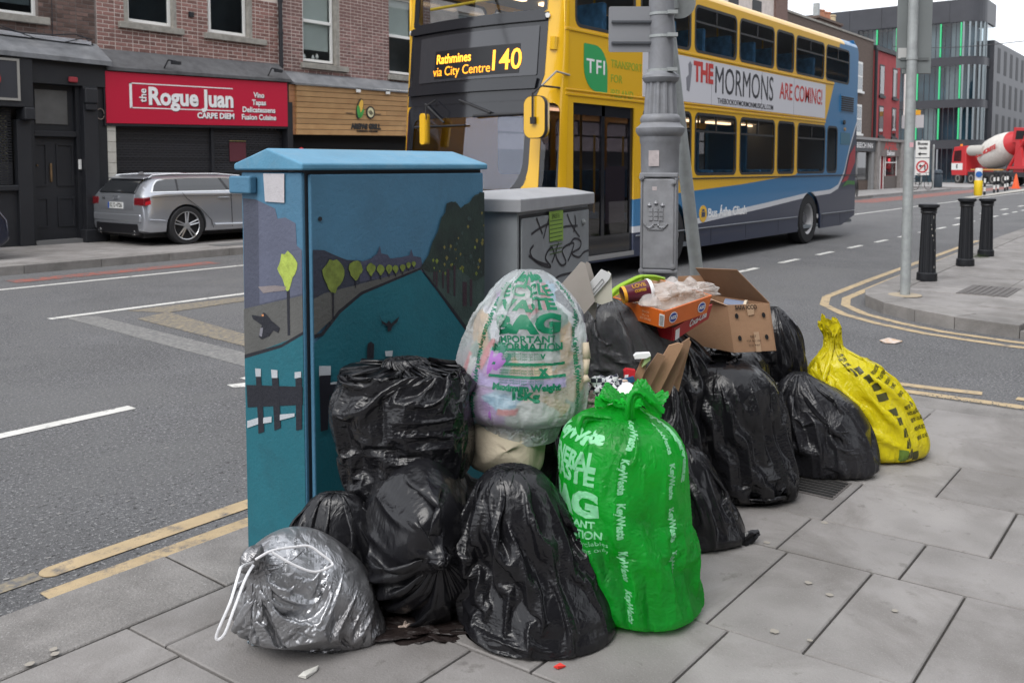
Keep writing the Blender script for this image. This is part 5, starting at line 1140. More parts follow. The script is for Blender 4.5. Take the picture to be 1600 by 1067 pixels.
    fplate('black_surround',BKM,T,[blk],.0,.03)
    ds=fplate('destination_display',mat('display_glass',(.035,.036,.042),.08,coat=1),T,[rrect(-.95,1.02,2.60,3.20,.02)],.022,.012)
    fplate('display_screen',mat('display_screen',(.012,.012,.014),.3),ds,[rrect(-.62,.78,2.64,3.00,.01)],.030,.006)
    fplate('black_ledge',BKM,T,[[(-1.15,3.26),(1.10,3.26),(1.10,3.34),(-1.15,3.34)]],.03,.05); fplate('black_ledge',BKM,T,[[(-1.12,2.44),(1.02,2.44),(1.04,2.56),(-1.12,2.56)]],.03,.05)
    LED=mat('led_amber',(1,.40,.03),.5,emit=1.6); LED2=mat('led_amber_dim',(1,.36,.02),.5,emit=1.2)
    fl=lambda cu,cz:(lambda u,v,q:front(cu+u,cz+v,.036+q))
    text('led_text','Rathmines',LED,ds,fl(-.27,2.885),.17,width=.62,bold=.003,th=.002); text('led_text','via City Centre',LED2,ds,fl(-.14,2.725),.17,width=1.0,bold=.0,th=.002); text('led_text','140',LED,ds,fl(.60,2.80),.36,width=.42,bold=.003,th=.002)
    fplate('roof_front',YM,T,[[(-LF,4.02),(LF,4.02),(LF,4.08),(-LF,4.08)]],-.01)
    MB().prism([(front(w,4.07,0)[0],front(w,4.07,0)[1]) for w in np.linspace(-LF,LF,24)]+[(XS+.3,Y0),(XS+.3,Y1)][::1],4.02,4.10,lambda u,v,h:(u,v,h)).build('front_cap',YM,T)
    fplate('corner_glass',glass('door_glass',(.5,.47,.5)),T,[sw],-.004,.006)
    for w_ in (1.02,): MB().tube(front(1.22,2.9,.0),front(1.22,3.05,.02),.05,n=10).build('beading',YM,T,smooth=True)
    # wipers
    MB().tube(front(-.75,2.32,.05),front(-.35,2.06,.05),.015).tube(front(-.95,2.02,.04),front(.02,2.02,.04),.018,.012).build('wiper',GR,T); MB().tube(front(-.1,2.34,.05),front(.42,2.16,.05),.015).tube(front(.15,2.13,.04),front(.98,2.14,.04),.022,.015).build('wiper',GR,T)
    # dashboard, cab partition, far window glow behind windscreen
    bx('dashboard',IN,T,8.95,9.3,Y0+.25,Y1-.15,.7,1.15)
    MB().path([(8.98,Y1-.35,3.62),(8.98,Y0+.35,3.66)],.02).build('upper_rail',PO,T)
    # mirrors
    mr=plate('mirror',YM,T,[rrect(-.15,.15,-.24,.24,.10,6)],.10,lambda u,v,w:(8.42+w,6.33-u,2.07+v)); 
    plate('mirror_rim',GR,mr,[rrect(-.158,.158,-.248,.248,.105,6),rrect(-.15,.15,-.24,.24,.10,6)],.05,lambda u,v,w:(8.40+w,6.33-u,2.07+v))
    MB().path([(8.34,6.33,2.05),(8.34,6.33,2.34),(8.5,6.32,2.44),(8.85,6.31,2.44)],.012).box(8.33,8.36,6.29,6.36,1.99,2.07).build('mirror_arm',GR,mr); MB().path([(8.5,6.32,2.44),(8.7,6.25,2.62),(9.0,6.27,2.6)],.012).build('mirror_arm',mat('arm_grey',(.3,.29,.27),.4),mr)
    mr=plate('mirror',YM,T,[rrect(-.045,.045,-.2,.2,.04,6)],.10,lambda u,v,w:(8.44+w,8.16-u,1.98+v)); MB().path([(8.42,8.12,2.1),(8.42,8.12,2.27),(8.62,8.14,2.36)],.012).build('mirror_arm',GR,mr)
    for w_ in (1.12,-1.19): MB().tube(front(w_,3.31,.01),front(w_,3.31,.05),.03,n=10).build('marker_lamp',M_WPAINT,T)
    MB().path([front(1.16,3.75,.01),front(1.17,3.6,.10),front(1.3,3.55,.02)],.018).build('grab_handle',M_CHROME,T,smooth=True)
    for w_ in (-.85,.85): MB().tube(front(w_,.72,-.01),front(w_,.72,.02),.12,n=20).build('headlight',M_CHROME,T)
bus()
# pizza shop board across the street, seen through the windscreen
t=thing('shop_board','orange hanging pizza board seen through the bus windscreen','shop board',(18.5,15.9,.12))
bx('board',mat('pizza_orange',(.75,.13,.03),.5),t,17.9,19.3,15.9,15.95,2.28,2.86); bx('board_edge',M_LET,t,17.87,17.9,15.89,15.96,2.25,2.89)
text('lettering','Pizza',M_LET,t,lambda u,v,q:(18.1+u,15.895-q,2.55+v),.4,width=1.1,align='LEFT',bold=.01)
# ---------------- blue painted utility cabinet ----------------
CX0,CX1,CY0,CY1=1.972,2.922,2.489,2.848; CH=1.50
CB=thing('utility_cabinet','teal and blue utility cabinet painted with a canal and trees','utility cabinet',((CX0+CX1)/2,(CY0+CY1)/2,PZ))
M_CSKY=mat('paint_sky',(.060,.170,.27),.42,dirt=.3,dirtcol=(.05,.1,.14),dirtscale=7,var=.10,vs_=4,bump=.25,bs=70); M_CWAT=mat('paint_water',(.009,.115,.15),.42,dirt=.35,dirtcol=(.01,.06,.08),dirtscale=8,var=.12,vs_=3,bump=.25,bs=70)
bx('body',M_CSKY,CB,CX0,CX1,CY0+.008,CY1,PZ,1.478,bevel=.006)
door=bx('door',M_CSKY,CB,CX0+.022,CX1-.004,CY0-.012,CY0+.006,PZ+.05,1.472,bevel=.006)
bx('door_gap',M_BLACK,CB,CX0+.012,CX1-.002,CY0+.0055,CY0+.0078,PZ+.03,1.49)
e=.019; zt=1.486
lid=MB(); A_=(CX0-e,CX1+e); ym=(CY0+CY1)/2
lid.add([(A_[0],CY0-e,zt),(A_[1],CY0-e,zt),(A_[1],CY1+e,zt),(A_[0],CY1+e,zt),(A_[0],CY0-e,zt+.024),(A_[1],CY0-e,zt+.024),(A_[1],CY1+e,zt+.024),(A_[0],CY1+e,zt+.024),(A_[0],ym,zt+.078),(A_[1],ym,zt+.078)],
 [(0,3,2,1),(0,1,5,4),(4,5,9,8),(8,9,6,7),(2,3,7,6),(0,4,8,7,3),(1,2,6,9,5)])
M_LID=mat('paint_lid',(.085,.25,.38),.38,var=.1,vs_=5,bump=.2,bs=60,dirt=.25,dirtcol=(.30,.36,.38),dirtscale=12)
lid.build('lid',M_LID,CB,bevel=.008,seg=3)
p=on(392,290,0,CX0); bx('hinge_block',M_CSKY,CB,CX0-.035,CX0-.001,CY1-.10,CY1+.03,p.z-.03,p.z+.035,bevel=.008)
p=on(496,342,1,CY0); MB().tube((p.x,CY0-.013,p.z),(p.x,CY0-.016,p.z),.008,n=14).build('keyhole',M_BLACK,door)
# painted mural: layers of paint traced on the two faces
LAY=[0]
def mural(pts,m,face='F',name='mural_paint',parent=None):
    LAY[0]+=1; o=.0006+.00022*LAY[0]
    if face=='F':
        y=CY0-.012; P=[on(a,b,1,y) for a,b in pts]; P=[(max(CX0+.024,min(CX1-.006,q.x)),max(PZ+.052,min(1.468,q.z))) for q in P]
        return MB().prism(P,y-o,y-o+.0004,lambda u,v,h:(u,h,v)).build(name,m,parent or door)
    P=[on(a,b,0,CX0) for a,b in pts]; P=[(max(CY0+.012,min(CY1-.002,q.y)),max(PZ+.002,min(1.474,q.z))) for q in P]
    return MB().prism(P,CX0-o,CX0-o+.0004,lambda u,v,h:(h,u,v)).build(name,m,parent or CB)
def pm(n,c,**k): return mat('paint_'+n,c,.5,var=k.pop('var',.12),vs_=k.pop('vs_',6),bump=.25,bs=70,**k)
P_BLD=pm('building',(.06,.067,.10)); P_BLD2=pm('building_light',(.095,.105,.155)); P_BLDF=pm('building_front',(.030,.035,.055)); P_PATH=pm('path',(.095,.095,.09)); P_TREE=pm('lime',(.36,.45,.075),var=.25,vs_=40); P_TREF=pm('olive',(.155,.20,.035),var=.3,vs_=30)
P_DK=pm('black',(.012,.013,.02)); P_FAR=pm('purple',(.055,.06,.10)); P_WD=pm('wood',(.022,.042,.034),var=.5,vs_=14,col2=(.012,.02,.02)); P_GRASS=pm('bank',(.035,.06,.055),var=.35,vs_=10); P_W=pm('post_white',(.42,.45,.48)); P_TR=pm('trunk',(.035,.02,.03)); P_LEAF=pm('leaf',(.16,.14,.04))
L_=[(380,310),(400,312),(430,326),(434,342),(446,340),(462,349),(464,384),(478,392),(490,392),(490,620),(380,620)]
mural(L_,P_BLD,'L'); mural([(404,314),(430,326),(434,342),(446,340),(462,349),(464,384),(479,391),(482,460),(406,475)],P_BLD2,'L')
mural([(478,392),(500,393),(500,470),(380,485),(380,620),(500,620)],P_BLD,'L') if False else None
mural([(378,482),(482,463),(490,520),(490,540),(378,565)],P_PATH,'L'); mural([(378,556),(482,524),(490,522),(490,860),(378,860)],M_CWAT,'L'); mural([(378,553),(440,538),(490,521),(490,526),(440,543),(378,559)],P_DK,'L')
def wob(cx,cy,rx,ry,n=20,j=.12,tip=0):
    out=[]
    for i in range(n):
        a=2*math.pi*i/n; k=1+random.uniform(-j,j); out.append((cx+rx*k*math.cos(a)*(1-(tip*max(0,math.sin(a)))),cy+ry*k*math.sin(a)+ (tip*ry*.5 if math.sin(a)>.9 else 0)))
    return out
mural([(448.5,450),(453,450),(454,524),(450,524)],P_DK,'L'); mural(wob(450,420,15,26,j=.1,tip=.5),P_TREE,'L')
mural([(404,448),(430,446),(448,448),(446,454),(425,456),(412,458)],pm('cloud',(.22,.19,.19)),'L')
mural([(394,492),(408,494),(413,488),(418,492),(424,500),(438,512),(436,520),(428,516),(421,525),(410,530),(405,526),(410,508),(396,498)],P_DK,'L','painted_bird'); mural([(408,512),(412,512),(410,526),(406,524)],pm('birdgrey',(.2,.2,.23)),'L','painted_bird'); mural([(410,491),(413,491),(413,494),(410,494)],pm('birdeye',(.6,.25,.1)),'L','painted_bird')
for a in ([(386,601),(474,604),(474,632),(388,636)],[(401,588),(409,588),(414,674),(405,677)],[(426,590),(436,590),(440,668),(430,672)],[(463,592),(473,590),(473,670),(464,672)]): mural(a,P_DK,'L','painted_jetty')
for a in ([(400,575),(409,576),(409,588),(401,588)],[(425,577),(435,578),(435,590),(426,590)],[(462,581),(472,580),(472,589),(462,591)],[(388,657),(405,652),(405,662),(388,668)],[(413,652),(426,650),(426,659),(413,661)],[(439,647),(462,645),(462,650),(439,656)]): mural(a,P_W,'L','painted_jetty')
P_WT=pm('paper_white',(.50,.48,.50)); o=mural([(413,270),(446,271),(446,317),(416,315)],P_WT,'L','sticker')
F=[(478,392),(505,391),(520,398),(545,407),(560,406),(580,410),(660,399),(660,470),(480,470)]
mural([(470,392),(505,391),(520,398),(540,406),(560,407),(575,411),(590,409),(660,425),(560,470),(470,480)],P_BLDF,'F')
mural([(560,410),(578,404),(588,396),(592,384),(594,396),(604,398),(608,404),(625,402),(638,399),(641,389),(644,400),(656,402),(660,425),(560,440)],P_FAR,'F')
mural([(470,470),(505,458),(560,444),(655,418),(658,421),(563,458),(528,488),(470,528)],P_PATH,'F'); mural([(470,540),(505,522),(528,488),(563,458),(655,421),(700,480),(760,540),(760,900),(470,900)],M_CWAT,'F')
mural([(470,526),(500,520),(527,485),(562,456),(655,418),(656,421),(564,460),(530,489),(503,524),(470,532)],P_DK,'F')
mural([(655,418),(668,400),(680,372),(690,345),(696,330),(698,318),(710,315),(718,325),(732,316),(740,305),(756,300),(760,560),(735,530),(700,480)],P_GRASS,'F')
mural([(655,418),(668,398),(674,378),(682,362),(688,340),(694,332),(696,318),(704,315),(713,318),(718,327),(724,320),(732,318),(737,308),(745,306),(748,300),(757,302),(760,430),(740,440),(715,420),(690,425),(668,425)],P_WD,'F')
mural([(655,418),(657,418),(705,480),(738,525),(736,530),(702,484)],P_DK,'F')
random.seed(3)
for k in range(90):
    x=random.uniform(672,754); y=random.uniform(318,428); 
    if y>418-(x-655)*1.25+8: 
        w=random.uniform(1,2.6); mural([(x-w,y),(x,y-w*1.5),(x+w,y),(x,y+w*2)],random.choice((P_LEAF,P_TREF,P_GRASS,P_WD)),'F','painted_leaf'); LAY[0]-=1
for x,y0,y1,w in ((724,440,478,3.5),(734,436,478,2),(698,420,458,2),(708,415,462,1.6),(680,424,448,1.5),(676,424,440,1.2),(690,424,450,1.2)): mural([(x-w,y0),(x+w,y0),(x+w*.9,y1),(x-w*.9,y1)],P_TR,'F','painted_trunk')
for x,yc,r in ((518,430,17),(553,421,11),(577,420,7),(592,421,6),(605,420,5),(615,420,4.5),(626,418,4.2),(635,414,3.6),(643,412,3.2)):
    mural([(x-max(.8,r*.08),yc),(x+max(.8,r*.08),yc),(x+max(.7,r*.06),yc+r*2.6 if r<15 else 497),(x-max(.7,r*.06),yc+r*2.6 if r<15 else 497)],P_DK,'F','painted_trunk'); mural(wob(x,yc,r,r*(1.45 if r>15 else 1.3),j=.09,tip=.35),P_TREF,'F','painted_tree')
def birdF(x,y,s): mural([(x-s,y-s*.9),(x-s*.75,y-s*.3),(x-s*.2,y),(x,y-s*.35),(x+s*.25,y),(x+s*.8,y-s*.5),(x+s*1.1,y-s*.75),(x+s*.9,y-s*.2),(x+s*.3,y+s*.35),(x+s*.25,y+s*.7),(x-s*.1,y+s*.85),(x-s*.15,y+s*.3),(x-s*.7,y)],P_DK,'F','painted_bird')
birdF(604,505,15); mural([(570,545),(571,536),(576,533),(581,537),(580,560),(570,560)],P_DK,'F','painted_jetty'); mural([(598,548),(610,547),(609,556),(599,556)],P_W,'F','painted_jetty')
for a in ([(495,571),(513,571),(513,586),(495,588)],[(512,597),(560,590),(560,600),(512,600)],[(509,631),(560,628),(560,634),(509,637)]): mural(a,P_W,'F','painted_jetty')
for a in ([(495,586),(513,585),(508,670),(497,673)],[(508,600),(560,597),(560,620),(508,617)]): mural(a,P_DK,'F','painted_jetty')
# ---------------- grey cabinet ----------------
GC=thing('utility_cabinet','grey metal utility cabinet with black graffiti tags and a green notice','utility cabinet',(3.112,2.432,PZ),rz=math.atan2(.29,1.023))
M_GC=mat('cabinet_grey',(.235,.25,.262),.5,var=.08,vs_=5,bump=.1,dirt=.3,dirtcol=(.15,.15,.15),dirtscale=5); M_GL=mat('cabinet_lid',(.30,.305,.32),.45,var=.08,dirt=.2)
gw,gd=1.06,.36; Gz=1.30-PZ
bx('body',M_GC,GC,.02,gw-.02,.02,gd,0,Gz,world=False,bevel=.004); gdr=bx('door',M_GC,GC,.05,gw-.035,.008,.02,.08,Gz-.035,world=False,bevel=.004); bx('door_gap',M_BLACK,GC,.04,gw-.025,.016,.0205,.07,Gz-.02,world=False)
lm_=MB(); lm_.add([(-.01,-.01,Gz-.005),(gw+.01,-.01,Gz-.005),(gw+.01,gd+.03,Gz-.005),(-.01,gd+.03,Gz-.005),(-.01,-.01,Gz+.055),(gw+.01,-.01,Gz+.055),(gw+.01,gd+.03,Gz+.055),(-.01,gd+.03,Gz+.055),(.12,.12,Gz+.085),(gw-.12,.12,Gz+.085),(gw-.12,gd-.1,Gz+.085),(.12,gd-.1,Gz+.085)],[(0,3,2,1),(0,1,5,4),(1,2,6,5),(2,3,7,6),(3,0,4,7),(4,5,9,8),(5,6,10,9),(6,7,11,10),(7,4,8,11),(8,9,10,11)]); lm_.build('lid',M_GL,GC,world=False,bevel=.006)
bpy.context.view_layer.update(); GMi=GC.matrix_world.inverted(); gn=GC.matrix_world.to_3x3()@Vector((0,-1,0)); go_=GC.matrix_world@Vector((0,.008,0))
def ong(x,y): d=ray(x,y); t=(go_-EYE).dot(gn)/d.dot(gn); return GMi@(EYE+d*t)
def tagline(pts,r=.006,n=6):
    C=catmull([(a,b,0) for a,b in pts],n); P=[ong(a,b) for a,b,_ in C]; mb=MB()
    for a,b in zip(P[:-1],P[1:]):
        d=(b-a).normalized(); q=Vector((-d.z,0,d.x))*r; a=a-d*r*.5; b=b+d*r*.5; mb.add([(v.x,.0062,v.z) for v in (a+q,a-q,b-q,b+q)],[(0,1,2,3)])
    return mb
INK=mat('graffiti_ink',(.03,.028,.035),.6)
for s in ([(838,341),(842,352),(847,365)],[(830,366),(838,360),(850,353),(857,350)],[(857,343),(853,356),(849,372)],[(866,372),(871,345),(878,370)],[(858,362),(870,359),(884,354),(902,353)],[(886,335),(893,352),(905,370)],[(898,337),(899,350),(896,362)],
  [(833,384),(828,392),(832,404),(846,414),(860,417),(852,404),(856,392),(862,386)],[(862,386),(866,398),(862,410)],[(872,380),(868,398),(876,414),(884,410),(878,392),(884,384)],[(884,384),(896,380),(892,396),(887,408)],[(889,383),(897,373),(907,377),(905,388),(893,396),(904,402),(912,394),(921,391)],[(826,400),(840,409),(856,414)],[(861,443),(872,432),(890,427),(905,425)]): tagline(s).build('graffiti_tag',INK,GC,world=False)
q=[ong(a,b) for a,b in ((857,331),(879,328),(879,376),(858,378))]; nz=MB().prism([(v.x,v.z) for v in q],.0045,.0052,lambda u,v,h:(u,h,v)).build('green_notice',mat('notice_green',(.22,.36,.05),.6,var=.1),GC,world=False)
c0=q[0]; 
for i in range(9): MB().box(q[0].x+.012,q[1].x-.012,.0042,.0045,q[0].z-.05-.02*i,q[0].z-.045-.02*i).build('printed_line',mat('notice_ink',(.05,.1,.02),.6),nz,world=False)
def gtext(s,px,py,size,m,P,width=None,**k):
    c=ong(px,py); link('lettering',bm_fix(text_mesh(s,size,width=width,th=.0004,**k),lambda a,b,w:(c.x+a,.0040-w,c.z+b)),m,P,world=False)
gtext('SMASH H',867,338,.035,MATS['notice_ink'],nz,width=.11)
c=ong(910,347); MB().tube((c.x,.006,c.z),(c.x,-.004,c.z),.017,n=14).tube((c.x,-.004,c.z),(c.x,-.01,c.z),.009,n=8).build('lock',M_GALV,GC,world=False)
for px_ in (770,777):
    MB().tube((.019,.11+.04*(777-px_)/7,.85),(.012,.11+.04*(777-px_)/7,.85),.010,n=10).build('bolt',M_GALV,GC,world=False)
# ---------------- cast-iron lamp post and leaning post ----------------
lp0=at(1031,260,5.05); lp0.z=PZ
LP=thing('lamp_post','grey cast iron lamp post with fluted collar and castle crest','lamp post',lp0)
M_LP=mat('lamp_grey',(.205,.21,.225),.42,metal=.15,var=.12,vs_=10,bump=.12,bs=60,dirt=.45,dirtcol=(.10,.095,.09),dirtscale=6); M_LPB=mat('lamp_silver',(.27,.275,.29),.38,metal=.3,var=.15,vs_=14,dirt=.4,dirtcol=(.12,.11,.11))
zz=lambda y:1.5+(260-y)/1400*5.05-PZ
MB().lathe([(.115,0),(.115,.25),(.105,.3),(.105,zz(275)),(.108,zz(226)),(.112,zz(224)),(.115,zz(214)),(.125,zz(212)),(.137,zz(206)),(.137,zz(201)),(.115,zz(196)),(.108,zz(193)),(.112,zz(190)),(.112,zz(186)),(.104,zz(182)),(.096,zz(180))],n=40).build('base_column',M_LP,LP,world=False,smooth=True)
MB().lathe([(.094,zz(181)),(.094,zz(178)),(.083,zz(133)),(.086,zz(130))],n=48,flute=(0,3,.10,4)).build('fluted_collar',M_LP,LP,world=False)
MB().lathe([(.088,zz(131)),(.098,zz(128)),(.104,zz(124)),(.10,zz(120)),(.082,zz(116)),(.072,zz(113)),(.070,zz(108)),(.070,zz(60)),(.066,4.2),(.05,7.5)],n=32).build('shaft',M_LP,LP,world=False,smooth=True)
for y,r in ((113,.078),(61,.074),(27,.074)): 
    MB().lathe([(r,zz(y+2)),(r,zz(y-2))],n=28).build('steel_band',M_GALV,LP,world=False); k=Mx@Vector((.05,-.072,0)); MB().box(.02,.075,-.095,-.06,zz(y+2.5),zz(y-3),Mx).build('band_buckle',M_GALV,LP,world=False)
# access door facing the camera, slightly left
Md=Matrix.Rotation(HEAD-math.pi/2-.25,4,'Z')
dp_=MB().box(-.085,.095,-.118,-.085,zz(418),zz(278),Md).build('access_door',M_LPB,LP,world=False,bevel=.012,seg=3)
MB().box(-.10,.11,-.126,-.09,zz(277),zz(270),Md).build('door_frame_rail',M_LP,LP,world=False,bevel=.006); MB().box(-.10,.11,-.126,-.09,zz(424),zz(418),Md).build('door_frame_rail',M_LP,LP,world=False,bevel=.006)
for x in (-.088,.098): MB().box(x-.006,x+.006,-.122,-.09,zz(418),zz(278),Md).build('door_frame_stile',M_LP,LP,world=False,bevel=.004)
for x,y in ((-.088,277),(.085,284),(.085,413),(-.088,420)): MB().tube(Md@Vector((x,-.118,zz(y))),Md@Vector((x,-.132,zz(y))),.014,n=12).tube(Md@Vector((x,-.13,zz(y))),Md@Vector((x,-.137,zz(y))),.007,n=6).build('door_bolt',M_LPB,dp_,world=False)
cr=MB(); b0=Md
def cbox(u0,u1,v0,v1,h): cr.box(u0,u1,-.118-h,-.117,v0,v1,Md)
zc=zz(340)
for k in range(3):
    for j in range(3): cbox(-.048+.028*k,-.026+.028*k,zc-.010+.024*j,zc+.010+.024*j,.007)
for k in (-1,0,1): cr.lathe([(.001,-.012),(.013,0),(.001,.016)],tuple(Md@Vector((-.009+.036*k,-.120,zc+.085-.012*abs(k)))),n=8)
for s in (-1,1):
    for t_ in range(6): 
        a=t_/5; cr.tube(Md@Vector((-.009+s*(.01+.045*a),-.121,zc-.035-.018*math.sin(a*3.1))),Md@Vector((-.009+s*(.018+.045*a),-.121,zc-.032-.018*math.sin(a*3.1+.4))),.008,n=6)
cbox(-.05,.032,zc-.062,zc-.050,.006); cbox(-.030,.012,zc-.030,zc-.014,.006); cr.build('castle_crest',M_LPB,dp_,world=False,smooth=True)
MB().box(-.052,.005,-.1115,-.106,zz(260),zz(236),Md).build('sticker',mat('faded_sticker',(.42,.37,.37),.8,var=.15,vs_=40),LP,world=False)
MB().box(-.03,-.005,-.1195,-.118,zz(297),zz(291),Md).build('sticker',mat('faded_sticker',(.42,.37,.37),.8),LP,world=False)
PS=thing('direction_sign','back of a small grey sign plate strapped to the lamp post','sign',at(985,45,5.0))
w0=at(947,80,4.98); a0=at(946,81,5.0); a1=at(1012,12,5.0); 
Ms=Matrix.Rotation(HEAD-math.pi/2,4,'Z'); wdt=(at(1012,45,5.0)-at(946,45,5.0)).length
hh=(80-10)/1400*5.0
MB().prism(rrect(-wdt/2,wdt/2+.06,-hh/2,hh/2,.012),0,.004,lambda u,v,h:tuple(Ms@Vector((u,h+.03,v)))).build('plate',mat('sign_back_grey',(.22,.225,.24),.5,var=.05,vs_=3),PS,world=False)
for v in (-.075,.04): MB().box(-wdt/2+.015,wdt/2+.03,.014,.030,v-.006,v+.006,Ms).build('rail',mat('rail_dark',(.07,.075,.085),.5),PS,world=False)
# leaning galvanised post
a=at(1094,470,5.55); a=EYE+(a-EYE)*1.0; b=at(1046,60,5.35); gpt=a.copy()
LN=thing('leaning_post','leaning galvanised post behind the cast iron lamp post','post',a)
d=(b-a); foot=a+d*((PZ-a.z)/d.z); MB().tube(foot,b+d*.25,.040,n=20).build('shaft',M_GALV,LN,smooth=True)
MB().tube(b+d*.10,b+d*.10+Vector((0,0,.0))+d.normalized()*.09,.075,n=16).build('clamp',M_GALV,LN)
MB().tube(at(1062,5,5.3),at(1063,5,5.35),.09,n=24).build('round_sign_back',M_GALV,LN)
# ---------------- bin bags ----------------
def plastic(name,col,rough=.25,bump=.5,trl=0,trc=None,alpha=1,var=0,vs_=3,col2=None,spec=.5):
    m=mat(name,col,rough,var=var,vs_=vs_,col2=col2,spec=spec,detail=3); nt=m.node_tree; b=nt.nodes['Principled BSDF']; L=nt.links
    tc=N(nt,'ShaderNodeTexCoord'); w=N(nt,'ShaderNodeTexNoise',Scale=7,Detail=3); L.new(tc.outputs['Object'],w.inputs['Vector'])
    mp=N(nt,'ShaderNodeMix',data_type='VECTOR'); mp.inputs[0].default_value=.12; L.new(tc.outputs['Object'],mp.inputs[4]); L.new(w.outputs['Color'],mp.inputs[5])
    sc=N(nt,'ShaderNodeMapping'); sc.inputs['Scale'].default_value=(1,1,.55); L.new(mp.outputs[1],sc.inputs[0])
    v=N(nt,'ShaderNodeTexVoronoi',Scale=26,feature='F1'); L.new(sc.outputs[0],v.inputs['Vector'])
    v2=N(nt,'ShaderNodeTexNoise',Scale=16,Detail=4,Distortion=2.2); L.new(sc.outputs[0],v2.inputs['Vector'])
    v3=N(nt,'ShaderNodeTexVoronoi',Scale=60,feature='F1'); L.new(sc.outputs[0],v3.inputs['Vector'])
    a=N(nt,'ShaderNodeMath',operation='MULTIPLY_ADD'); L.new(v.outputs['Distance'],a.inputs[0]); a.inputs[1].default_value=.55; L.new(v2.outputs[0],a.inputs[2])
    a2=N(nt,'ShaderNodeMath',operation='MULTIPLY_ADD'); L.new(v3.outputs['Distance'],a2.inputs[0]); a2.inputs[1].default_value=.18; L.new(a.outputs[0],a2.inputs[2])
    bp=N(nt,'ShaderNodeBump',Strength=bump,Distance=.016); L.new(a2.outputs[0],bp.inputs['Height']); L.new(bp.outputs[0],b.inputs['Normal'])
    if trl or alpha<1:
        out=nt.nodes['Material Output']; cur=b.outputs[0]
        if trl:
            t=N(nt,'ShaderNodeBsdfTranslucent'); t.inputs[0].default_value=(*(trc or col),1); L.new(bp.outputs[0],t.inputs['Normal']); mx=N(nt,'ShaderNodeMixShader'); mx.inputs[0].default_value=trl; L.new(cur,mx.inputs[1]); L.new(t.outputs[0],mx.inputs[2]); cur=mx.outputs[0]
        if alpha<1:
            t=N(nt,'ShaderNodeBsdfTransparent'); t.inputs[0].default_value=(*(trc or (1,1,1)),1); mx=N(nt,'ShaderNodeMixShader'); mx.inputs[0].default_value=alpha; L.new(t.outputs[0],mx.inputs[1]); L.new(cur,mx.inputs[2]); cur=mx.outputs[0]
        L.new(cur,out.inputs[0])
    return m
B_BLK=plastic('bag_black',(.010,.010,.012),.24,.24); B_BLK2=plastic('bag_black_matt',(.016,.016,.019),.30,.28)
B_GRY=plastic('bag_grey_film',(.10,.10,.105),.24,.35,alpha=.62,trc=(.6,.6,.6)); B_SIL=plastic('bag_silver',(.46,.47,.49),.33,.55,var=.3,vs_=4,col2=(.20,.195,.20)); B_SIL.node_tree.nodes['Principled BSDF'].inputs['Metallic'].default_value=.75; 
B_GRN=plastic('bag_green',(.018,.42,.055),.25,.55,trl=.5,trc=(.04,.95,.09),var=.4,vs_=5,col2=(.012,.17,.028)); B_YEL=plastic('bag_yellow',(.80,.70,.01),.28,.5,trl=.25,trc=(.8,.65,.02),var=.3,vs_=6,col2=(.66,.56,.01))
B_CLR=plastic('bag_clear',(.74,.77,.78),.25,.5,alpha=.40,trl=.3,trc=(.95,.97,.97))
GROUPB='black rubbish bags heaped round the cabinets'
def spine_px(rows,dep,ratio=.85,lean=0,close=True,zmin=PZ+.001,tip=False):
    rows=list(rows); low=[r for r in rows if at((r[1]+r[2])/2,r[0],dep).z<zmin+.02]
    ground=bool(low)
    if low:
        rest=[r for r in rows if r not in low]; q=low+rest[:1]; l0=min(r[1] for r in q); r0=max(r[2] for r in q); hw=(r0-l0)/2; mid=(r0+l0)/2
        yb=353+0*0; rows=[(low[-1][0],mid-hw*.80,mid+hw*.80)]+rest
    """outline rows (photo y, left, right), bottom first, turned into a stack of real cross-sections"""
    out=[]
    for i,(y,l,r) in enumerate(rows):
        dd=dep+lean*i/len(rows); c=at((l+r)/2,y,dd); w=(at(r,y,dd)-at(l,y,dd)).length/2
        c.z=max(c.z,zmin+.002*i); out.append([c.x,c.y,c.z,w,w*ratio])
    if close:
        f=out[0]; out=[[f[0],f[1],f[2]-.006 if f[2]-.006>zmin else zmin,.012,.012],[f[0],f[1],max(zmin,f[2]-.003),f[3]*.55,f[4]*.55]]+out
    if close and tip: t_=out[-1]; out+=[[t_[0],t_[1],t_[2]-.004,t_[3]*.4,t_[4]*.4],[t_[0],t_[1],t_[2]-.006,.004,.004]]
    return out
def bag(name,label,rows,dep,m,seed,ratio=.85,neck=.9,group=None,cat='rubbish bag',rawspine=None,side=None,smooth_sub=0,**k):
    sp=rawspine or spine_px(rows,dep,ratio,lean=k.pop('lean',0),zmin=k.pop('zmin',PZ+.001),tip=(neck or 0)>.98)
    P=sim_bag(sp,side or tuple(cR),seed,ground=max(PZ,sp[0][2]-.06) if rawspine is None else PZ,neck=neck,upright=rawspine is None,**k)
    base=P.reshape(-1,3); c=base.mean(0); c[2]=base[:,2].min(); 
    o=grid_mesh(name,P-c,m); o.location=c
    if smooth_sub: md=o.modifiers.new('s','SUBSURF'); md.levels=md.render_levels=1
    tag(o,label,cat,group); return o,P
E,_=bag('rubbish_bag','large black bag in the centre front between the gathered bag and the green bag',[(1036,735,985),(1000,708,978),(944,722,955),(888,738,926),(808,740,902),(765,746,880),(745,752,862),(734,764,844),(729,780,822)],2.78,B_BLK,11,ratio=.8,group=GROUPB,neck=.985,ex=1.12,exv=1.09,lump=.16,levels=4,botk=.8)
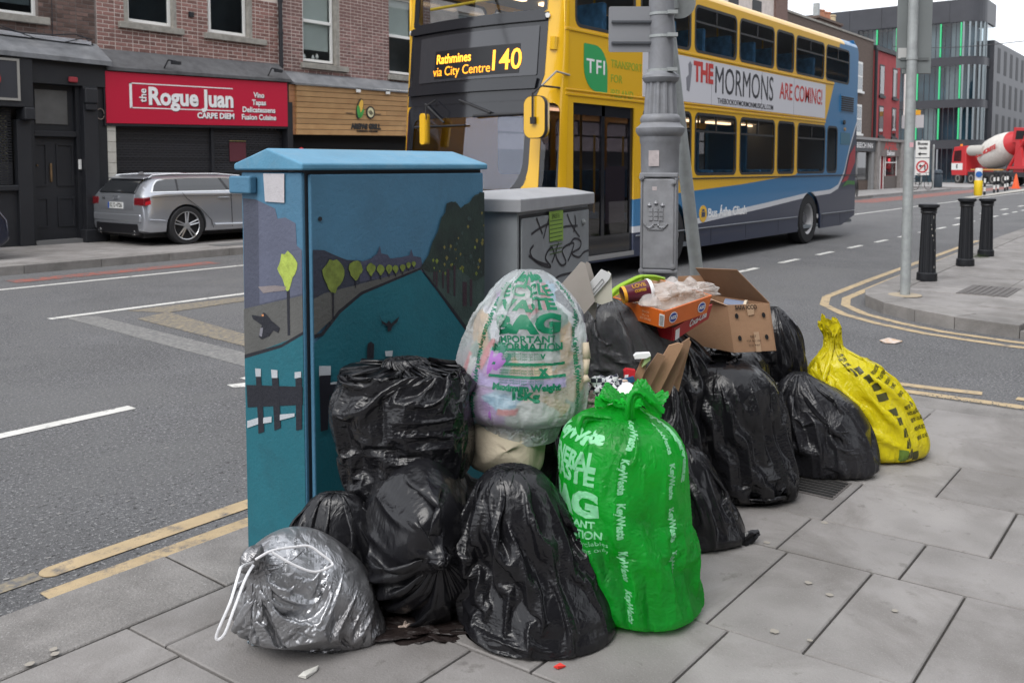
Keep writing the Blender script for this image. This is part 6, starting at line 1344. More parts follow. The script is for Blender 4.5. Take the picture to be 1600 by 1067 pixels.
G1,_gP=bag('rubbish_bag','tall green general waste bag printed with white lettering',[(1014,955,1085),(1000,940,1095),(950,928,1094),(900,918,1088),(850,902,1082),(800,888,1080),(750,878,1078),(700,874,1072),(668,882,1052),(648,905,1022),(632,958,1002),(612,930,1045)],2.88,B_GRN,12,ratio=.9,neck=.93,ex=1.07,exv=1.05,lump=.05,levels=4,botk=.4,maxout=.05)
K,_=bag('rubbish_bag','big black bag standing under the brown cardboard box',[(806,1112,1236),(790,1098,1246),(740,1080,1243),(700,1068,1236),(640,1056,1221),(605,1058,1212),(582,1066,1193),(567,1080,1172),(559,1100,1148),(551,1088,1158)],3.95,B_BLK,13,group=GROUPB,neck=.95,ex=1.09,exv=1.06,levels=4,lump=.12,botk=.7)
Nb,_=bag('rubbish_bag','slumped black bag leaning against the yellow bag',[(762,1240,1348),(745,1225,1368),(700,1216,1368),(655,1214,1352),(630,1216,1332),(608,1218,1305),(596,1224,1285),(588,1232,1268),(582,1240,1258)],4.28,B_BLK2,14,group=GROUPB,neck=.985,levels=4,ex=1.16,exv=1.1,lump=.14,botk=.8)
Lb,_=bag('rubbish_bag','black bag at the foot of the green bag on its right with a torn corner',[(878,1060,1150),(870,1040,1160),(840,1030,1162),(800,1025,1150),(750,1030,1128),(718,1038,1108),(700,1050,1090),(695,1060,1078)],3.46,B_BLK,15,group=GROUPB,neck=.985,ex=1.12,exv=1.08,lump=.12,botk=.8)
Ob,_yP=bag('rubbish_bag','bright yellow bag tied in a knot with printed black panels',[(738,1335,1385),(728,1300,1412),(700,1285,1442),(660,1275,1440),(620,1272,1418),(590,1272,1392),(565,1276,1362),(552,1283,1335),(541,1292,1313),(520,1286,1314),(500,1281,1304)],4.52,B_YEL,16,ratio=.75,neck=.915,ex=1.08,exv=1.06,lump=.07,botk=.4)
Mb_,_=bag('rubbish_bag','black bag propped high behind the brown cardboard box',[(650,1195,1232),(635,1185,1240),(600,1180,1252),(560,1180,1256),(520,1180,1252),(497,1188,1236),(485,1195,1222),(479,1202,1214)],4.45,B_BLK,17,group=GROUPB,neck=.985,ex=1.13,exv=1.08,lump=.08,zmin=.2)
Jb,_=bag('rubbish_bag','smoky grey see-through bag behind the clear recycling bag',[(690,925,1020),(660,910,1040),(610,905,1050),(580,903,1052),(540,900,1052),(505,903,1040),(482,912,1010),(470,930,975)],3.75,B_BLK2,18,ratio=.7,neck=.985,ex=1.05,exv=1.04,lump=.08,zmin=.1,maxout=.03)
Jf,_=bag('rubbish_bag_film','loose grey film over the smoky bag behind the recycling bag',[(600,905,1046),(570,899,1050),(540,897,1052),(505,900,1042),(480,908,1014),(466,926,980)],3.745,B_GRY,19,ratio=.78,neck=.985,ex=1.06,exv=1.05,lump=.08,zmin=.3,cat='rubbish bag')
Jf.parent=Jb; Jf.location=Vector(Jf.location)-Vector(Jb.location); Jf.name='grey_film'
for k_ in ('label','category'): del Jf[k_]
Ib,_=bag('rubbish_bag','black bag squeezed behind the cream cushion and the green bag',[(800,830,905),(760,820,915),(720,822,905),(690,832,900),(665,850,890),(650,860,882)],3.35,B_BLK,20,group=GROUPB,neck=.985,ex=1.14,exv=1.1,lump=.1,zmin=.1)
Pb,_=bag('rubbish_bag','small black filler bag added for the dark gap between the green bag and the boxes',[(760,985,1080),(720,980,1085),(660,985,1078),(620,1010,1066),(598,1030,1060),(590,1038,1056)],3.62,B_BLK,21,group=GROUPB,neck=.985,ex=1.12,exv=1.08,zmin=.1)  # added filler, its black stands in for a shaded gap
Qb,_=bag('rubbish_bag','black filler bag added for the darkness underneath the brown cardboard box',[(760,1060,1180),(700,1045,1195),(640,1040,1200),(580,1045,1198),(555,1055,1190),(540,1080,1160)],4.25,B_BLK,31,group=GROUPB,neck=.985,ex=1.1,exv=1.06)  # filler bag added where there is mostly darkness below the box
Rb,_=bag('rubbish_bag','black bag behind the flattened cardboard sheets',[(720,960,1100),(660,955,1105),(600,955,1105),(545,965,1095),(520,985,1070),(512,1010,1050)],3.95,B_BLK,32,group=GROUPB,neck=.985,ex=1.1,exv=1.06)
Bb,_=bag('rubbish_bag','low black bag between the silver bag and the painted cabinet',[(955,470,600),(900,450,612),(850,447,602),(815,462,592),(790,478,575),(775,492,558),(768,508,540)],2.86,B_BLK,22,ratio=.55,group=GROUPB,neck=.985,ex=1.15,exv=1.12,lump=.1,botk=.9)
Cb,_=bag('rubbish_bag','black bag with an open crumpled top stacked against the painted cabinet',[(800,596,636),(772,566,668),(716,545,725),(680,538,737),(640,533,735),(600,524,724),(575,530,719),(558,545,714),(549,562,700),(552,590,678),(560,612,655)],3.0,B_BLK,23,ratio=.72,group=GROUPB,neck=.985,topk=1.1,ex=1.2,exv=1.10,lump=.16,zmin=.2,levels=4)
def sp3(pts): 
    out=[]
    for x,y,d,a,b in pts: c=at(x,y,d); out.append([c.x,c.y,c.z,a*d/1400,b*d/1400])
    return out
Db,_=bag('rubbish_bag','black bag gathered to a puckered knot facing the viewer',None,0,B_BLK,24,rawspine=sp3([(668,820,3.14,8,8),(668,822,3.12,56,86),(667,826,3.04,90,128),(665,830,2.92,100,142),(664,838,2.80,88,124),(674,852,2.71,54,72),(687,868,2.67,15,17),(691,873,2.64,10,11),(693,876,2.66,4,4)]),sq=1.75,group=GROUPB,neck=.985,ex=1.2,exv=1.02,lump=.14,maxout=.07,levels=3,smooth_sub=1)
Db.location.z+=0
Sb,_=bag('rubbish_bag','silver bag lying at the front left with white drawstrings',None,0,B_SIL,25,rawspine=sp3([(592,1012,2.74,10,10),(584,1006,2.74,34,34),(556,982,2.74,58,56),(520,950,2.73,78,70),(482,922,2.70,86,76),(448,903,2.66,84,74),(420,889,2.59,56,50),(400,877,2.53,12,11),(391,871,2.5,24,22),(390,870,2.51,8,8),(391,871,2.54,3,3)]),side=tuple((cU*.75+cR*.45).normalized()),neck=.92,ex=1.13,exv=1.07,lump=.10,levels=4)
# neck rosette of the silver bag lies back over it: drawstrings
M_STR=mat('drawstring',(.72,.72,.74),.4,bump=.3,bs=60)
def cord(pts,r,name,m,parent,flat=.35):
    C=catmull([tuple(at(*p)) for p in pts],8); mb=MB(); P=[Vector(c) for c in C]; n=8; vs=[]
    for i,p in enumerate(P):
        d=(P[min(i+1,len(P)-1)]-P[max(i-1,0)]).normalized(); s=cH.cross(d).normalized(); o=s.cross(d).normalized()
        vs+=[p+s*math.cos(2*math.pi*k/n)*r+o*math.sin(2*math.pi*k/n)*r*flat for k in range(n)]
    fs=[(i*n+k,i*n+(k+1)%n,(i+1)*n+(k+1)%n,(i+1)*n+k) for i in range(len(P)-1) for k in range(n)]
    return mb.add(vs,fs).build(name,m,parent,smooth='all')
cord([(399,874,2.46),(425,860,2.47),(460,854,2.49),(483,853,2.50),(503,866,2.50),(518,878,2.50),(516,885,2.49),(490,893,2.47),(455,880,2.46),(425,862,2.46)],.0038,'drawstring',M_STR,Sb)
cord([(396,878,2.44),(378,885,2.40),(372,900,2.38),(360,940,2.33),(345,975,2.31),(338,994,2.31),(341,999,2.31),(352,988,2.31),(366,950,2.33),(383,905,2.39),(396,882,2.44)],.0042,'drawstring',M_STR,Sb)
# green bag handles
def ear(pts,m,parent,name='handle'):
    C=[at(*p) for p in pts]; n=len(C)//2; mb=MB(); L1=catmull([tuple(c) for c in C[:n]],6); L2=catmull([tuple(c) for c in C[n:][::-1]],6); k=min(len(L1),len(L2)); vs=[];W_=6
    for a,b in zip(L1[:k],L2[:k]):
        for j in range(W_+1):
            t=j/W_; p=a*(1-t)+b*t; p=p+np.array(cH)*(.012*math.sin(j*2.4+1)+random.uniform(-.002,.002)); vs.append(tuple(p))
    fs=[(i*(W_+1)+j,i*(W_+1)+j+1,(i+1)*(W_+1)+j+1,(i+1)*(W_+1)+j) for i in range(k-1) for j in range(W_)]
    return mb.add(vs,fs).build(name,m,parent,smooth='all')
ear([(976,655,2.78),(978,632,2.76),(985,612,2.76),(1000,607,2.76),(1015,612,2.78),(1040,640,2.8),(1030,655,2.82),(1010,640,2.80),(1003,625,2.79),(996,622,2.78),(992,635,2.78),(992,660,2.80)],B_GRN,G1)
ear([(905,690,2.78),(900,665,2.78),(908,645,2.8),(935,648,2.8),(960,650,2.8),(975,660,2.8),(970,672,2.8),(950,664,2.8),(932,660,2.8),(922,662,2.8),(918,675,2.8),(920,690,2.8)],B_GRN,G1)
# clear recycling bag with its contents
Gr,_cP=bag('recycling_bag','clear recycling bag with green print resting on top of the heap',[(658,765,850),(645,728,902),(620,716,912),(585,713,914),(550,723,915),(515,735,914),(490,746,911),(470,757,899),(450,772,882),(436,784,868),(427,796,856),(422,808,843)],3.12,B_CLR,26,ratio=.72,neck=.985,ex=1.09,exv=1.06,lump=.10,zmin=.45,maxout=.03,levels=4)
def inner(rows,dep,ratio,seed,m,name,parent,zmin):
    sp=spine_px(rows,dep,ratio,zmin=zmin); P=sim_bag(sp,tuple(cR),seed,ground=PZ,neck=None,upright=True,lump=.12,ex=1.02,exv=1.0,levels=2,its=(10,6),maxout=.01)
    o=grid_mesh(name,P-np.array(woff(parent)),m); o.parent=parent; return o
mi=bpy.data.materials.new('mixed_packaging'); mi.use_nodes=True; nt=mi.node_tree; b=nt.nodes['Principled BSDF']; b.inputs['Roughness'].default_value=.5
tc=N(nt,'ShaderNodeTexCoord'); nz=N(nt,'ShaderNodeTexNoise',Scale=6); nt.links.new(tc.outputs['Object'],nz.inputs['Vector']); mm=N(nt,'ShaderNodeMix',data_type='VECTOR'); mm.inputs[0].default_value=.10; nt.links.new(tc.outputs['Object'],mm.inputs[4]); nt.links.new(nz.outputs['Color'],mm.inputs[5])
v=N(nt,'ShaderNodeTexVoronoi',Scale=10,distance='CHEBYCHEV'); nt.links.new(mm.outputs[1],v.inputs['Vector']); cr_=N(nt,'ShaderNodeValToRGB'); cr_.color_ramp.interpolation='CONSTANT'; nt.links.new(v.outputs['Color'],cr_.inputs[0])
cols=[(.62,.64,.66),(.22,.45,.62),(.60,.58,.52),(.55,.05,.07),(.5,.52,.5),(.50,.30,.12),(.06,.2,.15),(.62,.62,.68),(.03,.03,.06),(.35,.15,.45)]
while len(cr_.color_ramp.elements)<len(cols): cr_.color_ramp.elements.new(.5)
for i,(e_,c_) in enumerate(zip(cr_.color_ramp.elements,cols)): e_.position=.18+.66*i/len(cols); e_.color=(*c_,1)
nt.links.new(cr_.outputs[0],b.inputs['Base Color'])
inner([(655,768,848),(643,732,898),(615,722,908),(580,722,908),(545,730,908),(510,742,907),(484,754,900),(464,768,884),(448,786,866),(438,802,852),(436,812,842)],3.12,.66,27,mi,'contents',Gr,.45)
def quadpx(name,m,parent,pts,dep,th=.01):
    C=[at(x,y,dep) for x,y in pts]; n=len(C); mb=MB(); mb.add([c for c in C]+[c+cH*th for c in C],[tuple(range(n)),tuple(range(n,2*n))[::-1]]+[(i,(i+1)%n,n+(i+1)%n,n+i) for i in range(n)]); return mb.build(name,m,parent)
PUR=mat('purple_carton',(.32,.20,.55),.5); 
# printing that follows the folds of a bag
def bagprint(o,P,s,m,U0,v0,size,name='lettering',rot=False,width=None,bold=.004,off=.0016,circ=None,mesh=None,arcmode='rest',slant=0):
    M,Nn=P.shape[:2]; Q=P-np.array(o.location); 
    d=np.linalg.norm(Q[1:]-Q[:-1],axis=2).mean(1); arc=np.r_[0,np.cumsum(d)]; cf=float(np.median(np.linalg.norm(np.roll(Q,-1,1)-Q,axis=2).sum(1)[int(M*.3):int(M*.8)]))*1.02 if circ is None else circ
    me=mesh or text_mesh(s,size,bold=bold,th=0,width=width)
    bm=bmesh.new(); bm.from_mesh(me); bmesh.ops.triangulate(bm,faces=bm.faces)
    for it in range(3):
        ed=[e for e in bm.edges if e.calc_length()>.009]
        if not ed: break
        bmesh.ops.subdivide_edges(bm,edges=ed,cuts=1,use_grid_fill=False); bmesh.ops.triangulate(bm,faces=[f for f in bm.faces if len(f.verts)>3])
    # vertex normals of the sheet
    du=np.roll(Q,-1,1)-np.roll(Q,1,1); dv=np.gradient(Q,axis=0); nn=np.cross(du,dv); nn/=np.linalg.norm(nn,axis=2)[...,None]+1e-9
    ctr=Q.mean(axis=1,keepdims=True); sg=np.sign(((Q-ctr)*nn).sum(2).mean()); nn*=sg
    for v_ in bm.verts:
        a,b_=v_.co.x,v_.co.y
        if rot: a,b_=b_,-a
        u=(U0+a/cf+slant*b_)%1.0*Nn; i=int(u)%Nn; fu=u-int(u); r=np.interp(v0+b_,arc,np.arange(M)); r=min(max(r,0),M-1.001); j=int(r); fr=r-j; i2=(i+1)%Nn
        q=(Q[j,i]*(1-fu)+Q[j,i2]*fu)*(1-fr)+(Q[j+1,i]*(1-fu)+Q[j+1,i2]*fu)*fr; w_=(nn[j,i]*(1-fu)+nn[j,i2]*fu); v_.co=Vector(q+w_*off)
    bm.to_mesh(me); bm.free(); me.materials.clear(); me.materials.append(m); me.name=name; o2=bpy.data.objects.new(name,me); COL.objects.link(o2); o2.parent=o; return o2
def arcat(P,z):  # arc length where the front of the sheet reaches height z
    M,Nn=P.shape[:2]; d=np.linalg.norm(P[1:]-P[:-1],axis=2).mean(1); arc=np.r_[0,np.cumsum(d)]; zz_=P[:,int(Nn*.75)][:,2]; k=int(np.argmax(zz_>z)); return arc[k]
def rectmesh(w,h,cells=None):
    me=bpy.data.meshes.new('r'); nx=max(1,int(w/.02)); ny=max(1,int(h/.02)); vs=[(-w/2+w*i/nx,-h/2+h*j/ny,0) for j in range(ny+1) for i in range(nx+1)]; fs=[(j*(nx+1)+i,j*(nx+1)+i+1,(j+1)*(nx+1)+i+1,(j+1)*(nx+1)+i) for j in range(ny) for i in range(nx)]; me.from_pydata(vs,[],fs); return me
GPR=mat('print_green',(.006,.17,.085),.4); WPR=mat('print_white',(.20,.55,.29),.4); KPR=mat('print_black',(.05,.05,.012),.4)
zr=lambda y,dep: at(800,y,dep).z
def rows_text(o,P,items,dep_front,m,**k):
    for s,U0,y,size,width,bold in items:
        bagprint(o,P,s,m,U0,arcat(P,zr(y,dep_front)),size,width=width,bold=bold,**k)
D3=2.96
rows_text(Gr,_cP,[('KeyWaste',.765,440,.062,.20,.004),('RECYCLE',.75,462,.062,.27,.002),('WASTE',.75,484,.060,.25,.003),('BAG',.755,511,.088,.26,.006),('IMPORTANT',.75,532,.034,.24,.001),('INFORMATION',.75,545,.038,.30,.001),('Maximum Weight',.75,607,.034,.255,.002),('15Kg',.75,621,.042,.10,.003)],D3,GPR)
for y,w_,h_ in ((549,.28,.009),(571,.30,.010),(590,.30,.010)): bagprint(Gr,_cP,'',GPR,.75,arcat(_cP,zr(y,D3)),0,mesh=rectmesh(w_,h_),name='printed_bar')
for y in (555,559,563,575,580,585,596,600): bagprint(Gr,_cP,'separate cardboard paper cans bottles',GPR,.735,arcat(_cP,zr(y,D3)),.013,width=.17,bold=0)
bagprint(Gr,_cP,'x',GPR,.80,arcat(_cP,zr(582,D3)),.05,bold=.003); bagprint(Gr,_cP,'v',GPR,.80,arcat(_cP,zr(558,D3)),.04,bold=.001)
for U0 in (.60,.895):
    for y in (640,600,555,510,470): bagprint(Gr,_cP,'KeyWaste',GPR,U0,arcat(_cP,zr(y,D3)),.03,width=.10,bold=.001,rot=True)
bagprint(Gr,_cP,'',mat('purple_carton',(.32,.20,.55),.5),.73,arcat(_cP,zr(600,D3)),0,mesh=rectmesh(.36,.045),name='purple_carton',off=-.006); bagprint(Gr,_cP,'',mat('peach_carton',(.75,.5,.25),.5),.80,arcat(_cP,zr(583,D3)),0,mesh=rectmesh(.07,.05),name='peach_carton',off=-.005)
bagprint(Gr,_cP,'',mat('red_wrapper',(.5,.05,.06),.5),.62,arcat(_cP,zr(560,D3)),0,mesh=rectmesh(.03,.12),name='red_wrapper',off=-.005,slant=.3); bagprint(Gr,_cP,'',mat('red_wrapper',(.5,.05,.06),.5),.70,arcat(_cP,zr(646,D3)),0,mesh=rectmesh(.08,.025),name='red_wrapper',off=-.005,slant=.3)
D2=2.72
for s,U0,y,size,width,bold in (('KeyWaste',.58,692,.062,.24,.004),('GENERAL',.572,728,.070,.25,.003),('WASTE',.575,752,.072,.24,.003),('BAG',.588,792,.105,.24,.006),('IMPORTANT',.60,818,.030,.18,.001),('INFORMATION',.60,832,.034,.22,.001),('use for recyclables',.62,845,.022,.2,0),('or green bins only',.62,856,.022,.2,0)):
    bagprint(G1,_gP,s,WPR,U0,arcat(_gP,zr(y,D2)),size,width=width,bold=bold)
for y in (682,740,808,876,942): bagprint(G1,_gP,'KeyWaste',WPR,.718,arcat(_gP,zr(y,D2)),.034,width=.115,bold=.0015,rot=True)
for y in (690,756,822,888): bagprint(G1,_gP,'KeyWaste',WPR,.845,arcat(_gP,zr(y,D2)),.034,width=.115,bold=.0015,rot=True)
for U0,y in ((.905,680),(.91,720)): bagprint(G1,_gP,'KeyWaste',WPR,U0,arcat(_gP,zr(y,D2)),.06,width=.2,bold=.004,rot=True)
D5=4.36
for k in range(9): bagprint(Ob,_yP,'',KPR,.835,arcat(_yP,zr(585+15*k,D5)),0,mesh=rectmesh(.058,.040),name='printed_block',slant=.12)
for k in range(10): bagprint(Ob,_yP,'KEEP DRY - DO NOT OVERFILL' if k%2 else 'WASTE AND RECYCLING CO',KPR,.905,arcat(_yP,zr(590+11*k,D5)),.026,width=.10,bold=.001)
for k in range(4): bagprint(Ob,_yP,'COLLECTION BAG',KPR,.80,arcat(_yP,zr(562+6*k,D5)),.02,width=.12,bold=.001)
bagprint(Ob,_yP,'',KPR,.86,arcat(_yP,zr(712,D5)),0,mesh=rectmesh(.04,.05),name='printed_block'); bagprint(Ob,_yP,'',mat('print_olive',(.12,.2,.03),.5),.81,arcat(_yP,zr(708,D5)),0,mesh=rectmesh(.04,.07),name='printed_block')
# torn corner of the low right-hand bag, yellow knot tail
ear([(1150,850,3.40),(1160,836,3.40),(1172,830,3.40),(1186,828,3.42),(1188,836,3.42),(1180,846,3.41),(1168,858,3.40),(1150,866,3.40)],B_BLK,Lb,'torn_corner')
ear([(1300,520,4.42),(1291,510,4.42),(1284,500,4.42),(1287,496,4.40),(1300,500,4.40),(1312,508,4.40),(1308,520,4.40),(1302,530,4.4)],B_YEL,Ob,'knot_tail')
ear([(1278,606,4.3),(1270,590,4.3),(1265,576,4.3),(1268,574,4.32),(1278,582,4.32),(1292,600,4.34)],B_YEL,Ob,'loose_corner')
# ---------------- cushion, boxes and loose rubbish ----------------
def soft(name,label,cat,c,dx,dy,dz,Rm,m,p=2.6,seed=0,pinch=.18,amp=.01):
    n,k=48,28; rs=np.random.RandomState(seed); vs=[];fs=[]
    U,V=np.meshgrid(np.arange(n)/n,np.linspace(0,1,k)); nz=smooth_noise(rs,U,V,7,6)
    for j in range(k):
        ph=-math.pi/2+math.pi*j/(k-1)
        for i in range(n):
            th=2*math.pi*i/n; f=lambda x:math.copysign(abs(x)**(2/p),x)
            x=f(math.cos(th))*f(math.cos(ph)); y=f(math.sin(th))*f(math.cos(ph)); z=f(math.sin(ph)); e=abs(x*y)
            q=Vector((x*dx*(1+pinch*abs(y)**2*abs(x)),y*dy*(1+pinch*abs(x)**2*abs(y)),z*dz*(1-.55*max(abs(x),abs(y))**2)))*(1+amp*nz[j,i]*4); vs.append(Rm@q)
    fs=[(j*n+i,j*n+(i+1)%n,(j+1)*n+(i+1)%n,(j+1)*n+i) for j in range(k-1) for i in range(n)]
    o=MB().add(vs,fs).build(name,m,None,smooth='all'); o.location=c
    if label: tag(o,label,cat)
    return o
FR=Matrix((cR,cH,Vector((0,0,1)))).transposed()   # x right, y away, z up as seen by the visitor
M_CUSH=mat('cream_fabric',(.47,.41,.31),.85,var=.12,vs_=5,bump=.3,bs=80,dirt=.35,dirtcol=(.25,.22,.17))
cu=soft('cushion','cream cushion wedged under the clear recycling bag','cushion',at(792,700,3.10),.135,.095,.10,FR@Matrix.Rotation(R_(78),3,'X')@Matrix.Rotation(R_(-6),3,'Z'),M_CUSH,seed=2,pinch=.22)
M_CARD=mat('cardboard',(.33,.195,.115),.8,var=.10,vs_=5,bump=.15,bs=60,dirt=.2,dirtcol=(.2,.12,.08)); M_CARDI=mat('cardboard_inside',(.42,.27,.18),.85,var=.1,vs_=6); M_CARDD=mat('cardboard_dark',(.21,.125,.075),.85,var=.15,vs_=6)
def frame_box(P,name,m,c,u,v,w,a,b,h,**k):
    """box: corner c, edges u*a, v*b, w*h"""
    vs=[c+u*(a*i)+v*(b*j)+w*(h*l) for l in (0,1) for j in (0,1) for i in (0,1)]
    return MB().add(vs,[(0,2,3,1),(4,5,7,6),(0,1,5,4),(2,6,7,3),(0,4,6,2),(1,3,7,5)]).build(name,m,P,**k)
def wallslab(P,name,m,p0,p1,p2,p3,th=.004):
    n=((p1-p0).cross(p3-p0)).normalized()*th; pts=[p0,p1,p2,p3]
    return MB().add(pts+[q+n for q in pts],[(0,1,2,3),(7,6,5,4),(0,4,5,1),(1,5,6,2),(2,6,7,3),(3,7,4,0)]).build(name,m,P)
def carton(t,P8,m,mi,th=.005,open_top=True):
    """P8: bottom a,b,c,d then top a,b,c,d"""
    a,b,c,d,A,B,C,D=P8
    for nm,q in (('front_panel',(a,b,B,A)),('side_panel',(b,c,C,B)),('back_panel',(c,d,D,C)),('side_panel',(d,a,A,D)),('base_panel',(a,d,c,b))): wallslab(t,nm,m,*q,th=-th)
# brown carton with printed holes
Z=4.0
a=at(1180,556,3.95);  # near vertical edges: front face is px 1128..1210, side face 1080..1128
BXt=thing('cardboard_box','open brown cardboard box with round vent holes and flaps up','box',at(1145,555,4.05))
dR=(cR*.97+cH*.22).normalized(); dB=(-cR*.62+cH*.78).normalized(); up=(Vector((0,0,1))-cR*.16).normalized()
p=at(1147,551,3.92); w1_,d1_,h1_=.205,.30,.215
a=p; b=p+dR*w1_; c=b+dB*d1_; d=a+dB*d1_; T_=up*h1_
tl_=[q+T_ for q in (a,b,c,d)]
carton(BXt,[a,b,c,d]+tl_,M_CARD,M_CARDI)
A,B,C,D=tl_
wallslab(BXt,'flap',M_CARDI,D,A,A+(dB*.25+cR*-.55+Vector((0,0,.30))).normalized()*.13+dB*.03,D+(dB*.25+cR*-.35+Vector((0,0,.5))).normalized()*.15-dB*.02)
wallslab(BXt,'flap',M_CARD,C+dB*.0,D,D+up*.10+cR*.03,C+up*.10-cR*.02) ; wallslab(BXt,'flap',M_CARDD,B,C,C+(up*.9-dR*.55)*.15,B+(up*1.0-dR*.62)*.15+dB*.05)
M_INK=mat('box_ink',(.05,.03,.02),.8)
fm_=lambda u,v,h: a+dR*u+up*v-(dR.cross(up))*-h
nf=dR.cross(up).normalized(); 
if nf.dot(cH)>0: nf=-nf
for u,v in ((.035,.165),(.165,.165),(.035,.065),(.165,.065)): MB().prism([(u+.0085*math.cos(6.283*i/14),v+.012*math.sin(6.283*i/14)) for i in range(14)],.0055,.0065,lambda x,y,h:a+dR*x+up*y+nf*h).build('vent_hole',M_DARK,BXt)
def facetext(P,s,m,o_,du,dv,n_,u,v,size,width=None,h=.0065,**k): link('lettering',bm_fix(text_mesh(s,size,width=width,th=.0004,**k),lambda x,y,w:o_+du*(u+x)+dv*(v+y)+n_*(h+w)),m,P)
facetext(BXt,'SAFA ICCO',M_INK,a,dR,up,nf,.085,.202,.026,width=.105,bold=.001); facetext(BXt,'BEST',M_INK,a,dR,up,nf,.10,.07,.014,bold=0); facetext(BXt,'FOR ALL USE',M_INK,a,dR,up,nf,.10,.05,.012,bold=0); facetext(BXt,'THIS WAY',M_INK,a,dR,up,nf,.10,.03,.012,bold=0)
M_TAPE=mat('tape',(.43,.29,.19),.3)
for q_ in ([(.105,.09),(.13,.09),(.13,.0),(.105,.0)],[(.085,.215),(.125,.215),(.12,.17),(.09,.165)]): MB().prism(q_,.0056,.0062,lambda x,y,h:a+dR*x+up*y+nf*h).build('tape',M_TAPE,BXt)
cup=thing('paper_cup','blue and cream paper cup lying in the brown box','cup',at(1165,480,4.0)); q=at(1133,478,4.02); MB().tube(q,at(1163,481,3.98),.034,.030,n=20).build('sleeve',mat('cup_blue',(.16,.19,.27),.6),cup); MB().tube(at(1163,481,3.98),at(1167,481.5,3.975),.036,.036,n=20).build('rim',mat('cup_cream',(.6,.5,.38),.5),cup)
# red drinks tray under an orange crisps tray
def tray(name,label,corners,h,mo,mi,dn,th=.004):
    t=thing(name,label,'tray',corners[0]); A,B,C,D=corners; cen=(A+B+C+D)/4
    lo=[q+dn*h+(cen-q)*.08 for q in corners]
    for nm,(i,j) in (('front_panel',(0,1)),('side_panel',(1,2)),('back_panel',(2,3)),('side_panel',(3,0))): wallslab(t,nm,mo,lo[i],lo[j],corners[j],corners[i],th=th)
    ins=[q+(cen-q)*.025 for q in corners]; li=[q+(cen-q)*.04 for q in lo]
    for i,j in ((0,1),(1,2),(2,3),(3,0)): wallslab(t,'lining',mi,li[i],li[j],ins[j],ins[i],th=.001)
    wallslab(t,'base_panel',mi,*lo,th=.003); return t,lo
dn=(Vector((0,0,-1))+cH*.15).normalized()
corn=[at(1038,486,3.42),at(1111,461,3.62),at(1020,433,3.98),at(959,464,3.78)]
M_OR=mat('crisp_orange',(.72,.15,.018),.4,var=.08); M_RC=mat('cola_red',(.42,.012,.02),.4)
tr,lo=tray('cardboard_tray','orange cardboard tray holding a cup and clear wrapping',corn,.075,M_OR,M_CARDI,dn)
corn2=[at(1052,512,3.52),at(1112,475,3.72),at(1040,470,4.0),at(985,490,3.85)]
tr2,lo2=tray('cardboard_tray','red cola drinks tray underneath the orange tray',corn2,.06,M_RC,M_CARDI,dn)
A,B=corn[0],corn[1]; du=(B-A).normalized(); dv=(A-lo[0]).normalized(); nn_=du.cross(dv).normalized(); nn_= nn_ if nn_.dot(cH)<0 else -nn_; L_ab=(B-A).length
M_BLUEL=mat('logo_blue',(.03,.07,.35),.5)
def sticker_on(t,o_,du,dv,nn_,u,v,r,m,name='logo_badge',h=.006,sides=10): return MB().prism([(u+r*math.cos(6.283*i/sides),v+r*.95*math.sin(6.283*i/sides)) for i in range(sides)],h,h+.0006,lambda x,y,hh:o_+du*x+dv*y+nn_*hh).build(name,m,t)
o_=lo[0]; 
for u in (.17,.78): sticker_on(tr,o_,du,dv,nn_,u*L_ab,.04,.027,M_LET); sticker_on(tr,o_,du,dv,nn_,u*L_ab,.04,.0225,M_BLUEL,h=.0068); facetext(tr,'AZZ',M_LET,o_,du,dv,nn_,u*L_ab,.04,.018,h=.008,bold=.001)
D_=corn[3]; du2=(A-D_).normalized(); dv2=dv; n2=du2.cross(dv2).normalized(); n2=n2 if n2.dot(cH)<0 else -n2; Lad=(A-D_).length
bc=MB(); 
MB().prism([(Lad*.86,.01),(Lad*.95,.01),(Lad*.95,.065),(Lad*.86,.065)],.0055,.006,lambda x,y,h:lo[3]+du2*x+dv2*y+n2*h).build('barcode_patch',M_LET,tr)
for k in range(9): bc.prism([(Lad*.87,.014+.0052*k),(Lad*.94,.014+.0052*k),(Lad*.94,.0165+.0052*k),(Lad*.87,.0165+.0052*k)],.0061,.0064,lambda x,y,h:lo[3]+du2*x+dv2*y+n2*h)
bc.build('barcode',M_LOGO,tr); sticker_on(tr,lo[3],du2,dv2,n2,Lad*.08,.045,.022,M_BLUEL)
for k,s in enumerate(('SNACKS','60 g x 24','BEST BEFORE')): facetext(tr,s,mat('pale_orange',(.8,.45,.25),.5),lo[3],du2,dv2,n2,Lad*.6,.055-.017*k,.014,h=.0056,bold=0)
A2,B2=corn2[0],corn2[1]; e1=(B2-A2).normalized(); e2=(A2-lo2[0]).normalized(); n3=e1.cross(e2).normalized(); n3=n3 if n3.dot(cH)<0 else -n3
facetext(tr2,'Coca-Cola',M_LET,lo2[0],e1,e2,n3,(B2-A2).length*.62,.035,.045,width=.13,h=.006,bold=.001,shear=.4)
MB().prism([(.01,.0),(.04,.0),(.04,.05),(.01,.05)],.0055,.006,lambda x,y,h:lo2[0]+e1*x+e2*y+n3*h).build('barcode_patch',M_LET,tr2)
